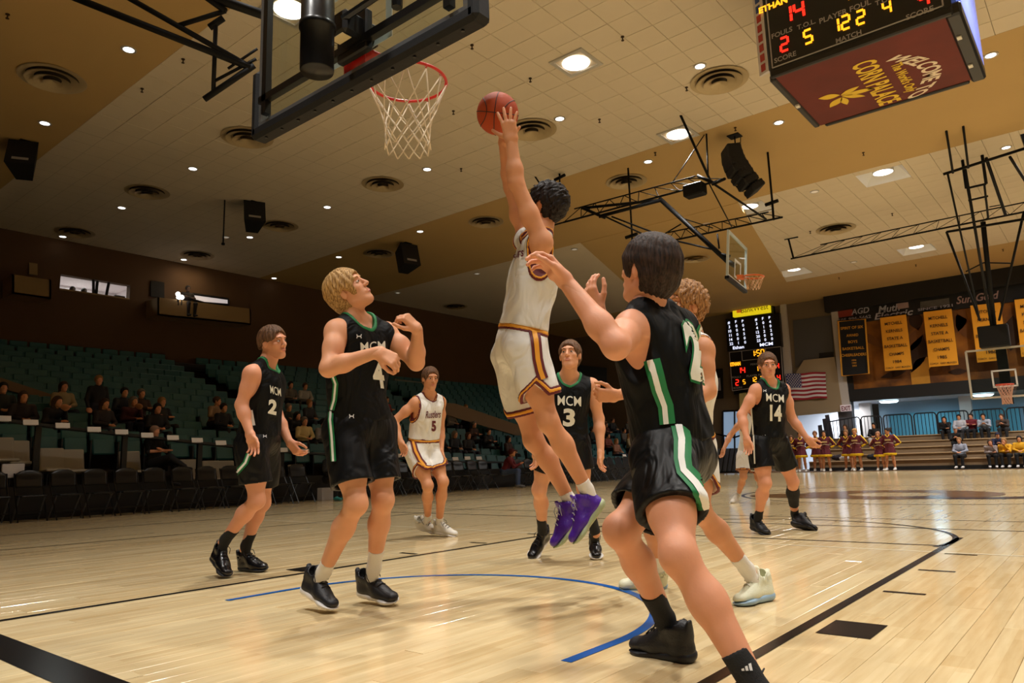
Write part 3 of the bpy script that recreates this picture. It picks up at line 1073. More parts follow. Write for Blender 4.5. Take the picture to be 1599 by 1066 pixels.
def build_head(root, org, C, F, U, neck, s, skin, hair, style, h=.0045, eyes=True, closed_back=None):
    pr, sb, ears, (L, F, U, e, E_) = head_prims(C, F, U, s)
    nk = cap(neck + (C - neck) * -.05, e(0, -.022, -.045), .0605 * s, .0565 * s)
    pts = [p for p, k in pr + ears] + [nk]
    fd = field_for(pts, h)
    for p, k in pr:
        fd.add(p, k * s)
    fd.add(nk, .022)
    for p, k in sb:
        fd.sub(p, k * s)
    for p, k in ears:
        fd.add(p, k)
    part = fd.surf()
    kids = []
    if eyes:
        for sg in (1, -1):
            eo = MB()
            c = e(sg * .031, .0812, .010)
            A = (L, F, U)
            n1, n2 = 10, 7
            vs_ = [c + (A[0] * math.cos(2 * math.pi * i / n1) * math.sin(math.pi * j / (n2 - 1)) * .0145 + A[1] * math.cos(math.pi * j / (n2 - 1)) * .0095 + A[2] * math.sin(2 * math.pi * i / n1) * math.sin(math.pi * j / (n2 - 1)) * .0058) * s for j in range(n2) for i in range(n1)]
            fs_ = [(j * n1 + i, j * n1 + (i + 1) % n1, (j + 1) * n1 + (i + 1) % n1, (j + 1) * n1 + i) for j in range(n2 - 1) for i in range(n1)]
            ey = mesh_obj('eye', vs_, fs_, M_EYEW, root, True, org)
            ib = MB().lathe([(.0062 * s, .0), (.0058 * s, .0016 * s), (.0001, .003 * s)], c + F * .0080 * s, 12, (L, U, F))
            io = mesh_obj('iris', ib.v, ib.f, M_IRIS, ey, True, org)
            eb = MB().tube([e(sg * .014, .0945, .031), e(sg * .030, .0935, .0365), e(sg * .047, .080, .031)], [.0028 * s, .0035 * s, .002 * s], 6)
            eb.build('eyebrow', hair, root, True, org)
        fl = Field(e(0, .09, -.057) - .05, e(0, .09, -.057) + .05, .0035)
        for dz, r in ((.0052, (.022, .008, .0048)), (-.006, (.019, .0085, .0055))):
            fl.add(E_(e(0, .0895 + (.001 if dz > 0 else 0), -.0565 + dz), r), .001)
        fast_mesh('lips', [fl.surf()], M_LIP, root, org)
    # hair
    th = {'crop': .016, 'short': .016, 'mop': .021, 'curly': .026, 'thick': .021, 'bun': .014, 'long': .018}[style] * s
    hp = ell(e(0, -.014, .032), (L, F, U), (np.array([.0765, .098, .094]) * s + th))
    fh = Field(e(0, 0, 0) - .2 * s, e(0, 0, 0) + .2 * s, h * 1.15)
    fh.add(hp, 0)
    if style in ('mop', 'thick', 'long'):
        fh.add(E_(e(0, -.05, -.02), (.079, .070, .085)), .03)
    else:
        fh.add(E_(e(0, -.052, -.02), (.070, .056, .068)), .03)
    # open the face and the ears
    fy = {'crop': .06, 'short': .060, 'mop': .048, 'curly': .050, 'thick': .050, 'bun': .055, 'long': .052}[style]
    fz = {'crop': .014, 'short': .006, 'mop': -.004, 'curly': .0, 'thick': -.002, 'bun': .01, 'long': .0}[style]
    fh.sub(E_(e(0, .100, -.024 + fz), (.070, .082, .090)), .014)
    fh.sub(E_(e(.090, .006, -.045), (.034, .036, .062)), .012)
    fh.sub(E_(e(-.090, .006, -.045), (.034, .036, .062)), .012)
    lowcut = {'crop': .004, 'short': -.050, 'mop': -.092, 'curly': -.07, 'thick': -.064, 'bun': -.05, 'long': -.1}[style]
    fh.plane(e(0, 0, lowcut), -U + F * .35)
    # strands / curls
    ii = np.argwhere(np.abs(fh.G) < .03)
    P = (ii * fh.h + fh.lo - C)
    q = np.stack([P @ L, P @ F, P @ U], 1) / s
    if style == 'curly':
        am = .011 * smooth_noise(q, 105, 3) + .006 * smooth_noise(q, 200, 5)
    else:
        ang = np.arctan2(q[:, 0], q[:, 1] + .02)
        am = .0022 * np.sin(ang * 19 + 2 * np.sin(q[:, 2] * 22)) + .0011 * np.sin(ang * 47 + 1.5 * np.sin(q[:, 2] * 18 + 1)) + .0028 * smooth_noise(q, 45, 8)
    fh.G[ii[:, 0], ii[:, 1], ii[:, 2]] += (am * s).astype(np.float32)
    fast_mesh('hair', [fh.surf()], hair, root, org)
    return part

def build_shoe(root, org, heel, toe, ankle, s, up_m, sole_m, lace_m, name='shoe', h=.006, upn=None, tall=1.0, toecap=None):
    f = toe - heel
    Ln = .305 * s
    f = nrm(f)
    n = (ankle - heel) if upn is None else np.asarray(upn, float)
    n = nrm(n - f * (n @ f))
    l = np.cross(n, f)
    A = (l, f, n)
    mid = (heel + toe) / 2
    o0 = mid - f * Ln / 2
    e = lambda x, y, z: o0 + (l * x + f * y + n * z) * s
    sole = [(e(0, .044, .024), e(0, .12, .020), .049, .042, .66), (e(0, .12, .020), e(.004, .228, .018), .042, .054, .50), (e(.004, .228, .018), e(0, .262, .026), .054, .046, .50)]
    sole = [cap(p[0], p[1], p[2] * s, p[3] * s, l, 1.0, p[4]) for p in sole]
    fs_ = field_for(sole, h, .03)
    for p in sole:
        fs_.add(p, .012)
    fs_.plane(o0, -n, 0.0)
    fs_.plane(o0 + n * .052 * s, n + f * .12)
    up = [(cap(e(0, .048, .050), e(0, .052, .120 * tall), .044 * s, .046 * s, f, 1.10, .95), 0),
          (cap(e(0, .05, .045), e(0, .16, .050), .041 * s, .040 * s, l, 1.05, 1.0), .02),
          (cap(e(0, .075, .128 * tall), e(.002, .195, .052), .028 * s, .032 * s, l, 1.15, .95), .03),
          (cap(e(.002, .17, .044), e(.002, .256, .036), .046 * s, .039 * s, l, 1.02, .72), .02)]
    fu = field_for([p for p, k in up], h, .03)
    for p, k in up:
        fu.add(p, k)
    fu.plane(o0 + n * .024 * s, -n)
    fu.sub(cap(e(0, .052, .112 * tall), e(0, .050, .112 * tall) + (ankle - e(0, .05, .06)) * 1.2, .038 * s, .040 * s), .006)
    fu.add(cap(e(0, .112, .105), e(0, .098, .165 * tall), .026 * s, .024 * s, l, 1.25, .42), .01)
    fu.add(cap(e(0, .006, .10), e(0, .0, .150 * tall), .016 * s, .014 * s, l, 1.3, .5), .012)
    so = fast_mesh(name, [fu.surf()], up_m, root, org)
    fast_mesh('sole', [fs_.surf()], sole_m, so, org)
    lc = MB()
    for k in range(4):
        y = .105 + .026 * k
        z = .150 - .0165 * k
        lc.tube([e(-.024, y, z - .010), e(-.010, y + .006, z), e(.010, y + .004, z), e(.024, y + .010, z - .010)], .0032 * s, 5)
    lc.tube([e(0, .098, .140), e(.025, .10, .162), e(.046, .125, .146), e(.042, .14, .115)], .0026 * s, 5)
    lc.tube([e(0, .098, .140), e(-.028, .105, .158), e(-.048, .13, .140), e(-.044, .145, .11)], .0026 * s, 5)
    lc.build('laces', lace_m, so, True, org)
    return so

BVHS = {}
def player(name, label, J, head, hands, S=1.0, skin=SK1, hair=HBROWN, style='short', top=M_BLK, bottom=M_BLK2, h=.0065,
           neck_trim=((M_GREEN, .011, .0035),), arm_trim=(), hem_trim=(), waist=None, socks=M_SOCKB, sock_len=.14, shoes=(M_SHOEB, M_SOLEW, M_LACEB),
           shoe_pts=None, loose=1.0, hem=.78, sleeve=None, eyes=True, seed=1, tops_low=.10, hemtilt=0.0, notch=0.0, notch_off=0.0):
    J = {k: np.asarray(v, float) for k, v in J.items()}
    feet = [J['ankL'], J['ankR']]
    org = np.array([(feet[0][0] + feet[1][0]) / 2, (feet[0][1] + feet[1][1]) / 2, 0.0])
    root = empty(name, org, 0, label, 'person')
    hipc = (J['hipL'] + J['hipR']) / 2
    shc = (J['shL'] + J['shR']) / 2
    neck = J['neck']
    up = nrm(neck - hipc)
    lft = nrm(J['shL'] - J['shR'])
    lft = nrm(lft - up * (lft @ up))
    fr = np.cross(lft, up)
    lh = nrm(J['hipL'] - J['hipR'])
    lh = nrm(lh - up * (lh @ up))
    fh_ = np.cross(lh, up)
    A = (lft, fr, up)
    AH = (lh, fh_, up)
    TL = np.linalg.norm(neck - hipc)
    t = lambda k: hipc + (neck - hipc) * k
    hw = max(np.linalg.norm(J['shL'] - J['shR']) / 2, .15)
    # ---- torso primitives (used by body and jersey)
    def torso(off):
        o = off
        return [(ell(t(.10), AH, np.array([.158, .118, .13]) * S + o), 0),
                (cap(t(.15), t(.52), .128 * S + o, .136 * S + o, lft, 1.04, .80), .05),
                (ell(t(.66) + fr * .006, A, np.array([.158, .112, .165]) * S + o), .05),
                (ell(t(.76) + lft * .07 * S + fr * .028, A, np.array([.085, .075, .085]) * S + o), .04),
                (ell(t(.76) - lft * .07 * S + fr * .028, A, np.array([.085, .075, .085]) * S + o), .04),
                (cap(shc + (J['shL'] - shc) * .85 - up * .02, shc + (J['shR'] - shc) * .85 - up * .02, .058 * S + o, .058 * S + o, up, 1, 1.0), .05)]
    limb = []
    for sd in 'LR':
        a, b, c = J['sh' + sd], J['el' + sd], J['wr' + sd]
        limb += [(ell(a - up * .008, A, np.array([.060, .060, .066]) * S), .03),
                 (cap(a, b, .053 * S, .042 * S), .03),
                 (ell(a + (b - a) * .45 + fr * .008, A, np.array([.050, .052, .06]) * S), .03),
                 (cap(b, b + (c - b) * .32, .0405 * S, .0425 * S), .03),
                 (cap(b + (c - b) * .30, c, .0425 * S, .0275 * S), .03),
                 (cap(neck + (J['head'] - neck) * .30, a + up * .012 * S - lft * (.02 if sd == 'L' else -.02), .040 * S, .034 * S), .045)]
        a, b, c = J['hip' + sd], J['knee' + sd], J['ank' + sd]
        bk_ = nrm((a + c) / 2 - b) if np.linalg.norm((a + c) / 2 - b) > .02 else -fh_
        limb += [(cap(a, b, .085 * S, .057 * S), .04),
                 (cap(a + (b - a) * .12 - bk_ * .006, a + (b - a) * .6 - bk_ * .006, .086 * S, .076 * S), .04),
                 (ell(b - bk_ * .007, AH, np.array([.047, .047, .056]) * S), .03),
                 (cap(b, b + (c - b) * .36 + bk_ * .014 * S, .050 * S, .0565 * S), .03),
                 (cap(b + (c - b) * .33 + bk_ * .014 * S, c, .0565 * S, .0345 * S), .03),
                 (cap(c, c + (c - b) * .08, .036 * S, .036 * S), .02)]
    nk = (cap(neck - up * .03, J['head'] - up * .06, .060 * S, .056 * S), .03)
    allp = torso(0) + limb + [nk]
    fb = field_for([p for p, k in allp], h)
    for p, k in allp:
        fb.add(p, k)
    parts = [fb.surf()]
    parts.append(build_head(root, org, J['head'], head[0], head[1], neck + up * .01, S * head[2] if len(head) > 2 else S, skin, hair, style, eyes=eyes, h=.0045 if h < .008 else .006))
    for sd in 'LR':
        hd = hands.get(sd)
        if hd is None:
            hd = dict(f=J['wr' + sd] - J['el' + sd], t=fr)
        pr = hand_prims(J['wr' + sd], np.asarray(hd['f'], float), np.asarray(hd['t'], float), sd == 'L', hd.get('curl', (18, 20, 22, 24)), hd.get('spread', 5), hd.get('thumb', (38, 18)), S * hd.get('s', 1.0), J['el' + sd])
        f2 = field_for([p for p, k in pr], .0034 if h < .008 else .005, .015)
        for p, k in pr:
            f2.add(p, k)
        parts.append(f2.surf())
    body = fast_mesh('body', parts, skin, root, org)
    # ---- jersey
    tp = torso(.016 * loose)
    fj = field_for([p for p, k in tp], h, .075)
    for p, k in tp:
        fj.add(p, k)
    for sd in 'LR':
        fj.add(cap(neck + (J['head'] - neck) * .22, J['sh' + sd] + up * .012 * S - lft * (.02 if sd == 'L' else -.02), .052 * S, .047 * S), .04)
    fj.add(cap(t(.14), t(.60), .150 * S * loose, .150 * S * loose, lft, 1.10, .80), .05)
    fj.wrinkle(.010, 24, A, seed)
    cuts = []
    for sd, sg in (('L', 1), ('R', -1)):
        a = J['sh' + sd]
        cuts.append(ell(a + lft * sg * .052 * S - up * .045 * S, A, np.array([.080, .115, .165]) * S))
    ncut = ell(neck + up * .060 * S + fr * .034 * S, A, np.array([.086, .118, .128]) * S)
    base = fj.copy()
    for c in cuts + [ncut]:
        fj.sub(c, .006)
    fj.plane(t(tops_low), -up)
    jo = fast_mesh('jersey', [fj.surf()], top, root, org)
    def band(prim_d, field, w_, inf, m_, nm, par):
        g = field.copy()
        g.G = np.maximum(np.maximum(field.G - inf, np.abs(prim_d + w_ * .55) - w_), 0 * field.G - 1)
        o = fast_mesh(nm, [g.surf()], m_, par, org)
        return o
    full = lambda p: -base.full(p)
    inner = base.copy()
    for c in cuts + [ncut]:
        inner.sub(c, .001)
    inner.plane(t(tops_low), -up)
    for (m_, w_, inf) in neck_trim:
        band(full(ncut), inner, w_, inf, m_, 'neck_trim', jo)
    for (m_, w_, inf) in arm_trim:
        for c in cuts:
            band(full(c), inner, w_, inf, m_, 'armhole_trim', jo)
    # ---- shorts
    sp = [(ell(t(.06), AH, np.array([.170, .135, .15]) * S), 0), (cap(t(.10), t(.30), .142 * S, .140 * S, lh, 1.10, .84), .05)]
    hems = []
    for sd, sg in (('L', 1), ('R', -1)):
        a, b = J['hip' + sd], J['knee' + sd]
        hm = hem[sd] if isinstance(hem, dict) else hem
        hp = a + (b - a) * hm
        ax = nrm(b - a)
        sp.append((cap(a + lh * sg * .008, a + (b - a) * (hm + .25), .107 * S, .106 * S * loose, fh_, 1.12, 1.0), .05))
        hems.append((a, hp, ax, b, sg))
    hem = max(hem.values()) if isinstance(hem, dict) else hem
    fsn = field_for([p for p, k in sp], h, .06)
    for p, k in sp:
        fsn.add(p, k)
    fsn.wrinkle(.010, 18, AH, seed + 5)
    whole = fsn.copy()
    sl = tuple(slice(0, m) for m in fsn.n)
    # hem planes act on their own half of the shorts
    hd_ = []
    for (a, hp, ax, b, sg) in hems:
        axx = nrm(ax + lh * sg * hemtilt)
        q0, q1, q2 = fsn.coords(sl, hp, (axx, fh_, lh * sg))
        hd_.append(q0 + notch * np.maximum(0, .085 - np.abs(q1 - notch_off)) * np.clip(q2 / .05 + .2, 0, 1))
    kd = [np.sqrt(sum(c * c for c in fsn.coords(sl, a + (b - a) * .75, np.eye(3)))) for (a, hp, ax, b, sg) in hems]
    hemd = np.where(kd[0] < kd[1], hd_[0], hd_[1])
    fsn.G = np.maximum(fsn.G, hemd)
    fsn.plane(t(.235), up)
    shell = fsn.copy()
    for (a, hp, ax, b, sg) in hems:
        shell.sub(cap(a + (b - a) * .66, a + (b - a) * (hem + .4), .088 * S, .092 * S * loose, fh_, 1.12, 1.0), .01)
    so_ = fast_mesh('shorts', [shell.surf()], bottom, root, org)
    for (m_, lo_, hi_, inf) in hem_trim:
        g = shell.copy()
        g.G = np.maximum(whole.G - inf, np.maximum(hemd - (-lo_), -(hemd) - hi_))
        for (a, hp, ax, b, sg) in hems:
            g.sub(cap(a + (b - a) * .5, a + (b - a) * (hem + .4), .088 * S, .092 * S * loose, fh_, 1.12, 1.0), .004)
        fast_mesh('hem_trim', [g.surf()], m_, so_, org)
    if waist:
        for (m_, lo_, hi_, inf) in waist:
            g = whole.copy()
            c = g.coords(sl, t(.235), (up,))[0]
            g.G = np.maximum(g.G - inf, np.maximum(c - hi_, lo_ - c))
            fast_mesh('waistband', [g.surf()], m_, so_, org)
    # ---- socks and shoes
    sock_objs = {}
    if shoe_pts:
        for sd in 'LR':
            if sd not in shoe_pts:
                continue
            a, b = J['ank' + sd], J['knee' + sd]
            d = nrm(b - a)
            hl, to = shoe_pts[sd][:2]
            sm = socks[sd] if isinstance(socks, dict) else socks
            sln = sock_len[sd] if isinstance(sock_len, dict) else sock_len
            footp = a + (hl - a) * .55 + (to - hl) * .12
            sk = [(cap(a, a + d * sln * S, .0385 * S, (.0405 + .10 * max(0, sln - .10)) * S), .0), (cap(a, footp, .0385 * S, .034 * S), .02)]
            fsx = field_for([p for p, k in sk], h, .03)
            for p, k in sk:
                fsx.add(p, k)
            fsx.plane(a + d * sln * S, d)
            sock_objs[sd] = fast_mesh('sock', [fsx.surf()], sm, root, org)
            sh_ = shoes[sd] if isinstance(shoes, dict) else shoes
            build_shoe(root, org, hl, to, a, S, *sh_, h=h, tall=shoe_pts[sd][2] if len(shoe_pts[sd]) > 2 else 1.0)
    if sleeve:
        sd, k0, k1, m_ = sleeve
        a, b = J['knee' + sd], J['ank' + sd]
        fx = Field(np.minimum(a, b) - .12, np.maximum(a, b) + .12, h)
        for p, k in limb:
            pp = (p[0], p[1], p[2], p[3] + .005, p[4] + .005, *p[5:]) if p[0] == 'cap' else (p[0], p[1], p[2], p[3] + .005)
            fx.add(pp, k)
        fx.plane(a + (b - a) * k0, -(b - a))
        fx.plane(a + (b - a) * k1, b - a)
        fast_mesh('calf_sleeve', [fx.surf()], m_, root, org)
    dg = bpy.context.evaluated_depsgraph_get()
    def bvh(o):
        me = o.data
        vv = np.zeros(len(me.vertices) * 3, np.float32)
        me.vertices.foreach_get('co', vv)
        vv = vv.reshape(-1, 3) + org
        return BVHTree.FromPolygons([Vector(v) for v in vv.tolist()], [tuple(p.vertices) for p in me.polygons])
    return dict(root=root, org=org, body=body, jersey=jo, shorts=so_, bvh=bvh, socks=sock_objs)

def decal(name, m, parent, pl_, trees, polys=None, vf=None, maxlen=3.0, off=.003):
    """print on cloth: flat pixel outline laid onto the garment surface"""
    bm = bmesh.new()
    if polys:
        for poly in polys:
            vv = [bm.verts.new((x, y, 0)) for x, y in poly]
            bm.faces.new(vv)
    if vf is not None:
        vv = [bm.verts.new((x, y, 0)) for x, y in vf[0]]
        for f in vf[1]:
            try:
                bm.faces.new([vv[i] for i in f])
            except ValueError:
                pass
    bmesh.ops.triangulate(bm, faces=bm.faces)
    for it in range(7):
        es = [e for e in bm.edges if e.calc_length() > maxlen]
        if not es:
            break
        bmesh.ops.subdivide_edges(bm, edges=es, cuts=1)
        bmesh.ops.triangulate(bm, faces=bm.faces)
    bm.verts.ensure_lookup_table()
    out = []
    ok = []
    for v in bm.verts:
        d = ray(v.co.x, v.co.y)
        best = None
        for tr in trees:
            hit, nn, _, dist = tr.ray_cast(Vector(CAM), Vector(d).normalized())
            if hit is not None and (best is None or dist < best[2]):
                best = (hit, nn, dist)
        if best is None:
            out.append((0, 0, 0))
            ok.append(False)
        else:
            n_ = best[1]
            if n_.dot(Vector(d)) > 0:
                n_ = -n_
            p = best[0] + n_ * off
            out.append(tuple(p))
            ok.append(True)
    bm.verts.index_update()
    fs_ = [[v.index for v in f.verts] for f in bm.faces]
    bm.free()
    P = np.array(out)
    good = []
    for f in fs_:
        if all(ok[i] for i in f):
            q = P[f]
            if max(np.linalg.norm(q[0] - q[1]), np.linalg.norm(q[1] - q[2]), np.linalg.norm(q[0] - q[2])) < .06:
                good.append(f)
    if not good:
        return None
    used = sorted({i for f in good for i in f})
    mp = {u: i for i, u in enumerate(used)}
    return mesh_obj(name, P[used], [[mp[i] for i in f] for f in good], m, parent, True, pl_['org'])

def strip(pts, w0, w1):
    """polygon quads along a pixel polyline, between lateral offsets w0..w1"""
    pts = [np.array(p, float) for p in pts]
    qs = []
    nn = []
    for i in range(len(pts)):
        a = pts[max(i - 1, 0)]
        b = pts[min(i + 1, len(pts) - 1)]
        t = (b - a) / np.linalg.norm(b - a)
        nn.append(np.array([-t[1], t[0]]))
    for i in range(len(pts) - 1):
        qs.append([tuple(pts[i] + nn[i] * w0), tuple(pts[i + 1] + nn[i + 1] * w0), tuple(pts[i + 1] + nn[i + 1] * w1), tuple(pts[i] + nn[i] * w1)])
    return qs

def text_px(txt, c, u, v, bold=.03, shear=0.0):
    """text with baseline centre c, u = px vector of the full width, v = px vector of the cap height"""
    vs_, fs_ = text_mesh(txt, bold, shear)
    x0, x1 = vs_[:, 0].min(), vs_[:, 0].max()
    s_ = (vs_[:, 0] - (x0 + x1) / 2) / (x1 - x0)
    t_ = vs_[:, 1] / .72
    P = np.asarray(c)[None] + np.outer(s_, u) + np.outer(t_, v)
    return P, fs_
cf = lambda x, y, z: RT * x + UPV * y - FW * z          # camera-frame direction: right, up, toward viewer
UP = V(0, 0, 1)
WT = dict(top=M_WHT, bottom=M_WHT, neck_trim=((M_MAROON, .012, .003), (M_GOLD, .004, .006)), arm_trim=((M_MAROON, .012, .003), (M_GOLD, .004, .006)),
          hem_trim=((M_MAROON, .0, .042, .003), (M_GOLD, .012, .030, .006)), waist=((M_MAROON, -.045, .0, .004), (M_GOLD, -.033, -.012, .007)))

# ---- blond defender, number 4
P4 = player('person', 'blond player in black number 4 jersey looking up, forearm across his chest', dict(
    hipL=at(585, 672, 4.03), hipR=at(538, 674, 3.88), kneeL=at(598, 780, 3.92), kneeR=at(556, 786, 3.74), ankL=at(584, 886, 4.10), ankR=at(506, 892, 3.97),
    neck=at(555, 503, 3.96), head=at(546, 456, 3.93), shL=at(604, 520, 4.10), shR=at(525, 517, 3.80), elR=at(513, 575, 3.66), wrR=at(590, 549, 3.60), elL=at(650, 566, 4.02), wrL=at(652, 514, 3.88)),
    (cf(.76, .60, .20), cf(-.60, .78, .02)), dict(R=dict(f=cf(.80, -.42, .1), t=cf(-.2, -.6, .5), curl=(38, 42, 44, 46), thumb=(30, 20)), L=dict(f=cf(-.60, .62, .2), t=cf(-.3, -.35, .85), curl=(52, 55, 56, 56), spread=2, thumb=(42, 20))),
    S=1.0, skin=SK1, hair=HBLOND, style='mop', socks=M_SOCKW, sock_len={'L': .13, 'R': .08}, shoes=(M_SHOEB, M_SOLEW, M_LACEB),
    shoe_pts=dict(R=(at(474, 924, 4.06), at(523, 956, 3.86)), L=(at(562, 928, 4.2), at(622, 944, 4.02))), hem=.74, seed=3, h=.006)

# ---- defender in front with raised left arm
PF = player('person', 'big dark haired player from behind in black jersey, arm reaching to the shooter', dict(
    hipL=at(1036, 715, 2.60), hipR=at(1072, 712, 2.84), kneeL=at(1060, 867, 2.28), kneeR=at(968, 828, 2.62), ankL=at(1186, 1084, 2.11), ankR=at(1038, 965, 2.82),
    neck=at(1012, 478, 2.74), head=at(1012, 424, 2.72), shL=at(985, 512, 2.60), shR=at(1066, 508, 2.96), elL=at(962, 540, 2.36), wrL=at(884, 440, 2.50), elR=at(990, 560, 3.15), wrR=at(934, 486, 3.05)),
    (cf(-.66, .12, -.76), cf(.08, .99, .0), 1.02), dict(L=dict(f=cf(-.70, .72, -.1), t=cf(.2, .45, .8), curl=(26, 28, 30, 32), spread=5, thumb=(22, 16)), R=dict(f=cf(-.35, .90, -.1), t=cf(.5, .2, .7), curl=(24, 26, 28, 30), spread=5)),
    S=1.0, skin=SK3, hair=HDARK, style='thick', socks=M_SOCKB, sock_len={'L': .13, 'R': .16}, shoes=(M_SHOEB, M_SOLEB, M_LACEB),
    shoe_pts=dict(R=(onz(1080, 1034), onz(990, 1016)), L=(at(1192, 1139, 2.08), at(1136, 1121, 2.18), .62)), hem={'L': .60, 'R': .76}, seed=8, h=.006, neck_trim=(), loose=1.04)

# ---- shooter in the air
PS = player('person', 'leaping shooter in white uniform with purple shoes holding the ball high', dict(
    hipL=at(821, 544, 4.02), hipR=at(799, 556, 4.24), kneeL=at(856, 657, 3.98), kneeR=at(833, 686, 4.24), ankL=at(916, 764, 4.06), ankR=at(890, 782, 4.26),
    neck=at(846, 372, 4.16), head=at(851, 322, 4.20), shL=at(846, 378, 3.98), shR=at(822, 372, 4.34), elL=at(806, 286, 3.98), wrL=at(799, 220, 3.99), elR=at(798, 292, 4.36), wrR=at(786, 226, 4.30)),
    (cf(-.86, .30, -.42), cf(.28, .95, .05)), dict(L=dict(f=cf(-.16, .97, .06), t=cf(-.85, .1, -.3), curl=(7, 7, 7, 8), spread=14, thumb=(58, 6), s=1.06), R=dict(f=cf(.05, .97, .15), t=cf(.6, .1, .7), curl=(8, 8, 8, 8), spread=10, thumb=(50, 8))),
    S=1.0, skin=SK2, hair=HCURLB, style='curly', socks=M_SOCKW, sock_len=.06, shoes=(M_SHOEP, M_SOLEG, M_LACEG),
    shoe_pts=dict(L=(at(946, 786, 4.06), at(897, 853, 4.00)), R=(at(916, 800, 4.28), at(866, 860, 4.16))), hem=.69, seed=4, h=.006, notch_off=.08, tops_low=.215, notch=1.0, **WT)

# ---- number 3 facing the camera
P3 = player('person', 'player in black number 3 jersey facing forward behind the shooter legs', dict(
    hipL=at(899, 690, 5.72), hipR=at(862, 690, 5.70), kneeL=at(912, 762, 5.66), kneeR=at(842, 764, 5.70), ankL=at(929, 828, 5.74), ankR=at(847, 826, 5.92),
    neck=at(888, 592, 5.72), head=at(890, 556, 5.66), shL=at(924, 602, 5.72), shR=at(854, 602, 5.72), elL=at(935, 654, 5.74), wrL=at(938, 704, 5.62), elR=at(840, 654, 5.74), wrR=at(836, 702, 5.62)),
    (cf(-.30, .34, .9), cf(.02, .94, -.34)), dict(L=dict(f=cf(-.05, -.99, .1), t=cf(-.5, .1, .8), curl=22), R=dict(f=cf(.05, -.99, .1), t=cf(.4, 0, .8), curl=25)),
    S=.97, skin=SK1, hair=HBROWN, style='short', socks=M_SOCKB, sock_len=.13, shoes=(M_SHOEBG, M_SOLEW, M_LACEB),
    shoe_pts=dict(R=(at(850, 846, 6.02), at(832, 869, 5.90)), L=(at(928, 856, 5.90), at(931, 874, 5.66))), hem=.62, seed=5, h=.0075)

# ---- number 2 at the left
P2 = player('person', 'shorthaired player in black number 2 jersey walking at the left', dict(
    hipL=at(412, 690, 5.46), hipR=at(394, 692, 5.27), kneeL=at(410, 784, 5.52), kneeR=at(401, 781, 5.22), ankL=at(384, 852, 5.62), ankR=at(352, 842, 5.38),
    neck=at(417, 567, 5.38), head=at(427, 536, 5.37), shL=at(424, 584, 5.56), shR=at(393, 583, 5.20), elR=at(377, 632, 5.18), wrR=at(390, 676, 5.10), elL=at(433, 650, 5.60), wrL=at(452, 690, 5.48)),
    (cf(.88, .10, .42), cf(-.08, .99, 0)), dict(R=dict(f=cf(.30, -.93, .1), t=cf(.75, .25, .2), curl=(14, 18, 22, 24), spread=7), L=dict(f=cf(.62, -.74, .1), t=cf(.6, .45, .4), curl=(30, 30, 30, 30))),
    S=1.0, skin=SK3, hair=HBROWN, style='crop', socks=M_SOCKB, sock_len=.13, shoes=(M_SHOEBG, M_SOLEB, M_LACEB),
    shoe_pts=dict(R=(at(334, 874, 5.46), at(354, 903, 5.25)), L=(at(370, 889, 5.70), at(424, 892, 5.50))), hem=.70, seed=6, h=.0075)

# ---- white number 5
P5 = player('person', 'player in white number 5 uniform jogging at the far lane line', dict(
    hipL=at(672, 702, 7.86), hipR=at(648, 703, 7.72), kneeL=at(692, 752, 7.66), kneeR=at(668, 758, 7.56), ankL=at(686, 814, 7.92), ankR=at(668, 808, 7.98),
    neck=at(669, 616, 7.78), head=at(672, 592, 7.74), shL=at(688, 627, 7.92), shR=at(648, 629, 7.68), elR=at(615, 658, 7.62), wrR=at(626, 690, 7.48), elL=at(688, 672, 7.94), wrL=at(689, 702, 7.80)),
    (cf(.42, .02, .88), UP), dict(R=dict(f=cf(.35, -.9, .2), t=cf(.8, .3, .3), curl=22), L=dict(f=cf(.1, -.98, .1), t=cf(.1, .1, .9), curl=25)),
    S=.99, skin=SK2, hair=HBROWN, style='short', socks=M_SOCKW, sock_len=.07, shoes=(M_SHOEW, M_SOLEW, M_SHOEB), shoe_pts=dict(R=(at(653, 824, 8.12), at(684, 832, 8.0)), L=(at(680, 832, 7.96), at(714, 838, 7.84))),
    hem=.68, seed=9, h=.009, tops_low=.215, notch=1.0, **WT)

# ---- curly white player behind the big defender
PC = player('person', 'curly sandy haired player in white, mostly hidden behind the big defender', dict(
    hipL=at(1082, 700, 3.82), hipR=at(1052, 702, 4.02), kneeL=at(1092, 796, 3.66), kneeR=at(1014, 798, 4.12), ankL=at(1166, 888, 3.86), ankR=at(1027, 886, 4.32),
    neck=at(1080, 524, 3.82), head=at(1068, 480, 3.80), shL=at(1097, 546, 3.64), shR=at(1052, 540, 3.98), elL=at(1104, 610, 3.56), wrL=at(1050, 640, 3.44), elR=at(1020, 600, 4.00), wrR=at(962, 618, 3.86)),
    (cf(-.82, .12, .38), cf(.12, .98, -.05)), dict(R=dict(f=cf(-.95, .05, .2), t=cf(-.1, .8, .4), curl=(55, 58, 60, 60), thumb=(40, 25)), L=dict(f=cf(-.9, -.2, .2), t=cf(0, .8, .3), curl=30)),
    S=.99, skin=SK2, hair=HCURL, style='curly', socks=M_SOCKW, sock_len=.12, shoes=(M_SHOEC, M_SOLEBL, M_LACEW),
    shoe_pts=dict(L=(onz(1204, 936), onz(1150, 947)), R=(at(1042, 918, 4.36), at(962, 920, 4.34))), hem=.70, seed=10, h=.007, tops_low=.215, notch=1.0, **WT)

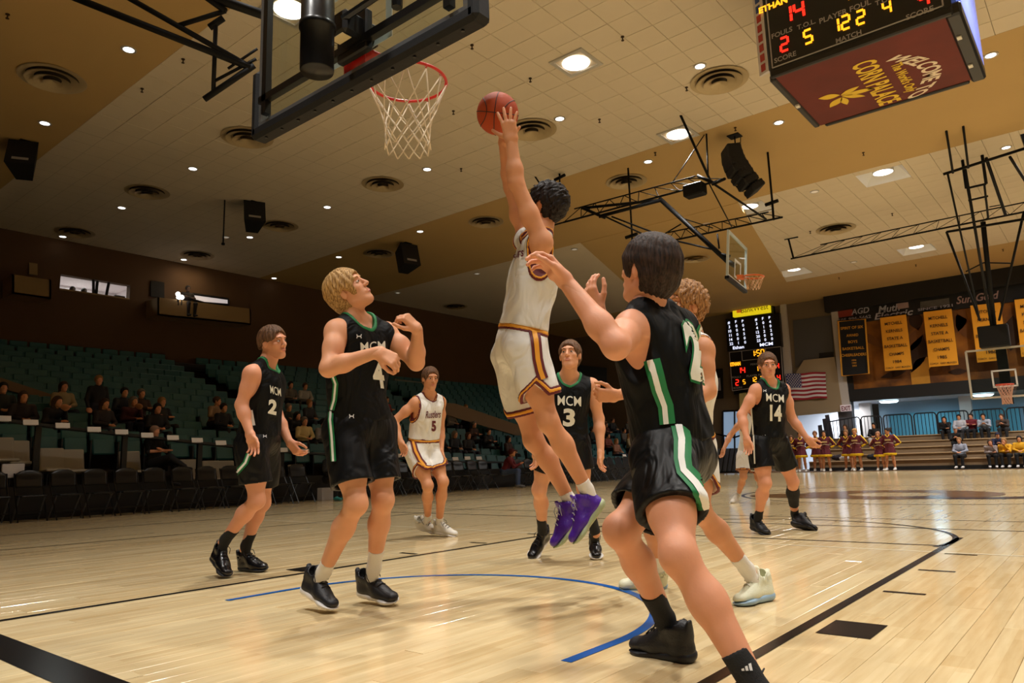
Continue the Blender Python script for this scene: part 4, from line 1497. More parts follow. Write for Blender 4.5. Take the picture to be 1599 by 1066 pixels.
# ---- number 14
P14 = player('person', 'player in black number 14 jersey with a black calf sleeve', dict(
    hipL=at(1213, 690, 7.28), hipR=at(1184, 692, 7.18), kneeL=at(1238, 752, 7.30), kneeR=at(1195, 754, 7.04), ankL=at(1241, 802, 7.62), ankR=at(1184, 806, 7.22),
    neck=at(1200, 597, 7.22), head=at(1199, 571, 7.18), shL=at(1224, 608, 7.30), shR=at(1180, 609, 7.14), elR=at(1158, 648, 7.10), wrR=at(1166, 683, 6.98), elL=at(1237, 654, 7.34), wrL=at(1260, 684, 7.22)),
    (cf(-.12, .04, .95), UP), dict(R=dict(f=cf(.08, -.98, .15), t=cf(.7, .1, .6), curl=18), L=dict(f=cf(.65, -.74, .1), t=cf(.5, .4, .7), curl=25)),
    S=1.0, skin=SK3, hair=HBROWN, style='short', socks=M_SOCKB, sock_len=.09, shoes=(M_SHOEB, M_SOLEB, M_LACEB), sleeve=('L', .16, .72, M_SOCKB),
    shoe_pts=dict(R=(at(1176, 826, 7.34), at(1200, 837, 7.06)), L=(at(1234, 820, 7.56), at(1276, 830, 7.30))), hem=.64, seed=12, h=.0085)

# ---- far white player partly hidden by number 14
PB = player('person', 'distant player in white half hidden behind number 14', dict(
    hipL=at(1177, 712, 12.1), hipR=at(1160, 713, 12.0), kneeL=at(1184, 746, 12.1), kneeR=at(1161, 744, 11.9), ankL=at(1198, 779, 12.4), ankR=at(1153, 772, 12.3),
    neck=at(1172, 646, 12.05), head=at(1177, 630, 12.0), shL=at(1186, 654, 12.1), shR=at(1160, 655, 11.95), elR=at(1140, 680, 11.9), wrR=at(1130, 701, 11.7), elL=at(1192, 684, 12.1), wrL=at(1190, 708, 12.0)),
    (cf(.3, .0, .9), UP), dict(R=dict(f=cf(-.3, -.9, .2), t=cf(.5, .2, .6), curl=22), L=dict(f=cf(0, -1, .1), t=cf(0, 0, 1), curl=22)),
    S=.98, skin=SK2, hair=HBROWN, style='short', socks=M_SOCKW, sock_len=.09, shoes=(M_SHOEW, M_SOLEW, M_LACEW), shoe_pts=dict(R=(at(1152, 784, 12.3), at(1140, 788, 12.0)), L=(at(1200, 786, 12.4), at(1196, 789, 12.1))),
    hem=.72, seed=14, h=.012, eyes=False, **WT)

# ---- lettering, numbers and stripes printed on the uniforms
M_NUM = mat('uniform_cream_number', rgb(224, 222, 208), .7)
M_LOGOW = mat('small_white_logo', rgb(220, 220, 220), .6)
def uni(pl, items):
    tj, ts = pl['bvh'](pl['jersey']), pl['bvh'](pl['shorts'])
    for (where, kind, data, m, off) in items:
        par = pl['jersey'] if where == 'j' else pl['shorts']
        tr = [tj] if where == 'j' else [ts]
        if kind == 'text':
            nm = 'jersey_number' if data[0].isdigit() else 'jersey_lettering'
            decal(nm, m, par, pl, tr, vf=text_px(*data), maxlen=4.0, off=off)
        elif kind == 'strip':
            decal('side_stripe', m, par, pl, tr, polys=strip(*data), maxlen=4.0, off=off)
        elif kind == 'poly':
            decal('small_logo', m, par, pl, tr, polys=data, maxlen=4.0, off=off)
def ua(x, y, s=1.0):
    q = [[(-4, -3), (-2.6, -3), (-1.9, -.8), (-1.9, .8), (-3.3, .8), (-3.3, -.8)], [(4, -3), (2.6, -3), (1.9, -.8), (1.9, .8), (3.3, .8), (3.3, -.8)], [(-3.3, .8), (-1.9, .8), (-2.6, 3), (-4, 3)], [(3.3, .8), (1.9, .8), (2.6, 3), (4, 3)], [(-1.9, -.8), (1.9, -.8), (1.9, .8), (-1.9, .8)]]
    return [[(x + a * s, y + b * s) for a, b in p] for p in q]
O1, O2 = .0055, .008
uni(P4, [('j', 'text', ('4', (592, 604), (17, 2), (-5, -41), .03), M_NUM, O1), ('j', 'text', ('MCM', (582, 547), (38, -2), (-1, -14), .004), M_NUM, O1), ('j', 'poly', ua(560, 525), M_LOGOW, O1), ('s', 'poly', ua(549, 650), M_LOGOW, O1),
         ('j', 'strip', ([(519, 582), (525, 599), (523, 625), (519, 640)], -4, 4), M_GREEN, O1), ('j', 'strip', ([(519, 582), (525, 599), (523, 625), (519, 640)], -1.5, 1.5), M_WTRIM, O2), ('s', 'strip', ([(519, 632), (517, 655), (520, 690), (522, 720)], -4, 4), M_GREEN, O1), ('s', 'strip', ([(519, 632), (517, 655), (520, 690), (522, 720)], -1.7, 1.7), M_WTRIM, O2)])
LJ = [(1018, 562), (1030, 610), (1039, 634), (1042, 662)]
LS = [(1057, 650), (1065, 686), (1065, 716), (1068, 734), (1086, 754), (1098, 772), (1105, 792)]
uni(PF, [('j', 'strip', (LJ, -12, 12), M_GREEN, O1), ('j', 'strip', (LJ, -2, 6), M_WTRIM, O2), ('s', 'strip', (LS, -13, 13), M_GREEN, O1), ('s', 'strip', (LS, -3, 6.5), M_WTRIM, O2),
         ('j', 'text', ('22', (1100, 594), (52, 16), (-15, -84), .085), M_GREEN, .009), ('j', 'text', ('22', (1100, 594), (50, 15), (-15, -84), .05), M_NUM, .012)])
SS = [(829, 497), (836, 530), (839, 560), (843, 578), (848, 592)]
uni(PS, [('s', 'strip', (SS, -8, 8), M_MAROON, O1), ('s', 'strip', (SS, -3.5, 3.5), M_GOLD, O2), ('j', 'text', ('stlers', (806, 404), (30, -9), (-2, -14), .015, .35), M_MAROON, .009)])
uni(P3, [('j', 'text', ('MCM', (889, 633), (36, 2), (0, -15.5), .004), M_NUM, O1), ('j', 'text', ('3', (888, 664), (18, 1), (1, -26), .04), M_NUM, O1), ('j', 'poly', ua(867, 611, .8), M_LOGOW, O1)])
uni(P2, [('j', 'text', ('MCM', (430, 616), (16, 5), (-1, -13), .004), M_NUM, O1), ('j', 'text', ('2', (424, 645), (13, 3), (2, -21), .05), M_NUM, O1), ('s', 'poly', ua(413, 681, .7), M_LOGOW, O1), ('s', 'strip', ([(389, 708), (384, 722), (367, 742)], -4, 4), M_GREEN, O1), ('s', 'strip', ([(389, 708), (384, 722), (367, 742)], -1.6, 1.6), M_WTRIM, O2), ('j', 'strip', ([(392, 640), (396, 664)], -3, 3), M_WTRIM, O1)])
S5 = [(645, 688), (649, 704), (656, 718), (663, 727)]
uni(P5, [('j', 'text', ('Rustlers', (676, 652), (24, -1), (0, -11), .015, .35), M_MAROON, O1), ('j', 'text', ('5', (677, 672), (7, 0), (0, -15), .05), M_MAROON, O1), ('s', 'strip', (S5, -4.5, 4.5), M_MAROON, O1), ('s', 'strip', (S5, -1.8, 1.8), M_GOLD, O2)])
uni(P14, [('j', 'text', ('MCM', (1210, 627), (27, 2.5), (-.5, -12.5), .004), M_NUM, O1), ('j', 'text', ('14', (1211, 656), (18, 1), (0, -24), .04), M_NUM, O1), ('j', 'poly', ua(1194, 610, .6), M_LOGOW, O1), ('s', 'poly', ua(1193, 678, .6), M_LOGOW, O1),
          ('j', 'strip', ([(1174, 636), (1177, 684)], -1.1, 1.1), M_NUM, O1), ('s', 'strip', ([(1177, 680), (1179, 724)], -1.1, 1.1), M_NUM, O1)])
for sd, (x, y, s_) in dict(R=(1018, 976, 1.0), L=(1167, 1041, 1.9)).items():
    so = PF['socks'][sd]
    tr = [PF['bvh'](so)]
    for k in range(3):
        x0 = x - 4.5 * s_ + 3.2 * s_ * k
        hh = (2.2 + 2 * k) * s_
        decal('sock_logo', M_LOGOW, so, PF, tr, polys=[[(x0, y + 3 * s_), (x0 + 2.2 * s_, y + 3 * s_), (x0 + 2.2 * s_ - hh * .25, y + 3 * s_ - hh), (x0 - hh * .25 + .3, y + 3 * s_ - hh + 1.2)]], maxlen=3, off=.003)
# ================================================================== baskets, ball, hanging gear
M_STEEL = mat('black_steel', rgb(12, 11, 11), .32, spec=.4, var=.15, vscale=6)
M_STEELM = mat('black_steel_matt', rgb(10, 9, 9), .6, spec=.2)
M_PAD = mat('black_edge_pad', rgb(18, 18, 20), .6, spec=.3, bump=.1, bscale=50)
M_ALU = mat('aluminium_frame', rgb(120, 122, 124), .35, metal=.6)
M_RIM = mat('orange_red_rim', rgb(200, 36, 24), .35)
M_NET = mat('white_net_cord', rgb(226, 208, 182), .8)
M_WPAINT = mat('white_target_paint', rgb(225, 226, 226), .5)

def glass_mat():
    m = bpy.data.materials.new('backboard_glass')
    m.use_nodes = True
    nt = m.node_tree
    b = nt.nodes['Principled BSDF']
    out = nt.nodes['Material Output']
    tr = nt.nodes.new('ShaderNodeBsdfTransparent')
    tr.inputs[0].default_value = (.86, .90, .88, 1)
    gl = nt.nodes.new('ShaderNodeBsdfGlossy')
    gl.inputs['Roughness'].default_value = .02
    mx = nt.nodes.new('ShaderNodeMixShader')
    mx.inputs[0].default_value = .07
    nt.links.new(tr.outputs[0], mx.inputs[1])
    nt.links.new(gl.outputs[0], mx.inputs[2])
    nt.links.new(mx.outputs[0], out.inputs['Surface'])
    return m
M_GLASS = glass_mat()

def rim_net(root, c, r, m_rim, m_net, n=12, rows=6, L=.43, tube=.009, cord=.0042, flange=None):
    c = np.asarray(c, float)
    rb = MB().tube([c + V(r * math.cos(t), r * math.sin(t), 0) for t in np.linspace(0, 2 * math.pi, 49)[:-1]], tube, 8, closed=True)
    if flange is not None:
        fy = flange
        rb.prism([c + V(-.11, -r * .86, .008), c + V(.11, -r * .86, .008), c + V(.09, fy, .008), c + V(-.09, fy, .008)], (0, 0, .012))
        rb.prism([c + V(-.09, fy, .02), c + V(.09, fy, .02), c + V(.09, fy, -.09), c + V(-.09, fy, -.09)], (0, -.012, 0))
    for k in range(n):
        t = 2 * math.pi * (k + .5) / n
        rb.tube([c + V((r - .012) * math.cos(t), (r - .012) * math.sin(t), -.004), c + V((r) * math.cos(t), (r) * math.sin(t), -.026), c + V((r + .010) * math.cos(t), (r + .010) * math.sin(t), -.006)], .003, 5)
    rim = rb.build('rim', m_rim, root, True)
    prof = [(0, 1.0), (.18, .86), (.34, .74), (.5, .63), (.66, .565), (.82, .555), (1.0, .585)]
    def rad(q):
        for (a, ra), (b, rb_) in zip(prof[:-1], prof[1:]):
            if a <= q <= b:
                return r * (ra + (rb_ - ra) * (q - a) / (b - a))
        return r * prof[-1][1]
    nb = MB()
    zs = [0, .30, .46, .60, .73, .86, .97]
    for k in range(n):
        for sg in (1, -1):
            pts = []
            for j, q in enumerate(zs):
                sub = 3
                a = 2 * math.pi * (k + .5 + sg * .5 * j) / n
                pts.append(c + V(rad(q) * math.cos(a), rad(q) * math.sin(a), -.02 - q * L + .006 * math.sin(k * 2.1 + j)))
            nb.tube(pts, cord, 5)
    nb.build('net', m_net, root, True)
    return rim

# ---- near basket (hung from the ceiling), seen from behind
hx = -.045
e = empty('basketball_hoop', (0, 0, 0), 0, 'near basket seen from behind with glass backboard and white net', 'basketball hoop')
bx0, bx1, by, bz0, bz1 = -.915 + hx, .915 + hx, 1.205, 2.895, 3.965
MB().box(((bx0 + bx1) / 2, by, (bz0 + bz1) / 2), (1.80, .012, 1.04)).build('backboard_glass', M_GLASS, e)
fr = MB()
for (cx, cz, dx, dz) in ((hx, bz0 + .02, 1.83, .045), (hx, bz1 - .02, 1.83, .045), (bx0 + .02, (bz0 + bz1) / 2, .045, 1.0), (bx1 - .02, (bz0 + bz1) / 2, .045, 1.0)):
    fr.box((cx, by - .02, cz), (dx, .05, dz), bev=.006)
fr.build('backboard_frame', M_ALU, e)
tg = MB()
for (cx, cz, dx, dz) in ((hx, 3.07, .61, .05), (hx, 3.50, .61, .05), (hx - .28, 3.285, .05, .38), (hx + .28, 3.285, .05, .38)):
    tg.box((cx, by + .009, cz), (dx, .003, dz))
tg.build('target_square', M_WPAINT, e)
pd = MB()
pd.box((hx, 1.20, bz0 - .022), (1.93, .115, .085), bev=.022)
for sx in (bx0 - .025, bx1 + .025):
    pd.box((sx, 1.20, bz0 + .17), (.075, .115, .46), bev=.022)
pdo = pd.build('edge_padding', M_PAD, e)
sc_ = MB()
for k in range(11):
    sc_.lathe([(.009, -.004), (.009, .003), (.0001, .003)], (hx - .85 + .17 * k, 1.185, bz0 - .068), 8)
sc_.build('padding_screw', M_STEEL, pdo)
# inner brace bars behind the glass
br = MB()
br.box((hx, by - .06, bz0 + .16), (1.72, .04, .045))
br.box((hx - .80, by - .06, 3.45), (.045, .04, 1.0))
br.box((hx + .80, by - .06, 3.45), (.045, .04, 1.0))
br.build('brace_bar', M_STEEL, e)
pc = at(495, 95, 3.72)
px_, py_ = pc[0], pc[1]
ms = MB().lathe([(.001, 2.75), (.082, 2.75), (.085, 2.76), (.085, 2.98), (.093, 2.985), (.093, 3.015), (.085, 3.02), (.083, 3.35), (.088, 3.42), (.088, H)], (px_, py_, 0), 28)
ms.build('mast', M_STEEL, e, True)
bk_ = MB()
bk_.box((hx + .08, (py_ + by) / 2 + .10, 3.12), (.16, by - py_ - .1, .14), bev=.02)
bk_.box((hx + .06, by - .05, 3.11), (.26, .05, .24), bev=.01)
bk_.tube([(px_ + .02, py_ + .05, 3.5), (hx + .1, by - .04, 3.86)], .03, 8)
bk_.tube([(px_, py_, 3.55), (hx - .72, by - .05, 3.84)], .024, 8)
bk_.build('mount_bracket', M_STEEL, e)
MB().box((hx + .085, by - .16, 3.045), (.10, .06, .004)).build('warning_label', mat('paper_label', rgb(214, 196, 150), .7), e)
rim_net(e, (hx, 1.60, 3.05), .235, M_RIM, M_NET, flange=-.39)
sh = at(620, 12, 3.9)
MB().tube([sh, sh + V(0, 0, .5)], .03, 8).tube([at(535, 30, 3.9), at(640, -40, 3.8)], .02, 6).build('height_adjuster', M_STEEL, e)

# ---- folded steel frame at the upper left
e = empty('basket_frame', (0, 0, 0), 0, 'dark folded steel basket frame at the upper left, behind the backboard', 'steel frame')
d_ = 6.6
def bar(name, pts, r, par, n=8, m=None):
    return MB().tube(pts, r, n).build(name, m or M_STEELM, par, True)
q = lambda x, y, d=d_: at(x, y, d)
bar('main_tube', [q(60, -26), q(393, 106)], .034, e)
bar('main_tube', [q(150, -32), q(388, 103)], .026, e)
bar('cross_tube', [q(275, 41), q(352, 17)], .022, e)
bar('cross_tube', [q(352, 17), q(300, -20)], .03, e)
bar('upright', [q(337, 36), q(333, 147)], .020, e)
bar('foot_plate', [q(327, 43), q(349, 28)], .030, e)
bar('lower_tube', [q(319, 155), q(397, 102)], .028, e)
bar('stay', [q(336, 126), q(400, 92)], .014, e)
bar('stay', [q(356, 107), q(402, 76)], .012, e)
bar('long_bar', [q(280, -22), q(408, 22)], .045, e)
bar('hanger', [q(60, -26), q(60, -26) + V(0, 0, H - q(60, -26)[2])], .03, e)
bar('hanger', [q(150, -32), q(150, -32) + V(0, 0, H - q(150, -32)[2])], .03, e)
bar('hanger', [q(280, -22), q(280, -22) + V(0, 0, H - q(280, -22)[2])], .03, e)

# ---- ball in the shooter's hand
bc = at(777, 177.5, 4.15)
def ball_mat():
    m = mat('pebbled_orange_leather', rgb(170, 66, 24), .6, spec=.3, var=.12, vscale=20, bump=.35, bscale=420)
    return m
e = empty('basketball', bc, 0, 'orange leather basketball held up at the top of the shot', 'ball')
rb_ = .119
nb_, ns_ = 40, 24
vs_ = [V(math.sin(math.pi * j / ns_) * math.cos(2 * math.pi * i / nb_), math.sin(math.pi * j / ns_) * math.sin(2 * math.pi * i / nb_), math.cos(math.pi * j / ns_)) * rb_ for j in range(ns_ + 1) for i in range(nb_)]
fs_ = [(j * nb_ + i, (j + 1) * nb_ + i, (j + 1) * nb_ + (i + 1) % nb_, j * nb_ + (i + 1) % nb_) for j in range(ns_) for i in range(nb_)]
mesh_obj('ball_skin', vs_, fs_, ball_mat(), e, True)
sm_ = MB()
B0, B1, B2 = cf(.1, .96, .25), cf(.99, -.1, .1), None
B1 = nrm(B1 - B0 * (B1 @ B0))
B2 = np.cross(B0, B1)
cir = lambda a, b, o_=0.0, off=None: [(a * math.cos(t) + b * math.sin(t)) * math.sqrt(1 - o_ * o_) * (rb_ + .0002) + (0 if off is None else off * o_ * rb_) for t in np.linspace(0, 2 * math.pi, 49)[:-1]]
sm_.tube(cir(B1, B2), .0026, 5, True)
sm_.tube(cir(B0, B2), .0026, 5, True)
for sg in (1, -1):
    sm_.tube([nrm(B2 * math.cos(t) + B0 * (math.sin(t)) * .9 + B1 * sg * (.72 - .30 * math.cos(2 * t))) * (rb_ + .0002) for t in np.linspace(0, 2 * math.pi, 61)[:-1]], .0026, 5, True)
sm_.build('seam', mat('ball_seam_black', rgb(30, 16, 12), .6), e, True)

# ---- centre scoreboard
def face_text(name, txt, px, py, hpx, y, m, par, width=None, bold=.02, off=.004, shear=0.0):
    p = ony(px, py, y)
    d = (p - CAM) @ FW
    hh = hpx * d / FPX
    return flat_text(name, txt, p - V(0, 0, hh * .5), (1, 0, 0), (0, 0, 1), hh, m, par, None if width is None else width * d / FPX / .80, bold, off=off, shear=shear)

SEG = {'0': 'abcdef', '1': 'bc', '2': 'abged', '3': 'abgcd', '4': 'fgbc', '5': 'afgcd', '6': 'afgedc', '7': 'abc', '8': 'abcdefg', '9': 'abcdfg'}
def led(name, txt, px, py, hpx, y, m, par, off=-.006):
    p = ony(px, py, y)
    d = (p - CAM) @ FW
    hh = hpx * d / FPX
    ww = hh * .52
    mb = MB()
    n = len(txt)
    tw = sum(.35 if c == ':' else 1 for c in txt) * ww * 1.42
    x = p[0] - tw / 2
    t = hh * .15
    for c in txt:
        if c == ':':
            for zz in (-.18, .18):
                mb.box((x + ww * .25, y + off, p[2] + zz * hh), (t, .01, t))
            x += ww * 1.42 * .35
            continue
        cx = x + ww * .7
        pos = dict(a=(0, .5, 1), g=(0, 0, 1), d=(0, -.5, 1), f=(-.5, .25, 0), b=(.5, .25, 0), e=(-.5, -.25, 0), c=(.5, -.25, 0))
        for s_ in SEG[c]:
            ax_, az_, hz = pos[s_]
            mb.box((cx + ax_ * ww, y + off, p[2] + az_ * hh), (ww * .86 if hz else t, .01, t if hz else hh * .42))
        x += ww * 1.42
    return mb.build(name, m, par)

M_SBBLK = mat('scoreboard_black', rgb(14, 13, 14), .4)
M_LEDR = mat('led_red', rgb(255, 40, 24), .5, emit=2.2)
M_LEDA = mat('led_amber', rgb(255, 170, 30), .5, emit=2.0)
M_LEDW = mat('led_white', rgb(225, 230, 255), .5, emit=1.6)
M_SBTXT = mat('scoreboard_grey_letters', rgb(176, 170, 168), .6)
M_MAROONB = mat('maroon_banner_cloth', rgb(100, 34, 26), .75, var=.35, vscale=1.6)
M_CREAM = mat('cream_letters', rgb(232, 214, 190), .7)
M_YEL = mat('yellow_letters', rgb(228, 190, 40), .6)
e = empty('hanging_scoreboard', (0, 0, 0), 0, 'large four sided hanging scoreboard with maroon banner underneath', 'scoreboard')
sx0, sx1, sy0, sy1, sz0 = -.52, 1.98, 9.70, 12.12, 6.60
SY = sy0
MB().box(((sx0 + sx1) / 2, (sy0 + sy1) / 2 + .03, sz0 + 1.12), (sx1 - sx0 - .06, sy1 - sy0 - .1, 2.0)).build('cabinet', M_SBBLK, e)
MB().box(((sx0 + sx1) / 2, SY + .02, sz0 + 1.1), (sx1 - sx0, .05, 2.02), bev=.01).build('front_panel', M_SBBLK, e)
bd = MB()
for (a, b, r_) in (((sx0 + .05, sz0 + .16), (sx1 - .10, sz0 + .16), .011), ((sx0 + .05, sz0 + .16), (sx0 + .05, sz0 + 2.0), .011), ((sx1 - .10, sz0 + .16), (sx1 - .10, sz0 + 2.0), .011)):
    bd.tube([(a[0], SY - .01, a[1]), (b[0], SY - .01, b[1])], r_, 6)
bd.build('border_line', M_SBTXT, e)
zt = SY - .012
for (txt, px, py, h_) in (('FOULS', 1221, 51, 8), ('T.O.L.', 1259, 38, 8), ('PLAYER FOUL', 1319, 18, 9), ('MATCH', 1325, 57, 8), ('SCORE', 1226, 89, 8), ('SCORE', 1436, 20, 9), ('T.O.L.', 1382, 0, 8)):
    face_text('lettering', txt, px, py, h_, zt, M_SBTXT, e, bold=.02)
face_text('lettering', 'ETHAN', 1207, 8, 10, zt, M_LEDA, e, bold=.04)
for (txt, px, py, h_, m_) in (('14', 1238, 20, 26, M_LEDR), ('2', 1225, 69, 22, M_LEDR), ('5', 1262, 57, 22, M_LEDA), ('12', 1312, 38, 22, M_LEDA), ('2', 1344, 27, 22, M_LEDA), ('4', 1385, 12, 20, M_LEDA), ('1', 1321, -5, 16, M_LEDA), ('4', 1442, -2, 24, M_LEDR)):
    led('led_digit', txt, px, py, h_, zt, m_, e)
cn = MB()
for sgx, x_ in ((-1, sx0), (1, sx1)):
    cn.prism([(x_, SY, sz0 + .12), (x_ + sgx * .0, SY, sz0 + .12), (x_ + sgx * .17, SY + .10, sz0 + .12)], (0, 0, 1.9)) if False else None
MB().prism([(sx0 - .02, SY + .02, sz0 + .16), (sx0 - .20, SY + .10, sz0 + .16), (sx0 - .20, SY + .14, sz0 + .16), (sx0 - .02, SY + .10, sz0 + .16)], (0, 0, 1.9)).build('corner_panel', mat('white_ad_panel', rgb(214, 206, 204), .6), e)
adm = MB()
adr = mat('ad_panel_red', rgb(176, 60, 50), .6)
adb = mat('ad_panel_blue', rgb(60, 84, 140), .6)
for k in range(9):
    mm_ = MB().box((sx0 - .115, SY + .058, sz0 + .26 + .17 * k), (.085, .008, .12), (nrm(V(-.18, .08, 0)), nrm(V(.08, .18, 0)), V(0, 0, 1)))
    mm_.build('ad_letter', adr if k < 6 else adb, e)
MB().box((sx1 + .07, (sy0 + sy1) / 2, sz0 + 1.15), (.05, sy1 - sy0 - .1, 1.85)).build('video_panel', mat('video_screen', rgb(110, 130, 226), .3, var=.6, vscale=3, emit=.9, ecol=rgb(120, 140, 235)), e)
MB().box((sx1 + .0, (sy0 + sy1) / 2, sz0 + .09), (.2, sy1 - sy0 - .06, .2), bev=.03).build('side_rail', M_SBBLK, e)
MB().box((sx0 - .0, (sy0 + sy1) / 2, sz0 + .06), (.1, sy1 - sy0 - .2, .12), bev=.02).build('side_rail', M_SBBLK, e)
MB().box(((sx0 + sx1) / 2, sy0 + .02, sz0 + .06), (sx1 - sx0, .08, .12), bev=.02).build('side_rail', M_SBBLK, e)
MB().box(((sx0 + sx1) / 2, sy1 - .05, sz0 + .06), (sx1 - sx0 - .25, .08, .12), bev=.02).build('side_rail', M_SBBLK, e)
MB().prism([(sx0 + .05, sy0 + .06, sz0 + .03), (sx1 - .08, sy0 + .06, sz0 + .03), (sx1 - .08, sy1 - .08, sz0 + .03), (sx0 + .05, sy1 - .08, sz0 + .03)], (0, 0, .02)).build('underside_banner', M_MAROONB, e)
lt_ = MB()
for (lx, ly) in ((sx1 - .03, sy0 + .7), (sx1 - .03, sy1 - .7), (sx0 + .02, sy0 + 1.2)):
    lt_.box((lx, ly, sz0 - .015), (.06, .1, .03))
lt_.build('marker_lamp', mat('marker_lens', rgb(220, 214, 200), .4), e)
zb = sz0 + .026
def under_text(name, txt, px, py, hh, m, width, bold=.03, arc=0.0):
    p = onz(px, py, zb)
    vs_, fs_ = text_mesh(txt, bold)
    w0 = vs_[:, 0].max() - vs_[:, 0].min()
    s_ = (vs_[:, 0] - (vs_[:, 0].max() + vs_[:, 0].min()) / 2) / w0 * width
    t_ = vs_[:, 1] / .72 * hh - hh / 2
    yy = p[1] + s_
    xx = p[0] + t_ - arc * (s_ / (width / 2)) ** 2
    return mesh_obj(name, np.stack([xx, yy, np.full(len(xx), zb - .003)], 1), fs_, m, e)
under_text('banner_lettering', 'WELCOME TO', 1455, 108, .26, M_CREAM, 1.65, arc=.42)
under_text('banner_lettering', "The World's Only", 1413, 121, .15, M_YEL, 1.15)
under_text('banner_lettering', 'CORN PALACE', 1371, 130, .33, M_YEL, 1.75)
p0 = onz(1312, 148, zb)
cb = MB()
def leaf_poly(c, a, L, w_, z=zb - .003, n=7):
    d = V(math.cos(a), math.sin(a), 0)
    s_ = V(-d[1], d[0], 0)
    L_ = [c + d * L * k / n + s_ * w_ * math.sin(math.pi * k / n) for k in range(n + 1)]
    R_ = [c + d * L * k / n - s_ * w_ * math.sin(math.pi * k / n) for k in range(n, -1, -1)]
    pts = [np.array([p[0], p[1], z]) for p in L_ + R_[1:-1]]
    return pts
for (dx, dy, a, L, w_) in ((.0, .05, 0.2, .52, .07), (0, .05, .75, .42, .06), (0, .02, -.35, .34, .06), (0, .1, 2.4, .36, .08), (0, 0, 3.5, .34, .09), (0, .1, 1.6, .34, .06)):
    pp = leaf_poly(V(p0[0] + dx, p0[1] + dy, 0), a, L, w_)
    cb.add(pp, [tuple(range(len(pp)))])
cb.build('corn_emblem', M_YEL, e)
hg = MB()
for (x_, y_) in ((sx0 + .3, sy0 + .3), (sx1 - .3, sy0 + .3), (sx0 + .3, sy1 - .3), (sx1 - .3, sy1 - .3)):
    hg.tube([(x_, y_, sz0 + 2.1), (x_, y_, H)], .02, 6)
hg.build('hanger_cable', M_STEELM, e)

# ---- side basket with its trusses
e = empty('side_basket', (0, 0, 0), 0, 'small glass side basket folded up under the ceiling on a black truss', 'basketball hoop')
def lattice(name, a0, a1, b0, b1, par, n=8, r=.028, r2=.012):
    """a = lower chord, b = upper chord"""
    mb = MB()
    mb.tube([a0, a1], r, 6)
    mb.tube([b0, b1], r * .7, 6)
    for k in range(n):
        p = a0 + (a1 - a0) * k / n
        q_ = b0 + (b1 - b0) * (k + .5) / n
        p2 = a0 + (a1 - a0) * (k + 1) / n
        mb.tube([p, q_], r2, 5, cap=False)
        mb.tube([q_, p2], r2, 5, cap=False)
    return mb.build(name, M_STEELM, par)
T = lambda x, y: ony(x, y, 14.6)
T2 = lambda x, y: ony(x, y, 17.4)
T3 = lambda x, y: ony(x, y, 15.6)
lattice('lattice_truss', T(880, 347), T(1133, 279), T(897, 326), T(1086, 275), e)
lattice('lattice_truss', T2(1043, 377), T2(1222, 339), T2(1043, 363), T2(1200, 331), e)
bars = [((908, 325, 14.6), (1034, 312, 15.6), .05), ((935, 338, 14.6), (1034, 312, 15.6), .06), ((1030, 310, 15.6), (1136, 408, 15.6), .075), ((908, 324, 14.6), (945, 340, 14.7), .05), ((945, 338, 14.6), (1016, 371, 15.4), .03), ((955, 338, 14.7), (1052, 375, 16.2), .03),
        ((1036, 366, 16.0), (1063, 350, 15.6), .025), ((1064, 340, 15.6), (1113, 356, 16.6), .02), ((1052, 375, 16.2), (1112, 389, 15.7), .03), ((1061, 176, 14.0), (1110, 284, 14.7), .04), ((1103, 207, 15.4), (1106, 284, 14.9), .03), ((1100, 210, 15.4), (1050, 285, 14.6), .018),
        ((1110, 284, 14.6), (1196, 342, 17.2), .035), ((1108, 288, 14.6), (1143, 355, 17.2), .02), ((1089, 274, 14.6), (1113, 285, 14.6), .05), ((1112, 288, 14.6), (1132, 279, 14.6), .05), ((1120, 365, 15.6), (1123, 388, 15.6), .03), ((1120, 396, 15.6), (1140, 400, 15.6), .05), ((824, 258, 14.6), (845, 290, 14.6), .03), ((874, 278, 14.9), (874, 296, 14.6), .03), ((845, 357, 14.6), (880, 347, 14.6), .03),
        ((1206, 317, 17.6), (1208, 343, 17.4), .04), ((987, 370, 15.9), (986, 384, 15.9), .03)]
for (a, b, r) in bars:
    bar('frame_tube', [ony(*a), ony(*b)], r * .8, e, 6)
for (a, b, y) in (((1048, 179), (1073, 171), 14.0), ((1092, 208), (1115, 201), 15.4), ((818, 262), (835, 252), 14.6), ((866, 281), (882, 273), 14.9), ((1195, 320), (1215, 313), 17.6), ((977, 371), (995, 365), 15.9)):
    bar('ceiling_plate', [ony(*a, y), ony(*b, y)], .05, e, 6)
for (a, y) in (((1061, 176), 14.0), ((1103, 207), 15.4), ((826, 257), 14.6), ((874, 278), 14.9), ((1206, 316), 17.6), ((987, 368), 15.9)):
    p = ony(*a, y)
    if p[2] < H:
        bar('ceiling_stem', [p, V(p[0], p[1], H)], .03, e, 6)
MB().box(ony(1085, 297, 14.5), (.5, .3, .3), bev=.03).build('winch_motor', M_STEELM, e)
bc_ = ony(1151, 408, 15.6)
nrmv = nrm(V(.98, .16, -.10))
sv = nrm(np.cross(V(0, 0, 1), nrmv))
uv = np.cross(nrmv, sv)
AXB = (nrmv, sv, uv)
MB().box(bc_, (.02, 1.74, 1.0), AXB).build('backboard_glass', M_GLASS, e)
f_ = MB()
for (o1, o2, d1, d2) in ((0, .52, 1.84, .055), (0, -.52, 1.84, .055), (.90, 0, .055, 1.1), (-.90, 0, .055, 1.1)):
    f_.box(bc_ + sv * o1 + uv * o2, (.05, d1, d2), AXB)
f_.build('backboard_frame', mat('pale_blue_white_frame', rgb(206, 218, 226), .5), e)
f_ = MB()
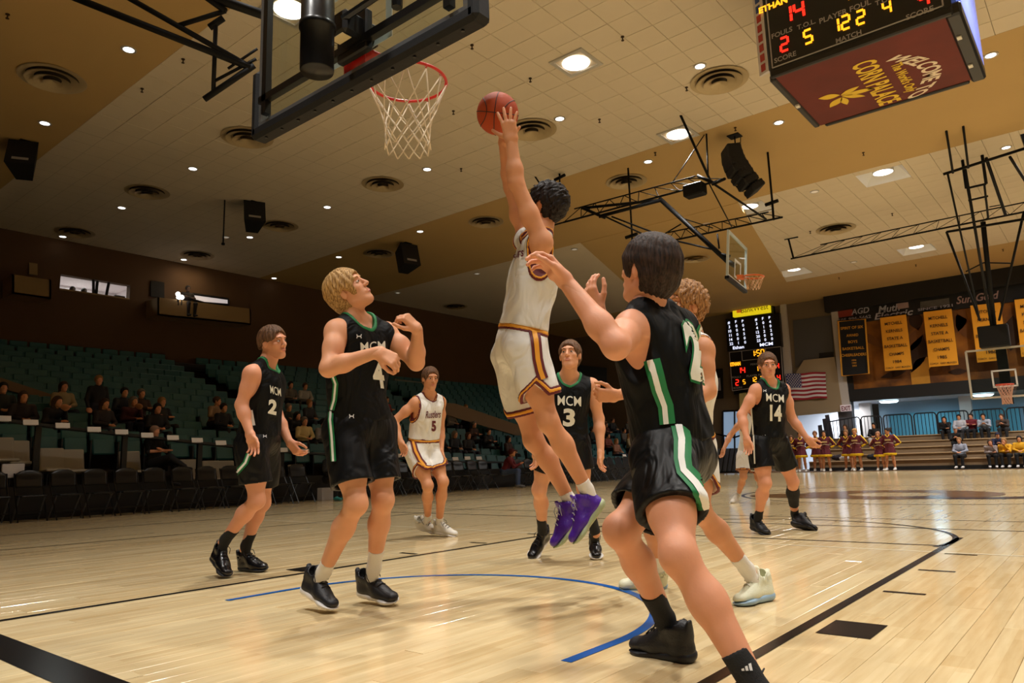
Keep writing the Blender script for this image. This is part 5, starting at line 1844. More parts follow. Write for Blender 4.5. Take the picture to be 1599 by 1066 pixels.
for (o1, o2, d1, d2) in ((0, -.02, .6, .05), (0, -.42, .6, .05), (.28, -.22, .05, .4), (-.28, -.22, .05, .4)):
    f_.box(bc_ + sv * o1 + uv * o2 + nrmv * .02, (.01, d1, d2), AXB)
f_.build('target_square', M_WPAINT, e)
f_ = MB()
f_.box(bc_ - uv * .58 + nrmv * .0, (.1, 1.86, .07), AXB)
f_.build('edge_padding', M_PAD, e)
rc_ = bc_ + nrmv * .40 - uv * .40
f_ = MB().tube([rc_ + (nrmv * math.cos(t) + sv * math.sin(t)) * .23 for t in np.linspace(0, 6.283, 33)[:-1]], .02, 6, True)
f_.box(bc_ + nrmv * .09 - uv * .40, (.16, .16, .10), AXB)
f_.build('rim', mat('orange_rim', rgb(226, 110, 50), .4), e)
f_ = MB()
for k in range(12):
    for sg in (1, -1):
        f_.tube([rc_ + (nrmv * math.cos(t) + sv * math.sin(t)) * r_ - uv * z_ for (t, r_, z_) in [(6.283 * (k + sg * .5 * j) / 12, .23 - .03 * j, .10 * j) for j in range(4)]], .007, 4)
f_.build('net', mat('peach_net', rgb(220, 176, 140), .8), e)
bar('support_tube', [ony(1136, 408, 15.6), bc_ - nrmv * .05 - uv * .1], .06, e)

# ---- far basket and its ceiling frame
e = empty('far_basket', (0, 0, 0), 0, 'far glass basket in front of the banner wall, hanging from a tall black frame', 'basketball hoop')
FY = 27.2
c0 = ony(1508, 549, FY)
c1 = ony(1511, 623, FY)
wid = 1.95
hgt = (c0[2] - c1[2])
cx = c0[0] + wid / 2
cz = (c0[2] + c1[2]) / 2
MB().box((cx, FY, cz), (wid, .02, hgt)).build('backboard_glass', M_GLASS, e)
f_ = MB()
for (o1, o2, d1, d2) in ((0, hgt / 2, wid, .06), (0, -hgt / 2, wid, .06), (wid / 2, 0, .06, hgt), (-wid / 2, 0, .06, hgt)):
    f_.box((cx + o1, FY, cz + o2), (d1, .05, d2))
f_.build('backboard_frame', mat('grey_white_frame', rgb(196, 190, 178), .5), e)
f_ = MB()
for (o1, o2, d1, d2) in ((0, .06, .68, .05), (0, -.46, .68, .05), (.32, -.2, .05, .52), (-.32, -.2, .05, .52)):
    f_.box((cx + o1, FY - .02, cz + o2), (d1, .01, d2))
f_.build('target_square', M_WPAINT, e)
ro = empty('tmp')
rim_net(e, (cx + .02, FY - .40, cz - .43), .24, mat('far_rim_orange', rgb(210, 70, 40), .4), mat('far_net', rgb(206, 160, 140), .8), L=.62, tube=.018, cord=.009)
bpy.data.objects.remove(ro)
FB = [((1507, 265, 21.0), (1548, 508, 27.0), .06), ((1478, 362, 24.5), (1530, 500, 27.0), .05), ((1599, 330, 24.5), (1560, 500, 27.0), .05), ((1535, 347, 24.5), (1553, 515, 27.2), .11), ((1478, 362, 24.5), (1612, 340, 24.5), .055),
      ((1508, 424, 25.8), (1536, 410, 25.8), .03), ((1536, 410, 25.8), (1578, 411, 25.8), .03), ((1480, 272, 20.8), (1530, 500, 27.0), .04), ((1473, 272, 20.8), (1612, 228, 20.8), .055), ((1475, 187, 19.2), (1488, 270, 20.8), .045), ((1502, 180, 19.2), (1512, 262, 20.8), .045), ((1471, 188, 19.2), (1504, 180, 19.2), .05),
      ((1540, 247, 20.8), (1570, 335, 23.8), .06), ((1577, 245, 20.8), (1612, 300, 23.0), .05), ((1511, 295, 22.0), (1520, 343, 23.8), .045), ((1537, 288, 22.0), (1543, 340, 23.8), .045), ((1509, 294, 22), (1540, 287, 22), .045), ((1512, 313, 22.6), (1543, 306, 22.6), .04), ((1545, 323, 23), (1562, 320, 23), .02)]
for (a, b, r) in FB:
    bar('frame_tube', [ony(*a), ony(*b)], r * .72, e, 6)
for (px, py, y) in ((1475, 187, 19.2), (1502, 180, 19.2), (1509, 294, 22), (1540, 287, 22)):
    p = ony(px, py, y)
    if p[2] < H - .02:
        bar('ceiling_stem', [p, V(p[0], p[1], H)], .04, e, 6)
lattice('lattice_truss', ony(1235, 404, 25.2), ony(1618, 327, 25.2), ony(1281, 382, 25.2), ony(1618, 312, 25.2), e, n=11, r=.03, r2=.009)
for (a, b, y) in (((1217, 359), (1237, 354), 26.5), ((1225, 373), (1246, 369), 26.0)):
    bar('ceiling_plate', [ony(*a, y), ony(*b, y)], .05, e, 6)
bar('frame_tube', [ony(1227, 357, 26.5), ony(1239, 403, 25.2)], .035, e, 6)
p = ony(1227, 357, 26.5)
bar('ceiling_stem', [p, V(p[0], p[1], max(H, p[2] + .05))], .03, e, 6)
p = ony(1552, 525, 27.1)
MB().box(p, (.85, .3, .72), bev=.03).build('pad_box', M_PAD, e)
MB().box((cx, FY + .12, cz), (.3, .06, hgt * 1.3)).build('back_plate', M_PAD, e)

# ---- loudspeakers
M_SPK = mat('black_speaker_cloth', rgb(14, 13, 14), .7, bump=.2, bscale=60)
def hang_speaker(label, px, py, w_, h_, d_z, tilt=0.0, yaw=0.0, line_array=False):
    top = onz(px, py, H)
    e = empty('loudspeaker', top, 0, label, 'loudspeaker', None)
    b = MB()
    cz_ = -d_z - h_ / 2
    a0 = V(math.cos(yaw), math.sin(yaw), 0)
    if line_array:
        hr = np.array([RT[0], RT[1], 0])
        fa = Field((-1.2, -1.2, cz_ - h_ * .75), (1.2, 1.2, cz_ + h_ * .7), .04)
        pv = None
        for k in range(7):
            a = .02 + .11 * k
            q_ = hr * (.014 * k * k - .12) + V(0, 0, cz_ + h_ * (.42 - .14 * k))
            axz = nrm(V(0, 0, 1) - hr * a)
            axx = nrm(hr + V(0, 0, 1) * a)
            fa.add(rbox(q_, (axx, np.cross(axz, axx), axz), (.22 - .012 * abs(k - 3), .30, h_ * .075), .02), .02)
        pv = fa.surf()
        fast_mesh('cabinet', [pv], M_SPK, e, smooth=False)
    else:
        axz = nrm(V(0, 0, 1) + a0 * tilt)
        axx = nrm(a0 - V(0, 0, 1) * tilt)
        axy = np.cross(axz, axx)
        c = V(0, 0, cz_)
        q = []
        for z_, k in ((h_ / 2, .62), (-h_ / 2, 1.0)):
            pass
        prof = [(-w_ * .5, -w_ * .28), (w_ * .5, -w_ * .5), (w_ * .5, w_ * .5), (-w_ * .5, w_ * .28)]
        b.prism([c + axx * x_ + axy * y_ - axz * h_ / 2 for x_, y_ in prof], axz * h_)
    if not line_array:
        b.build('cabinet', M_SPK, e)
    MB().tube([V(0, 0, 0), V(0, 0, cz_ + h_ * .3)], .018, 6).tube([V(.1, .15, 0), V(.05, .1, cz_ + h_ * .3)], .012, 5).build('hanger_rod', M_STEELM, e)
    MB().box(V(0, 0, -.01), (.3, .3, .02)).build('ceiling_plate', M_STEELM, e)
    if not line_array:
        MB().box(V(0, 0, cz_) + axx * (w_ * .5 + .006) - axz * h_ * .30, (.012, w_ * .55, h_ * .09), (axx, axy, axz)).build('name_plate', mat('speaker_plate', rgb(150, 146, 140), .5), e)
hang_speaker('black curved loudspeaker hanging right of the side basket truss', 1147, 212, 1, 1.22, .30, yaw=-1.0, line_array=True)
hang_speaker('black loudspeaker hanging at the left edge of the picture', 40, 222, .62, .70, .12, -.35, -.5)
hang_speaker('black loudspeaker hanging over the dark stand above the number 2 player', 396, 316, .62, .72, .10, -.35, -.4)
hang_speaker('smallest black loudspeaker, hanging on the tan ceiling band', 634, 380, .7, .85, .15, -.3, -.2)
rr = onz(351, 312, H)
e = empty('hanging_rod', rr, 0, 'thin dark rod hanging from the ceiling left of the speaker', 'rod')
MB().tube([V(0, 0, 0), V(0, 0, -1.35)], .02, 6).build('rod_tube', M_STEELM, e)
MB().lathe([(.05, -1.40), (.05, -1.34), (.02, -1.33)], n=10).build('rod_end', M_STEELM, e)
# ================================================================== small background figures (built once per pose, then copied)
def fig_parts(J, h, skirt=False, S=1.0, style='short', long_sleeve=True, legs='trousers', seat=True):
    """J joints in local coords facing +y. returns list of (name, (verts, faces))"""
    J = {k: np.asarray(v, float) for k, v in J.items()}
    X = V(1, 0, 0)
    hipc = (J['hipL'] + J['hipR']) / 2
    neck = J['neck']
    up = nrm(neck - hipc)
    lft = nrm(J['shL'] - J['shR'])
    fr = np.cross(lft, up)
    A = (lft, fr, up)
    t = lambda k: hipc + (neck - hipc) * k
    out = []
    # skin: head, neck, hands, (forearms), (legs)
    F = nrm(J.get('look', V(0, 1, 0)))
    pr, sb, ears, _ = head_prims(J['head'], F, V(0, 0, 1), S)
    pr = [(p, max(k, .005)) for p, k in pr] + ears + [(cap(neck, J['head'] - up * .05, .055, .052), .02)]
    for sd in 'LR':
        w_ = J['wr' + sd]
        d = nrm(w_ - J['el' + sd])
        pr.append((ell(w_ + d * .06, (np.cross(d, V(.1, .2, .97)), d, nrm(np.cross(d, np.cross(d, V(.1, .2, .97))))), (.042, .085, .024)), .02))
        pr.append((cap(J['el' + sd], w_, .040, .027), .02))
        if legs == 'bare':
            pr.append((cap(J['hip' + sd], J['knee' + sd], .085, .056), .03))
            pr.append((cap(J['knee' + sd], J['knee' + sd] + (J['ank' + sd] - J['knee' + sd]) * .35 - fr * .015, .053, .056), .02))
            pr.append((cap(J['knee' + sd] + (J['ank' + sd] - J['knee' + sd]) * .35 - fr * .015, J['ank' + sd], .056, .036), .02))
    fb = field_for([p for p, k in pr], h)
    for p, k in pr:
        fb.add(p, k)
    out.append(('body', fb.surf()))
    tp = [(ell(t(.12), A, (.165, .125, .13)), .0), (cap(t(.15), t(.55), .142, .15, lft, 1.06, .82), .05), (ell(t(.7), A, (.175, .125, .17)), .05),
          (cap(J['shL'] - up * .01, J['shR'] - up * .01, .066, .066), .05), (cap(neck - up * .02, neck + up * .01, .075, .07), .03)]
    for sd in 'LR':
        tp.append((cap(J['sh' + sd], J['el' + sd], .064, .052), .04))
        if long_sleeve:
            tp.append((cap(J['el' + sd], J['el' + sd] + (J['wr' + sd] - J['el' + sd]) * .92, .052, .038), .03))
    ft_ = field_for([p for p, k in tp], h)
    for p, k in tp:
        ft_.add(p, k)
    ft_.wrinkle(.008, 20, A, 3)
    ft_.sub(cap(neck + up * .02, neck + up * .12 + fr * .02, .056, .056), .01)
    out.append(('top', ft_.surf()))
    if legs == 'trousers':
        lp = [(ell(hipc + up * .02, A, (.178, .145, .13)), 0)]
        for sd in 'LR':
            lp += [(cap(J['hip' + sd], J['knee' + sd], .096, .072), .05), (cap(J['knee' + sd], J['ank' + sd], .070, .052), .03)]
        fl = field_for([p for p, k in lp], h)
        for p, k in lp:
            fl.add(p, k)
        fl.wrinkle(.007, 18, A, 6)
        out.append(('trousers', fl.surf()))
    if skirt:
        sk = [(cap(hipc + up * .09, hipc - up * .20, .145, .205, lft, 1.08, .86), 0)]
        fs_ = field_for([p for p, k in sk], h)
        for p, k in sk:
            fs_.add(p, k)
        fs_.wrinkle(.012, 34, (lft, fr, up * .02), 9)
        fs_.plane(hipc - up * .27, -up)
        base = fs_.copy()
        out.append(('skirt', fs_.surf()))
        g = base.copy()
        c = g.coords(tuple(slice(0, m) for m in g.n), hipc - up * .27, (up,))[0]
        g.G = np.maximum(np.maximum(g.G - .014, c - .075), -c - .02)
        out.append(('skirt_hem', g.surf()))
    for sd in 'LR':
        a = J['ank' + sd]
        td = J['toe' + sd] if 'toe' + sd in J else fr
        td = nrm(np.array([td[0], td[1], 0]))
        sp = [(cap(a + V(0, 0, -.03) - td * .02, a + V(0, 0, -.055) + td * .17, .048, .042, np.cross(td, V(0, 0, 1)), 1, .85), 0), (cap(a + V(0, 0, .01), a + V(0, 0, -.04), .047, .05), .02)]
        f_ = field_for([p for p, k in sp], h)
        for p, k in sp:
            f_.add(p, k)
        out.append(('shoe', f_.surf()))
    C = J['head']
    hs = [(ell(C + V(0, -.012, .034) if abs(F[1]) > .5 else C + V(0, 0, .034) - F * .012, (np.cross(V(0, 0, 1), F), F, V(0, 0, 1)), (.094, .112, .108)), 0)]
    if style == 'pony':
        hs += [(cap(C - F * .10 + V(0, 0, .07), C - F * .17 + V(0, 0, -.06), .045, .03), .03), (ell(C - F * .14 + V(0, 0, .10), np.eye(3), (.05, .05, .05)), .02)]
    if style == 'long':
        hs += [(cap(C - F * .05 + V(0, 0, .0), C - F * .07 + V(0, 0, -.20), .085, .075, F, .8, 1.15), .04)]
    if style == 'cap':
        hs += [(cap(C + F * .06 + V(0, 0, .075), C + F * .15 + V(0, 0, .06), .06, .05, np.cross(V(0, 0, 1), F), 1.2, .3), .01)]
    fh = field_for([p for p, k in hs], h, .05)
    for p, k in hs:
        fh.add(p, k)
    fh.sub(ell(C + F * .105 + V(0, 0, -.03), (np.cross(V(0, 0, 1), F), F, V(0, 0, 1)), (.088, .088, .090 if style != 'cap' else .08)), .015)
    if style != 'long':
        fh.sub(ell(C + F * .03 + V(0, 0, -.10), np.eye(3), (.12, .09, .075)), .02)
    out.append(('hair', fh.surf()))
    return out

def seat_joints(lean=.0, hands='lap', cross=False, look=(0, 1, 0)):
    n = V(0, .02 + .32 * lean, 1.00 - .10 * lean)
    h_ = V(0, .04 + .38 * lean, 1.155 - .12 * lean)
    J = dict(hipL=V(-.09, 0, .50), hipR=V(.09, 0, .50), kneeL=V(-.13, .43, .52), kneeR=V(.13, .43, .52), ankL=V(-.12, .42, .10), ankR=V(.12, .42, .10),
             neck=n, head=h_, shL=n + V(-.18, .0, -.05), shR=n + V(.18, .0, -.05), look=V(*look))
    if hands == 'lap':
        J.update(elL=V(-.25, .10 + .2 * lean, .72), elR=V(.25, .10 + .2 * lean, .72), wrL=V(-.06, .30 + .12 * lean, .66), wrR=V(.05, .31 + .12 * lean, .66))
    elif hands == 'knees':
        J.update(elL=V(-.20, .34, .66), elR=V(.20, .34, .66), wrL=V(-.05, .52, .74), wrR=V(.05, .52, .74))
    elif hands == 'chin':
        J.update(elL=V(-.17, .36, .66), elR=V(.2, .2, .66), wrL=V(-.04, .36 + .2 * lean, .90), wrR=V(-.05, .38, .66))
    elif hands == 'fold':
        J.update(elL=V(-.26, .08, .75), elR=V(.26, .08, .75), wrL=V(.08, .22, .80), wrR=V(-.08, .24, .77))
    if cross:
        J.update(kneeR=V(.02, .46, .62), ankR=V(-.22, .62, .42))
    return J

PROTO = {}
def proto(name, *a, **k):
    parts = fig_parts(*a, **k)
    ms = []
    cnt = {}
    for nm, (v, f) in parts:
        me_o = fast_mesh(nm, [(v, f)], mat('cloth_placeholder', (.2, .2, .2, 1), .8))
        ms.append((nm, me_o.data))
        bpy.data.objects.remove(me_o)
    PROTO[name] = ms

HS = .017
proto('sit_lap', seat_joints(.1, 'lap'), HS)
proto('sit_lean', seat_joints(.9, 'knees'), HS)
proto('sit_chin', seat_joints(.7, 'chin'), HS, style='long')
proto('sit_fold', seat_joints(.05, 'fold'), HS)
proto('sit_long', seat_joints(.1, 'lap'), HS, style='long')
proto('sit_cross', seat_joints(-.15, 'fold', True), HS, long_sleeve=False)
proto('sit_cap', seat_joints(.6, 'knees'), HS, style='cap')
proto('sit_left', seat_joints(.2, 'lap', look=(-.6, .8, 0)), HS)
stand = dict(hipL=V(-.085, 0, .86), hipR=V(.085, 0, .86), kneeL=V(-.10, .01, .46), kneeR=V(.10, .01, .46), ankL=V(-.12, 0, .09), ankR=V(.12, 0, .09), neck=V(0, -.01, 1.34), head=V(0, .01, 1.49),
             shL=V(-.165, -.01, 1.29), shR=V(.165, -.01, 1.29), elL=V(-.34, -.05, 1.06), elR=V(.34, -.05, 1.06), wrL=V(-.17, .02, .93), wrR=V(.17, .02, .93))
proto('cheer', stand, HS, skirt=True, style='pony', legs='bare')
stand2 = dict(stand)
stand2.update(look=V(.7, .7, 0), kneeR=V(.12, .05, .46), ankR=V(.16, .06, .09))
proto('cheer_turn', stand2, HS, skirt=True, style='pony', legs='bare')
st3 = dict(stand)
st3.update(elL=V(-.24, -.02, 1.02), elR=V(.24, -.02, 1.02), wrL=V(-.22, .08, .80), wrR=V(.22, .08, .80))
proto('stand', st3, HS)

CLOTH = {}
def cloth(r, g, b):
    k = (r, g, b)
    if k not in CLOTH:
        CLOTH[k] = mat('cloth_%d_%d_%d' % k, rgb(r, g, b), .8, var=.08, vscale=12)
    return CLOTH[k]

def figure(kind, loc, rotz, label, colors, group=None, s=1.0, cat='person'):
    e = empty('person', loc, rotz, label, cat, group)
    e.scale = (s, s, s)
    for nm, me in PROTO[kind]:
        o = bpy.data.objects.new(nm, me)
        link(o, e)
        c = colors.get(nm)
        if c is not None:
            override_mat(o, c)
    return e

HCOL = [cloth(40, 28, 20), cloth(70, 48, 30), cloth(24, 18, 16), cloth(150, 110, 66), cloth(110, 100, 92)]
def cols(top, trousers=(26, 26, 32), hair=0, skin=SK1, shoe=(40, 38, 40)):
    return dict(body=skin, top=cloth(*top), trousers=cloth(*trousers), hair=HCOL[hair] if isinstance(hair, int) else cloth(*hair), shoe=cloth(*shoe))
# ================================================================== left stand
NR, RX0, RDX = 14, -13.9, -.755
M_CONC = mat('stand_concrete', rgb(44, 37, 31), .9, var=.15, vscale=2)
M_TEAL = mat('teal_seat_plastic', rgb(38, 92, 96), .5, var=.06, vscale=4)
M_SEATLEG = mat('seat_leg_iron', rgb(30, 30, 32), .6)
def zrow(k, y):
    """tread height of row k: the front dips away down the court, the back is level"""
    f = min(max((y - 3.5) / 14.0, -.3), 1.25)
    zf = 0.98 - .74 * f
    return zf + (4.25 - zf) * (k / (NR - 1)) ** 1.06
SY0, SY1 = -1.0, 33.5
st = empty('seating_stand', (0, 0, 0), 0, 'dark stepped concrete stand that carries the teal seats', 'grandstand')
for k in range(NR):
    x0 = RX0 + RDX * k + .42
    pts = []
    ysl = np.linspace(SY0, SY1, 12)
    mb = MB()
    for i in range(11):
        ya, yb = ysl[i], ysl[i + 1]
        za, zb_ = zrow(k, ya), zrow(k, yb)
        za0, zb0 = (zrow(k - 1, ya) - .02, zrow(k - 1, yb) - .02) if k else (0, 0)
        mb.add([(x0, ya, za0), (x0, yb, zb0), (x0, yb, zb_), (x0, ya, za), (x0 + RDX - .02, ya, za), (x0 + RDX - .02, yb, zb_)], [(0, 1, 2, 3), (3, 2, 5, 4)])
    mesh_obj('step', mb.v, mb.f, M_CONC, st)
# spectators in the stand
def on_stand(px, py, hh):
    best = None
    for k in range(1, NR):
        p = onx(px, py, RX0 + RDX * k + .12)
        er = abs(p[2] - (zrow(k, p[1]) + hh))
        if best is None or er < best[0]:
            best = (er, k, p)
    er, k, p = best
    return k, V(RX0 + RDX * k + .02, p[1], zrow(k, p[1]))
TOPS = [(26, 26, 30), (40, 32, 34), (60, 40, 34), (30, 34, 44), (96, 90, 84), (70, 24, 28), (150, 134, 100), (50, 50, 54), (34, 40, 34), (120, 60, 48)]
spec = [(6, 612, 'sit_lap', 7, 'in a dark coat with a yellow stripe at the left edge', (40, 44, 40)), (38, 622, 'sit_long', 1, 'in a brown coat near the left edge', None), (78, 630, 'sit_chin', 0, 'in a dark coat resting chin on hand', None), (100, 608, 'sit_long', 6, 'with fair hair and tan coat under the sloping wall', None),
        (154, 596, 'stand', 0, 'standing in black above the others', None), (163, 634, 'sit_long', 1, 'with long hair in black, left of the dark group', None), (196, 612, 'sit_lap', 3, 'with a cap in the middle of the dark group', None), (202, 628, 'sit_chin', 5, 'in dark maroon, elbows on knees', None), (222, 618, 'sit_fold', 2, 'in dark brown behind the seated man', None),
        (254, 628, 'sit_fold', 0, 'bald in a black coat', None), (338, 622, 'sit_left', 6, 'in a tan hooded coat right of centre', (150, 120, 90)), (350, 640, 'sit_lap', 0, 'in black beside the number 2 player arm', None), (246, 662, 'sit_lap', 0, 'with glasses behind the press rail', None),
        (455, 602, 'sit_lap', 4, 'in grey high up between the two black players', None), (478, 604, 'sit_lap', 4, 'in white high up beside the blond player', (150, 146, 140)), (452, 634, 'sit_fold', 8, 'in green-black left of the blond player', None), (456, 650, 'sit_chin', 0, 'in black, hand on face, left of the blond player', None), (484, 634, 'sit_lap', 7, 'in charcoal close to the blond player side', None),
        (477, 662, 'sit_lap', 6, 'in a cream sweatshirt beside the blond player shorts', (206, 184, 130)), (506, 668, 'sit_lap', 4, 'in light grey beside the blond player stripe', (130, 128, 132)), (605, 628, 'sit_fold', 5, 'in red right of the blond player', (120, 34, 34)), (706, 642, 'sit_long', 4, 'in a white top behind the number 5 player', (170, 160, 156)), (729, 640, 'sit_lap', 7, 'in grey at the right of the white top', None), (742, 662, 'sit_fold', 2, 'in brown below the sloping wall', None),
        (690, 676, 'sit_lap', 0, 'in black just right of the number 5 jersey', None), (712, 678, 'sit_long', 3, 'in a checked dark shirt, second right of number 5', None), (733, 678, 'sit_long', 0, 'in a black sweater with pale print', None), (765, 678, 'sit_fold', 0, 'in a black hoodie left of the maroon jacket', None), (795, 682, 'sit_long', 2, 'with long brown hair beside the maroon jacket', None),
        (925, 672, 'sit_lap', 0, 'in black right of the number 3 player', None), (948, 664, 'sit_fold', 5, 'in maroon right of the number 3 player', None), (951, 684, 'sit_lap', 9, 'in a pink-brown top, second of the right group', None), (964, 690, 'sit_long', 9, 'with long dark hair in tan, mid right group', (150, 104, 84)), (976, 676, 'sit_lap', 4, 'in grey at the back of the right group', None), (984, 680, 'sit_long', 6, 'blond in a pale top in the right group', None), (958, 654, 'sit_lap', 7, 'high at the back of the right group', None), (982, 656, 'sit_lap', 4, 'with pale hair at the top of the right group', None), (940, 648, 'sit_fold', 2, 'in brown at the top left of the right group', None), (905, 668, 'sit_lap', 3, 'in navy hidden behind number 3', None), (996, 690, 'sit_fold', 0, 'in black touching the big defender shorts', None)]
TAKEN = [on_stand(q[0], q[1], 1.5 if q[2] == 'stand' else 1.24) for q in spec]
# theatre seats
sb_ = MB()
sb_.box((-.24, 0, .66), (.05, .50, .44), (nrm(V(1, 0, .16)), V(0, 1, 0), nrm(V(-.16, 0, 1))), bev=.02)
seat_back = sb_.build('seat_back', M_TEAL).data
sp_ = MB()
sp_.box((-.13, 0, .50), (.07, .46, .36), (nrm(V(1, 0, .28)), V(0, 1, 0), nrm(V(-.28, 0, 1))), bev=.025)
seat_pan = sp_.build('seat_pan', M_TEAL).data
sl_ = MB()
sl_.box((-.15, .26, .30), (.34, .03, .60))
seat_leg = sl_.build('seat_leg', M_SEATLEG).data
for nm in ('seat_back', 'seat_pan', 'seat_leg'):
    bpy.data.objects.remove(bpy.data.objects[nm])
AISLES = [(1.6, 2.6), (11.2, 12.3), (20.5, 21.6)]
slots = []
for k in range(NR):
    y = SY0 + .3
    while y < SY1:
        if not any(a < y < b for a, b in AISLES) and not any(tk == k and abs(tp[1] - y) < .30 for tk, tp in TAKEN):
            p = V(RX0 + RDX * k, y, zrow(k, y))
            d = p + V(0, 0, .6) - CAM
            dz = d @ FW
            px, py = (PCX + FPX * (d @ RT) / dz, PCY - FPX * (d @ UPV) / dz) if dz > 1 else (-999, 0)
            vis = -30 < px < 1160
            slots.append((0 if vis else 1, dz, p, k))
        y += .56
slots.sort(key=lambda s: (s[0], s[1]))
def rowname(k):
    return ['front', 'second', 'third', 'fourth', 'fifth', 'sixth', 'seventh', 'eighth', 'ninth', 'tenth', 'eleventh', 'twelfth', 'thirteenth', 'back'][k]
for i, (v_, d_, p, k) in enumerate(slots[:300]):
    e = empty('stadium_seat', p, 0, 'empty teal tip-up seat in the %s row of the dark stand' % rowname(k), 'seat', 'teal seats, %s row' % rowname(k))
    for nm, me in (('seat_back', seat_back), ('seat_pan', seat_pan), ('seat_leg', seat_leg)):
        link(bpy.data.objects.new(nm, me), e)
rs = MB()
for (v_, d_, p, k) in slots[300:]:
    if not v_:
        rs.box(p + V(-.24, 0, .66), (.05, .50, .44))
        rs.box(p + V(-.13, 0, .50), (.07, .46, .36))
if rs.v:
    tag(rs.build('stadium_seats', M_TEAL), 'distant teal seats filling the upper rows of the dark stand', 'seats', kind='stuff')

# press rail with white name cards
M_RAIL = mat('press_rail_black', rgb(16, 15, 16), .5)
e = empty('press_rail', (0, 0, 0), 0, 'long black press rail with posts in front of the teal seats', 'rail')
RX = -12.75
rp = [(-30, 650), (5, 656), (98, 668), (190, 678), (270, 687), (345, 695), (455, 706), (600, 714), (711, 721), (820, 722), (985, 715), (1060, 711)]
rp3 = [onx(px, py, RX) for px, py in rp]
for a, b in zip(rp3[:-1], rp3[1:]):
    mid = (a + b) / 2
    d = b - a
    L = np.linalg.norm(d)
    MB().box(mid, (.30, L + .01, .05), (V(1, 0, 0), nrm(d), nrm(np.cross(V(1, 0, 0), nrm(d))))).build('rail_top', M_RAIL, e)
for (px, py) in ((60, 664), (195, 679), (312, 691), (440, 705), (560, 712), (690, 720), (800, 722), (900, 719)):
    p = onx(px, py, RX)
    MB().box((p[0], p[1], p[2] / 2), (.08, .10, p[2])).build('rail_post', M_RAIL, e)
MB().box((RX + .02, 13, .30), (.06, 30, .60)).build('rail_skirt', M_RAIL, e)
M_CARD = mat('white_card', rgb(226, 224, 226), .7)
cards = [(5, 653), (48, 659), (98, 664), (147, 670), (190, 674), (230, 679), (270, 683), (308, 687), (345, 691), (442, 702), (476, 704), (620, 711), (711, 716), (730, 715), (748, 715), (975, 711), (985, 711)]
for i, (px, py) in enumerate(cards):
    p = onx(px, py, RX + .17)
    e = empty('name_card', p, 0, 'white name card on the black press rail, number %s from the left' % ['one', 'two', 'three', 'four', 'five', 'six', 'seven', 'eight', 'nine', 'ten', 'eleven', 'twelve', 'thirteen', 'fourteen', 'fifteen', 'sixteen', 'seventeen'][i], 'card', 'name cards on the press rail')
    MB().box((0, 0, 0), (.012, .25, .10), (nrm(V(1, 0, .3)), V(0, 1, 0), nrm(V(-.3, 0, 1)))).build('card_face', M_CARD, e)
    MB().box((-.03, 0, -.03), (.04, .20, .05)).build('card_foot', M_CARD, e)

# grey moulded chairs on the floor behind the rail
M_GREY = mat('grey_chair_plastic', rgb(168, 160, 144), .55)
def shell_chair():
    fb = Field((-.45, -.45, -.1), (.45, .45, 1.0), .02)
    fb.add(rbox(V(-.20, 0, .66), (nrm(V(1, 0, .25)), V(0, 1, 0), nrm(V(-.25, 0, 1))), (.035, .22, .24), .03), 0)
    fb.add(rbox(V(.0, 0, .44), (nrm(V(1, 0, .08)), V(0, 1, 0), nrm(V(-.08, 0, 1))), (.22, .22, .03), .03), .08)
    return fb.surf()
shv = shell_chair()
sho = fast_mesh('seat_shell', [shv], M_GREY)
shm = sho.data
bpy.data.objects.remove(sho)
lg = MB()
for sx in (-.15, .15):
    for sy in (-.17, .17):
        lg.tube([(sx, sy, .44), (sx * 1.2, sy * 1.15, 0)], .012, 6)
lgo = lg.build('chair_legs', M_SEATLEG)
lgm = lgo.data
bpy.data.objects.remove(lgo)
for i, (px, py) in enumerate([(8, 681), (33, 686), (88, 698), (120, 700), (210, 703), (302, 716), (338, 718), (360, 718), (440, 726), (470, 727)]):
    p = onx(px, py, -13.14)
    e = empty('plastic_chair', (p[0], p[1], max(p[2] - .90, .0)), 0, 'grey moulded plastic chair behind the press rail, %s from the left' % ['first', 'second', 'third', 'fourth', 'fifth', 'sixth', 'seventh', 'eighth', 'ninth', 'tenth'][i], 'chair', 'grey plastic chairs')
    link(bpy.data.objects.new('seat_shell', shm), e)
    link(bpy.data.objects.new('chair_legs', lgm), e)
# platform under the grey chairs
pl_ = MB()
for (ya, yb) in zip(np.linspace(-1, 30, 12)[:-1], np.linspace(-1, 30, 12)[1:]):
    z_ = max(zrow(0, (ya + yb) / 2) - .42, .12)
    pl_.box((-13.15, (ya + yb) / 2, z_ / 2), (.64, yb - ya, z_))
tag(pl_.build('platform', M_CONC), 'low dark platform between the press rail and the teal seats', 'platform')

# black folding chairs along the sideline
M_FCH = mat('black_folding_metal', rgb(20, 20, 22), .32, metal=.3)
M_FGREY = mat('grey_leg_metal', rgb(86, 92, 104), .4, metal=.3)  # lighter grey metal for the rear legs
def folding_parts():
    out = []
    fb = Field((-.4, -.4, .3), (.4, .4, 1.0), .016)
    fb.add(rbox(V(-.20, 0, .71), (nrm(V(1, 0, .22)), V(0, 1, 0), nrm(V(-.22, 0, 1))), (.016, .21, .13), .014), 0)
    fb.add(ell(V(-.225, 0, .82), (nrm(V(1, 0, .22)), V(0, 1, 0), nrm(V(-.22, 0, 1))), (.022, .205, .085)), .02)
    out.append(('backrest', fb.surf(), M_FCH))
    fb = Field((-.4, -.4, .3), (.4, .4, .6), .016)
    fb.add(rbox(V(.02, 0, .44), (V(1, 0, 0), V(0, 1, 0), V(0, 0, 1)), (.20, .20, .016), .014), 0)
    out.append(('seat', fb.surf(), M_FCH))
    return out
fparts = []
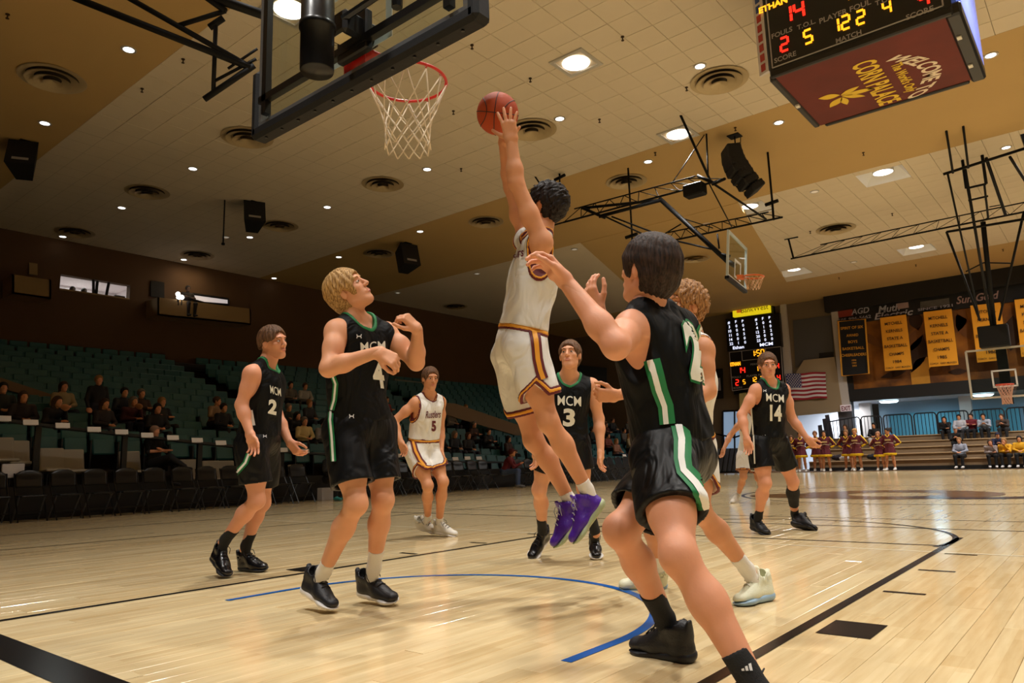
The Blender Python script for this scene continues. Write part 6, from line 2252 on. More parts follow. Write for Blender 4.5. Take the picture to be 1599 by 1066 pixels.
for nm, vf, m_ in folding_parts():
    o = fast_mesh(nm, [vf], m_)
    fparts.append((nm, o.data))
    bpy.data.objects.remove(o)
for sy in (-.22, .22):
    o = MB().tube([(-.25, sy, .84), (-.17, sy, .60), (.22, sy, 0)], .013, 6).build('front_leg', M_FCH)
    fparts.append(('front_leg', o.data))
    bpy.data.objects.remove(o)
    o = MB().tube([(.10, sy * .9, .44), (-.24, sy * .9, 0)], .013, 6).build('rear_leg', M_FGREY)
    fparts.append(('rear_leg', o.data))
    bpy.data.objects.remove(o)
for (x_, w_, z_) in ((.12, .22, .16), (-.16, .2, .10)):
    o = MB().tube([(x_, -w_, z_), (x_, w_, z_)], .010, 6).build('stretcher', M_FCH)
    fparts.append(('stretcher', o.data))
    bpy.data.objects.remove(o)
ORD = ['first', 'second', 'third', 'fourth', 'fifth', 'sixth', 'seventh', 'eighth', 'ninth', 'tenth', 'eleventh', 'twelfth', 'thirteenth', 'fourteenth', 'fifteenth', 'sixteenth', 'seventeenth', 'eighteenth', 'nineteenth', 'twentieth']
yy = 2.4
n_ = 0
FP1, FP2 = onx(786, 687, -11.98), onx(515, 690, -11.98)
while yy < 24.5:
    if min(abs(yy - FP1[1]), abs(yy - FP2[1])) > .45:
        e = empty('folding_chair', (-11.95 + random.uniform(-.04, .04), yy, 0), random.uniform(-.06, .06), 'black folding chair on the sideline, %s of the row from the left' % (ORD[n_] if n_ < 20 else 'twenty-' + ORD[n_ - 20]), 'chair', 'black folding chairs along the sideline')
        for nm, me in fparts:
            link(bpy.data.objects.new(nm, me), e)
        n_ += 1
    yy += .555
# white boxes and a sheet of paper lying about
M_BOX = mat('white_cardboard', rgb(205, 205, 214), .7)
for (px, py, x_, d, lb) in ((508, 768, -12.3, (.2, .34, .3), 'small white cardboard box on the floor beside a folding chair'), (20, 735, -12.3, (.05, .35, .25), 'white paper leaning behind the leftmost folding chair')):
    p = onx(px, py, x_)
    z_ = max(p[2], d[2] / 2)
    o = MB().box((p[0], p[1], d[2] / 2 if z_ < .5 else z_), d, bev=.01).build('carton', M_BOX)
    tag(o, lb, 'box')

for (px, py, kind, tc_, lb, cc) in spec:
    k, p = on_stand(px, py, 1.5 if kind == 'stand' else 1.12 + .12)
    figure(kind, p + V(-.02 if kind != 'stand' else .1, 0, .12 if kind != 'stand' else 0), -math.pi / 2 + random.uniform(-.15, .35), 'spectator in the stand ' + lb, cols(cc or TOPS[tc_], [(26, 26, 32), (40, 44, 60), (34, 30, 28)][int(px) % 3], int(px * 7) % 5, [SK1, SK2, SK3][int(py) % 3]), 'spectators in the dark stand')
# two people at floor level
p = onx(243, 672, -12.95)
figure('sit_cross', (p[0], p[1], p[2] - 1.20), -math.pi / 2 + .35, 'man in black shirt sitting with crossed legs and folded arms behind the press rail', cols((22, 22, 26), (20, 20, 24), (150, 120, 100), SK3), None)
p = FP1
figure('sit_cap', (p[0], p[1], 0.0), -math.pi / 2 + .5, 'person in maroon jacket, cap and blue jeans sitting courtside', cols((110, 28, 40), (70, 90, 130), (90, 30, 34), SK2, (120, 120, 124)), None)
p = FP2
figure('sit_left', (p[0], p[1], 0.0), -math.pi / 2, 'person in black with teal shoes sitting behind the blond player', cols((20, 20, 22), (20, 20, 24), 2, SK2, (60, 150, 150)), None)

# sloping aisle walls, booths and balconies of the back wall
M_TANW = mat('aisle_wall_tan', rgb(120, 98, 74), .85, var=.08, vscale=2)
def wall_px(name, pts, x_, m, th, label, cat):
    P = [onx(px, py, x_) for px, py in pts]
    return tag(MB().prism(P, (th, 0, 0)).build(name, m), label, cat)
wall_px('aisle_wall', [(-30, 578), (0, 589), (88, 618), (88, 628), (0, 606), (-30, 600)], -17.83, M_TANW, -.06, 'tan sloping aisle wall at the left edge of the stand', 'wall')
wall_px('aisle_wall', [(690, 628), (712, 630), (835, 672), (835, 688), (712, 652), (690, 645)], -17.06, M_TANW, -.06, 'tan sloping aisle wall behind the number 5 player', 'wall')
XB = XL + .02
M_BOOTH = mat('booth_parapet_tan', rgb(150, 122, 82), .85, var=.06, vscale=2)
M_BOOTHLIT = mat('booth_lit_wall', rgb(236, 226, 226), .8, emit=.55)
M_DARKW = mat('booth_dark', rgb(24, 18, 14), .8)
def booth_box(name, pts, depth, m, label, cat):
    P = [onx(px, py, XB + depth) for px, py in pts]
    return tag(MB().prism(P, (-depth, 0, 0)).build(name, m), label, cat)
def balcony(label, pts):
    P = [onx(px, py, XB + .9) for px, py in pts]
    e = empty('balcony', (0, 0, 0), 0, label, 'balcony')
    MB().prism(P, (-.08, 0, 0)).build('parapet', M_BOOTH, e)
    q = [P[3], P[2], P[2] + V(-.9, 0, 0), P[3] + V(-.9, 0, 0)]
    MB().prism(q, (0, 0, .06)).build('balcony_floor', M_BOOTH, e)
    for i, j in ((0, 3), (1, 2)):
        MB().prism([P[i], P[j], P[j] + V(-.9, 0, 0), P[i] + V(-.9, 0, 0)], (0, .06 if i == 0 else -.06, 0)).build('side_panel', M_BOOTH, e)
    return P
balcony('small tan balcony box on the back wall at the far left', [(19, 428), (80, 437), (80, 467), (19, 458)])
BP = balcony('wide tan balcony box on the back wall above the stand', [(246, 464), (392, 482), (392, 507), (246, 492)])
# windows
def lit_window(n, pts, mull):
    P = [onx(px, py, XB) for px, py in pts]
    e = empty('window_%d' % n)
    tag(e, kind='structure')
    MB().prism([p + V(.02, 0, 0) for p in P], (.01, 0, 0)).build('window_pane', M_BOOTHLIT, e)
    mb = MB()
    N = len(P)
    for i in range(N):
        mb.tube([P[i] + V(.05, 0, 0), P[(i + 1) % N] + V(.05, 0, 0)], .045, 4)
    mb.build('window_frame', M_DARKW, e)
    for (a, b) in mull:
        MB().tube([onx(*a, XB + .05), onx(*b, XB + .05)], .05, 4).build('mullion', M_DARKW, e)
    return P
e = empty('window_1')
tag(e, kind='structure')
wy0, wy1, wz0, wz1 = WB
bd_ = 1.8
M_ROOMW = mat('booth_room_white', rgb(232, 222, 222), .8)
for (c, d) in (((XL - .3 - bd_, (wy0 + wy1) / 2, (wz0 + wz1) / 2), (.1, wy1 - wy0 + 1, 3.0)), ((XL - .3 - bd_ / 2, (wy0 + wy1) / 2, wz1 + .15), (bd_, wy1 - wy0 + 1, .1)), ((XL - .3 - bd_ / 2, (wy0 + wy1) / 2, wz0 - 1.0), (bd_, wy1 - wy0 + 1, .1)),
               ((XL - .3 - bd_ / 2, wy0 - .4, (wz0 + wz1) / 2), (bd_, .1, 3.0)), ((XL - .3 - bd_ / 2, wy1 + .4, (wz0 + wz1) / 2), (bd_, .1, 3.0))):
    MB().box(c, d).build('booth_shell', M_ROOMW, e)
MB().box((XL - .15, (wy0 + wy1) / 2, (wz0 + wz1) / 2), (.015, wy1 - wy0, wz1 - wz0)).build('window_pane', M_GLASS, e)
for (a, b) in (((146, 437), (146, 460)), ((152, 439), (150, 461)), ((170, 441), (166, 461))):
    MB().tube([onx(*a, XL - .1), onx(*b, XL - .1)], .05, 4).build('mullion', M_DARKW, e)
MB().box((XL - .15, (wy0 + wy1) / 2, wz0 + .02), (.34, wy1 - wy0, .05)).build('window_sill', M_BOOTH, e)
ld = bpy.data.lights.new('booth_light', 'AREA')
ld.energy = 42
ld.size = 1.0
lo = bpy.data.objects.new('booth_light', ld)
COL.objects.link(lo)
lo.location = (XL - 1.2, (wy0 + wy1) / 2, wz1 + .06)
lit_window(2, [(300, 459), (356, 467), (356, 476), (318, 473), (300, 468)], [])
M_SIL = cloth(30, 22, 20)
sil = dict(body=cloth(90, 66, 54), top=M_SIL, trousers=M_SIL, hair=cloth(30, 20, 16), shoe=M_SIL)  # backlit silhouettes: their shade is put into skin and clothes colours
for (px, lb) in ((113, 'dark figure at the left of the lit booth window'), (131, 'dark figure in the middle of the lit booth window')):
    p = onx(px, 444, XL - .75)
    figure('sit_fold', (p[0], p[1], wz0 - .94), -math.pi / 2, lb, sil)
p = onx(187, 457, XL - .6)
o = MB().box((p[0], p[1], wz0 + .10), (.12, .36, .26), bev=.01).build('monitor', M_DARKW)
tag(o, 'dark monitor on the sill of the lit booth window', 'monitor')
MB().box((p[0], p[1], wz0 - .06), (.16, .2, .06)).build('monitor_stand', M_DARKW, o)
p = onx(292, 462, XB + .5)
fz_ = BP[3][2] + (BP[2][2] - BP[3][2]) * (p[1] - BP[3][1]) / (BP[2][1] - BP[3][1])
figure('sit_fold', (p[0], p[1], fz_ + .06), -math.pi / 2, 'dark figure sitting in the wide balcony', sil)
for (px, py) in ((278, 459), (279, 464), (284, 464)):
    p = onx(px, py, XB + .95)
    e = empty('booth_lamp', p, 0, 'small bright lamp at the balcony booth rail', 'lamp', 'balcony booth lamps')
    MB().lathe([(.001, -.09), (.06, -.06), (.085, 0), (.06, .06), (.001, .09)], n=12).build('bulb', mat('booth_bulb', (1, .9, .8, 1), .5, emit=8), e, True)
    MB().tube([(0, 0, -.09), (0, 0, -.3)], .02, 6).build('lamp_stem', M_DARKW, e)
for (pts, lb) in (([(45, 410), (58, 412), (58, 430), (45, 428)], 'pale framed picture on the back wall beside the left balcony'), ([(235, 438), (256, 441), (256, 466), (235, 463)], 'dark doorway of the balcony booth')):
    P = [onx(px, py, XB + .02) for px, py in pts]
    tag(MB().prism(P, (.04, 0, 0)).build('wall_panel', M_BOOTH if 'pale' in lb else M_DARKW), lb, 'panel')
ld = bpy.data.lights.new('cove_light', 'AREA')
ld.energy = 10
ld.size = 1.2
ld.color = (1, .8, .5)
lo = bpy.data.objects.new('cove_light', ld)
COL.objects.link(lo)
p = onx(310, 430, XB + .8)
lo.location = tuple(p)
lo.rotation_euler = (0, math.radians(35), 0)
# pipe handrails high in the stand and long dark ledge at the back
for (a, b, lb) in (((615, 594), (760, 612), 'grey pipe rail high in the stand behind number 5'), ((0, 548), (368, 580), 'dark ledge along the foot of the back wall')):
    P = [onx(*a, -23.4), onx(*b, -23.4)]
    tag(MB().tube(P, .10 if 'pipe' in lb else .16, 8).build('pipe_rail', mat('grey_pipe', rgb(120, 126, 118), .5) if 'pipe' in lb else M_DARKW), lb, 'rail')
# ================================================================== far end: bleachers, banners, cheerleaders
M_BENCH = mat('bleacher_bench_tan', rgb(176, 148, 112), .6, var=.08, vscale=3)
M_RISER = mat('bleacher_riser', rgb(140, 116, 88), .7, var=.08, vscale=3)
M_BLKP = mat('black_panel', rgb(18, 15, 14), .7)
M_WHITEP = mat('white_pillar_paint', rgb(196, 188, 182), .7, var=.05, vscale=1)
M_BLUEW = mat('blue_grey_wall', rgb(150, 178, 196), .7, var=.06, vscale=1)
M_CYAN = mat('cyan_lit_wall', rgb(96, 168, 190), .6, var=.08, vscale=.8)  # cyan light on the lower back wall is put into this colour
M_TAUPE = mat('far_wall_taupe', rgb(120, 104, 84), .85, var=.08, vscale=1)
BY, BH = 34.0, .27
BX0, BX1 = -8.3, 9.0
e = empty('bleachers', (0, 0, 0), 0, 'tan wooden bleachers under the banner wall', 'bleachers')
MB().box(((BX0 + BX1) / 2, BY + .06, .07), (BX1 - BX0, .10, .14)).build('kick_plate', M_BLKP, e)
for i in range(5):
    y0 = BY + .8 * i
    z1 = .42 + BH * i
    MB().box(((BX0 + BX1) / 2, y0 + .10, z1 - .15), (BX1 - BX0, .05, .26)).build('riser', M_RISER, e)
    MB().box(((BX0 + BX1) / 2, y0 + .20, z1 - .02), (BX1 - BX0, .34, .05), bev=.01).build('bench', M_BENCH, e)
    MB().box(((BX0 + BX1) / 2, y0 + .62, z1 - .16), (BX1 - BX0, .56, .04)).build('foot_board', M_RISER, e)
MB().box((BX0 + 1.9, BY + .15, .10), (.02, .3, .2)).build('end_board', M_BLKP, e)
# guard rails
M_RAILB = mat('black_guard_rail', rgb(26, 28, 34), .5)
RY = 37.75
rails = [(1297, 1343, 1), (1345, 1377, 0), (1380, 1424, 0), (1428, 1463, 0), (1465, 1513, 0), (1518, 1570, 0), (1574, 1622, 0)]
for i, (xa, xb, ang) in enumerate(rails):
    pa, pb = ony(xa, 660, RY), ony(xb, 660, RY)
    z0, z1 = 1.42, 2.52
    e = empty('guard_rail', (pa[0], RY, z0), 0, 'black barred guard rail panel behind the bleachers, %s from the left' % ORD[i], 'rail', 'guard rail panels')
    w_ = pb[0] - pa[0]
    zz = z1 - z0
    dy = -.9 if ang else 0
    r_ = .12
    pts = [(0, dy, 0), (0, dy, zz - r_ - (.3 if ang else 0)), (r_ * .4, dy, zz - .03 - (.25 if ang else 0)), (r_, dy * .9, zz - (.2 if ang else 0)), (w_ - r_, 0, zz), (w_ - r_ * .4, 0, zz - .03), (w_, 0, zz - r_), (w_, 0, 0)]
    MB().tube(pts, .032, 6).build('rail_frame', M_RAILB, e)
    nb = max(int(w_ / .145), 4)
    for k in range(1, nb):
        f = k / nb
        MB().tube([(w_ * f, dy * (1 - f), 0), (w_ * f, dy * (1 - f), zz - .01 - (.2 * (1 - f) if ang else 0))], .016, 5).build('rail_bar', M_RAILB, e)
# wall above the bleachers: mural, header and frame
wf = empty('wall_far')
tag(wf, kind='structure')
WY = 38.2
hl = ony(1290, 465, WY)
MX0 = ony(1323, 560, WY)[0]
def wallbox(name, x0, x1, z0, z1, y, th, m, par):
    return MB().box(((x0 + x1) / 2, y + th / 2, (z0 + z1) / 2), (x1 - x0, th, z1 - z0)).build(name, m, par)
def mural_mat():
    m = bpy.data.materials.new('corn_mural')
    m.use_nodes = True
    nt = m.node_tree
    b = nt.nodes['Principled BSDF']
    tc = nt.nodes.new('ShaderNodeTexCoord')
    n = nt.nodes.new('ShaderNodeTexNoise')
    n.inputs['Scale'].default_value = .55
    n.inputs['Detail'].default_value = 6
    nt.links.new(tc.outputs['Object'], n.inputs['Vector'])
    cr = nt.nodes.new('ShaderNodeValToRGB')
    cr.color_ramp.elements[0].position = .40
    cr.color_ramp.elements[0].color = rgb(92, 54, 20)
    cr.color_ramp.elements[1].position = .62
    cr.color_ramp.elements[1].color = rgb(176, 108, 30)
    nt.links.new(n.outputs['Fac'], cr.inputs[0])
    nt.links.new(cr.outputs[0], b.inputs['Base Color'])
    b.inputs['Roughness'].default_value = .85
    v = nt.nodes.new('ShaderNodeTexVoronoi')
    v.inputs['Scale'].default_value = 9
    nt.links.new(tc.outputs['Object'], v.inputs['Vector'])
    bp = nt.nodes.new('ShaderNodeBump')
    bp.inputs['Strength'].default_value = .4
    nt.links.new(v.outputs['Distance'], bp.inputs['Height'])
    nt.links.new(bp.outputs[0], b.inputs['Normal'])
    return m
M_MURAL = mural_mat()
M_MURALD = mat('mural_dark_husk', rgb(52, 30, 14), .85, var=.3, vscale=2)
M_MURALG = mat('mural_gold_panel', rgb(196, 136, 44), .85, var=.15, vscale=3)
M_MURALB = mat('mural_brown_leaf', rgb(122, 74, 32), .85, var=.2, vscale=2)
wallbox('mural', MX0, 9, 3.8, 8.0, WY, .2, M_MURAL, wf)
HBZ = ony(1295, 486, WY - .5)[2]
SBZ = ony(1395, 496, WY - .12)[2]
wallbox('header_beam', hl[0], 9, HBZ, H, WY - .5, .6, M_BLKP, wf)
wallbox('sign_band', hl[0] + .5, 9, SBZ, HBZ + .1, WY - .12, .2, M_BLKP, wf)
wallbox('lower_beam', MX0 - .25, 9, 3.33, 3.92, WY - .12, .4, M_BLKP, wf)
wallbox('side_post', MX0 - .25, MX0 + .18, 3.33, 7.4, WY - .10, .3, M_BLKP, wf)
wallbox('mural_panel', ony(1423, 590, WY)[0], ony(1452, 590, WY)[0], 3.92, 4.6, WY - .02, .05, M_MURALG, wf)
def mural_shape(px, py, a, L, w_, m):
    c = ony(px, py, WY - .03)
    d = V(math.cos(a), 0, math.sin(a))
    s_ = V(-d[2], 0, d[0])
    n = 8
    L_ = [c + d * L * (k / n - .5) + s_ * w_ * math.sin(math.pi * k / n) for k in range(n + 1)]
    R_ = [c + d * L * (k / n - .5) - s_ * w_ * math.sin(math.pi * k / n) for k in range(n - 1, 0, -1)]
    MB().prism(L_ + R_, (0, .04, 0)).build('mural_leaf', m, wf)
for (px, py, a, L, w_, m) in ((1432, 552, 1.2, 1.9, .42, M_MURALD), (1428, 530, 1.0, 1.5, .3, M_MURALB), (1440, 570, .6, 1.2, .35, M_MURALG), (1395, 584, .2, 1.2, .16, M_MURALD), (1495, 580, 0, .8, .14, M_MURALD), (1360, 530, 2.4, 1.4, .2, M_MURALB), (1505, 510, 1.9, 1.4, .3, M_MURALB), (1500, 500, 1.2, 1.2, .25, M_MURALB), (1580, 520, 1.4, 1.6, .4, M_MURALD), (1430, 500, 1.7, 1.0, .3, M_MURALD)):
    mural_shape(px, py, a, L, w_, m)
# header signs
SGY = WY - .14
M_SGW = mat('sign_pale_letters', rgb(176, 172, 184), .6)
M_SGR = mat('sign_red', rgb(150, 52, 34), .6)
def sgn(label):
    return empty('header_sign', (0, 0, 0), 0, label, 'sign')
def ptext(par, name, txt, px, py, hpx, y, m, wpx=None, bold=.02, shear=0.0):
    p = ony(px, py, y)
    d = (p - CAM) @ FW
    hh = hpx * d / FPX
    return flat_text(name, txt, p - V(0, 0, hh / 2), (1, 0, 0), (0, 0, 1), hh, m, par, None if wpx is None else wpx * d / FPX / .83, bold, shear=shear)
def pbox(par, name, px, py, wpx, hpx, y, m, th=.03):
    p = ony(px, py, y)
    d = (p - CAM) @ FW
    return MB().box(p, (wpx * d / FPX / .83, th, hpx * d / FPX)).build(name, m, par)
s_ = sgn('red and grey sign with a phone number over the black banner')
pbox(s_, 'sign_block', 1320, 489, 18, 11, SGY, M_SGR)
ptext(s_, 'sign_lettering', 'AGD', 1343, 485, 9, SGY - .02, M_SGW, 22, shear=.2)
ptext(s_, 'sign_lettering', '605-996-5662', 1334, 497, 5, SGY - .02, M_SGW, 40)
s_ = sgn('pale script two line sign over the first gold banner')
ptext(s_, 'sign_lettering', 'Muth', 1388, 481, 11, SGY - .02, M_SGW, 26, shear=.25)
pbox(s_, 'sign_emblem', 1410, 477, 13, 9, SGY - .02, mat('sign_pink', rgb(170, 140, 136), .6))
ptext(s_, 'sign_lettering', 'Electric', 1395, 490, 10, SGY - .02, M_SGW, 46, shear=.25)
s_ = sgn('grey landscape sign over the second gold banner')
pp = [ony(px, py, SGY) for px, py in ((1437, 471), (1482, 465), (1483, 477), (1437, 483))]
MB().prism(pp, (0, .04, 0)).build('sign_board', mat('sign_grey', rgb(96, 90, 84), .7, var=.5, vscale=3), s_)
ptext(s_, 'sign_lettering', 'SINCE 1921', 1460, 480, 4, SGY - .03, M_SGW, 40)
s_ = sgn('pale red script sign behind the far basket mast')
ptext(s_, 'sign_lettering', 'Sun Gold', 1526, 464, 12, SGY - .02, mat('sign_script', rgb(170, 136, 130), .6), 48, shear=.3)
# banners
M_BANG = mat('gold_banner_cloth', rgb(236, 160, 34), .8, var=.04, vscale=4)
M_BANB = mat('black_banner_cloth', rgb(16, 15, 18), .8)
M_INK = mat('banner_black_ink', rgb(44, 28, 12), .8)
M_GINK = mat('banner_gold_ink', rgb(214, 150, 40), .8)
def banner(label, quad, m, lines, ink, edge=None):
    e = empty('banner', (0, 0, 0), 0, label, 'banner', 'banners on the mural wall')
    yb = WY - .55
    q = [ony(px, py, yb) for px, py in quad]
    nx, nz = 6, 10
    vs_, fs_ = [], []
    for j in range(nz + 1):
        for i in range(nx + 1):
            u, v = i / nx, j / nz
            p = (q[0] * (1 - u) + q[1] * u) * (1 - v) + (q[3] * (1 - u) + q[2] * u) * v
            vs_.append(p + V(0, .02 * math.sin(u * 5 + v * 3), 0))
    for j in range(nz):
        for i in range(nx):
            a = j * (nx + 1) + i
            fs_.append((a, a + 1, a + nx + 2, a + nx + 1))
    o = mesh_obj('banner_cloth', vs_, fs_, m, e, True)
    if edge:
        MB().tube([p + V(0, -.02, 0) for p in q], .05, 5, True).build('banner_border', edge, e)
    MB().tube([q[0] + V(-.05, .05, .03), q[1] + V(.05, .05, .03)], .035, 6).build('banner_pole', M_STEELM, e)
    dv = (q[3] - q[0] + q[2] - q[1]) / 2
    du = (q[1] - q[0])
    for (txt, v, h_, w_) in lines:
        c = q[0] + du * .5 + dv * v
        hh = np.linalg.norm(dv) * h_
        flat_text('banner_lettering', txt, c + V(0, -.06, 0), du, -dv, hh, ink, e, np.linalg.norm(du) * w_, .015)
    return e
GL = lambda yr: [('MITCHELL', .16, .055, .66), ('KERNELS', .30, .055, .62), ('STATE A', .44, .055, .60), ('BASKETBALL', .58, .055, .86), ('CHAMPS', .73, .055, .56), (yr, .87, .055, .32), ('COACH   GARY MUNSEN', .965, .03, .92)]
banner('black banner with gold border, SPIRIT OF SIX award for boys basketball cheerleaders', [(1309, 502), (1351, 498), (1357, 583), (1315, 587)], M_BANB, [('SPIRIT OF SIX', .16, .05, .84), ('AWARD', .30, .05, .44), ('BOYS', .42, .05, .34), ('BASKETBALL', .54, .05, .80), ('CHEERLEADERS', .66, .05, .92), ('1994', .75, .03, .16), ('1999', .80, .03, .16), ('2003', .85, .03, .16)], M_GINK, M_GINK)
banner('gold championship banner hanging next to the black one', [(1374, 496), (1415, 491), (1424.5, 576), (1382, 579)], M_BANG, GL('1984'), M_INK)
banner('gold championship banner hanging just left of the far basket', [(1441.6, 487), (1486, 482), (1496.7, 569), (1451, 573)], M_BANG, GL('1985'), M_INK)
banner('gold championship banner behind the far basket mast', [(1515, 477), (1562, 472), (1574, 561), (1526, 566)], M_BANG, GL('1986'), M_INK)
banner('gold championship banner cut by the right edge of the picture', [(1584, 468), (1632, 462), (1644, 552), (1595, 557)], M_BANG, GL('1990'), M_INK)
# space under the mural: back wall, low ceiling, pillars, lamps
wb = empty('wall_back')
tag(wb, kind='structure')
wallbox('wall_panel', -6.9, 9.5, 0, 3.5, 42.0, .2, M_BLUEW, wb)
wallbox('cyan_lit_panel', -6.4, -.6, 1.2, 2.75, 41.7, .1, M_CYAN, wb)
wallbox('cyan_lit_panel', .3, 4.5, 1.2, 2.9, 41.7, .1, M_CYAN, wb)
wallbox('soffit', -10.5, 9.5, 3.36, 3.5, WY + .2, 4.0, mat('soffit_white', rgb(186, 190, 196), .8), wb)
for (px, w_) in ((1352, .55), (1509, .5)):
    p = ony(px, 640, 40.8)
    wallbox('pillar', p[0] - w_ / 2, p[0] + w_ / 2, 0, 3.4, 40.6, .4, M_WHITEP, wb)
for i, (px, py) in enumerate(((1388, 626), (1535, 617))):
    p = ony(px, py, 39.6)
    e = empty('soffit_light', (p[0], p[1], 3.335), 0, ['oval bluish lamp under the mural above the first guard rails', 'oval bluish lamp under the mural near the far basket'][i], 'ceiling light', 'lamps under the mural')
    MB().lathe([(.001, -.13), (.36, -.11), (.44, -.04), (.44, 0)], n=20).build('diffuser', mat('cool_lamp', (.8, .95, 1, 1), .5, emit=5, ecol=(.72, .92, 1, 1)), e, True)
    MB().lathe([(.46, -.03), (.5, -.03), (.5, .01), (.46, .01)], n=20, caps=False).build('lamp_ring', M_TRIM, e)
for (lx, ly, en, lc) in ((-4.2, 39.8, 60, (.55, .85, 1)), (.6, 39.8, 60, (.55, .85, 1)), (-8.3, 40.2, 190, (.92, .95, 1)), (5.5, 39.8, 50, (.55, .85, 1))):
    ld = bpy.data.lights.new('soffit_lamp', 'AREA')
    ld.shape = 'DISK'
    ld.size = .7
    ld.energy = en
    ld.color = lc
    lo = bpy.data.objects.new('soffit_lamp', ld)
    COL.objects.link(lo)
    lo.location = (lx, ly, 3.2)
# bright lobby behind the doorway
LX0, LX1 = ony(1247, 690, WY)[0], ony(1316, 690, WY)[0]
M_LOBBY = mat('lobby_white', rgb(226, 232, 240), .7)
wallbox('lobby_wall', LX0 - 1.6, LX1 + .6, 0, 3.4, 41.5, .2, M_LOBBY, wb)
wallbox('lobby_side', LX0 - 1.6, LX0 - 1.5, 0, 3.4, WY + .2, 3.4, M_LOBBY, wb)
wallbox('lobby_floor', LX0 - 1.6, LX1 + 1, -.05, .01, WY - .3, 4.0, mat('lobby_floor', rgb(200, 205, 214), .4), wb)
# far wall pieces around the doorway
wallbox('wall_piece', XL, LX0, 0, H, WY, .3, M_TAUPE, wf)
wallbox('wall_piece', LX0, LX1 + .3, ony(1280, 638, WY)[2], H, WY, .3, M_TAUPE, wf)
pl0, pl1 = ony(1300, 560, WY)[0], ony(1326, 560, WY)[0]
MB().prism([ony(px, py, WY - .2) for px, py in ((1297, 482), (1307, 480), (1328, 640), (1314, 640))], (0, .3, 0)).build('pillar', M_WHITEP, wf)
wallbox('pillar', ony(1313, 690, WY)[0], ony(1335, 690, WY)[0], 0, 3.4, WY + .0, .5, mat('pillar_dark', rgb(104, 104, 112), .7), wf)
# balcony, recess and ducts left of the banners
MB().prism([ony(px, py, WY - .25) for px, py in ((1255, 562), (1303, 557), (1316, 642), (1232, 650), (1228, 606))], (0, .25, 0)).build('balcony_front', mat('balcony_tan', rgb(158, 138, 108), .8), wf)
MB().prism([ony(px, py, WY - .06) for px, py in ((1238, 500), (1297, 492), (1302, 556), (1242, 574))], (0, .1, 0)).build('recess', mat('recess_grey', rgb(84, 82, 84), .8), wf)
MB().prism([ony(px, py, WY - .12) for px, py in ((1279, 551), (1301, 549), (1301, 557), (1279, 559))], (0, .1, 0)).build('recess_shelf', M_BLKP, wf)
MB().prism([ony(px, py, WY - .20) for px, py in ((1218, 475), (1226, 474), (1240, 632), (1222, 634))], (0, .2, 0)).build('pillar', M_WHITEP, wf)
MB().prism([ony(px, py, WY - .15) for px, py in ((870, 566), (946, 574), (946, 600), (870, 600))], (0, .1, 0)).build('wall_panel', mat('slate_panel', rgb(70, 78, 90), .6), wf)
p = [ony(px, py, WY - .25) for px, py in ((1105, 577), (1128, 575), (1129, 622), (1106, 624))]
e = empty('hanging_sign', (0, 0, 0), 0, 'dark square sign with a white letter left of the wall scoreboard', 'sign')
MB().prism(p, (0, .06, 0)).build('sign_board', M_BLKP, e)
ptext(e, 'sign_lettering', 'M', 1116, 600, 18, WY - .27, M_SGW, 16, bold=.05)
# exit sign
e = empty('exit_sign', (0, 0, 0), 0, 'white exit sign with dark red letters on the pillar', 'sign')
pbox(e, 'sign_box', 1321, 637, 13, 10, WY - .25, mat('exit_white', rgb(226, 210, 214), .6, emit=.25), .12)
ptext(e, 'sign_lettering', 'EXIT', 1321, 637, 7, WY - .33, mat('exit_red', rgb(120, 24, 34), .6), 11, bold=.02)
# wall scoreboard
SBY = WY - .55
e = empty('wall_scoreboard', (0, 0, 0), 0, 'black wall scoreboard with player statistics, clock and yellow sponsor sign on top', 'scoreboard')
def quad_box(name, quad, y, m, th=.2):
    return MB().prism([ony(px, py, y) for px, py in quad], (0, th, 0)).build(name, m, e)
quad_box('cabinet', [(1140, 470), (1204, 461), (1226, 600), (1146, 616)], SBY + .25, M_SBBLK, .3)
quad_box('sponsor_sign', [(1143.5, 477.5), (1200.7, 469), (1201.6, 487), (1144.4, 495)], SBY, mat('sponsor_yellow', rgb(240, 216, 30), .5, emit=.8), .25)
quad_box('sponsor_square', [(1150, 480), (1157.5, 479), (1157.8, 487.5), (1150.3, 488.5)], SBY - .03, mat('sponsor_orange', rgb(226, 120, 30), .5, emit=.5), .05)
ptext(e, 'sponsor_lettering', 'BankWest', 1178, 481.5, 8, SBY - .05, mat('sponsor_ink', rgb(150, 140, 30), .5), 36, bold=.005)
quad_box('stats_panel', [(1133, 498), (1216.6, 488), (1221, 541), (1136, 549)], SBY, M_SBBLK, .25)
quad_box('clock_panel', [(1138.8, 550), (1219, 541), (1223, 598.5), (1143.5, 610)], SBY, M_SBBLK, .25)
for (a, b) in (((1139, 550), (1219, 541)), ((1219, 541), (1223, 598.5)), ((1223, 598.5), (1143.5, 610)), ((1143.5, 610), (1139, 550)), ((1158, 548), (1159, 563)), ((1159, 563), (1196, 559)), ((1196, 559), (1195, 543))):
    MB().tube([ony(*a, SBY - .03), ony(*b, SBY - .03)], .018, 4).build('border_line', M_SBTXT, e)
rows = [('#', 'F', 'P', '#', 'F', 'P'), ('3', '0', '0', '3', '0', '4'), ('10', '0', '4', '4', '1', '0'), ('11', '0', '5', '12', '2', '2'), ('14', '0', '0', '20', '0', '0'), ('22', '1', '0', '23', '0', '0')]
for r_, row in enumerate(rows):
    for c_, t_ in enumerate(row):
        px = [1138, 1149, 1159.5, 1180.5, 1191, 1201.5][c_] + r_ * .8
        py = [503.5, 502, 501, 498.5, 497, 495.5][c_] + r_ * 6.6
        ptext(e, 'stat_digit', t_, px, py, 4.3, SBY - .04, M_LEDW, None, .015)
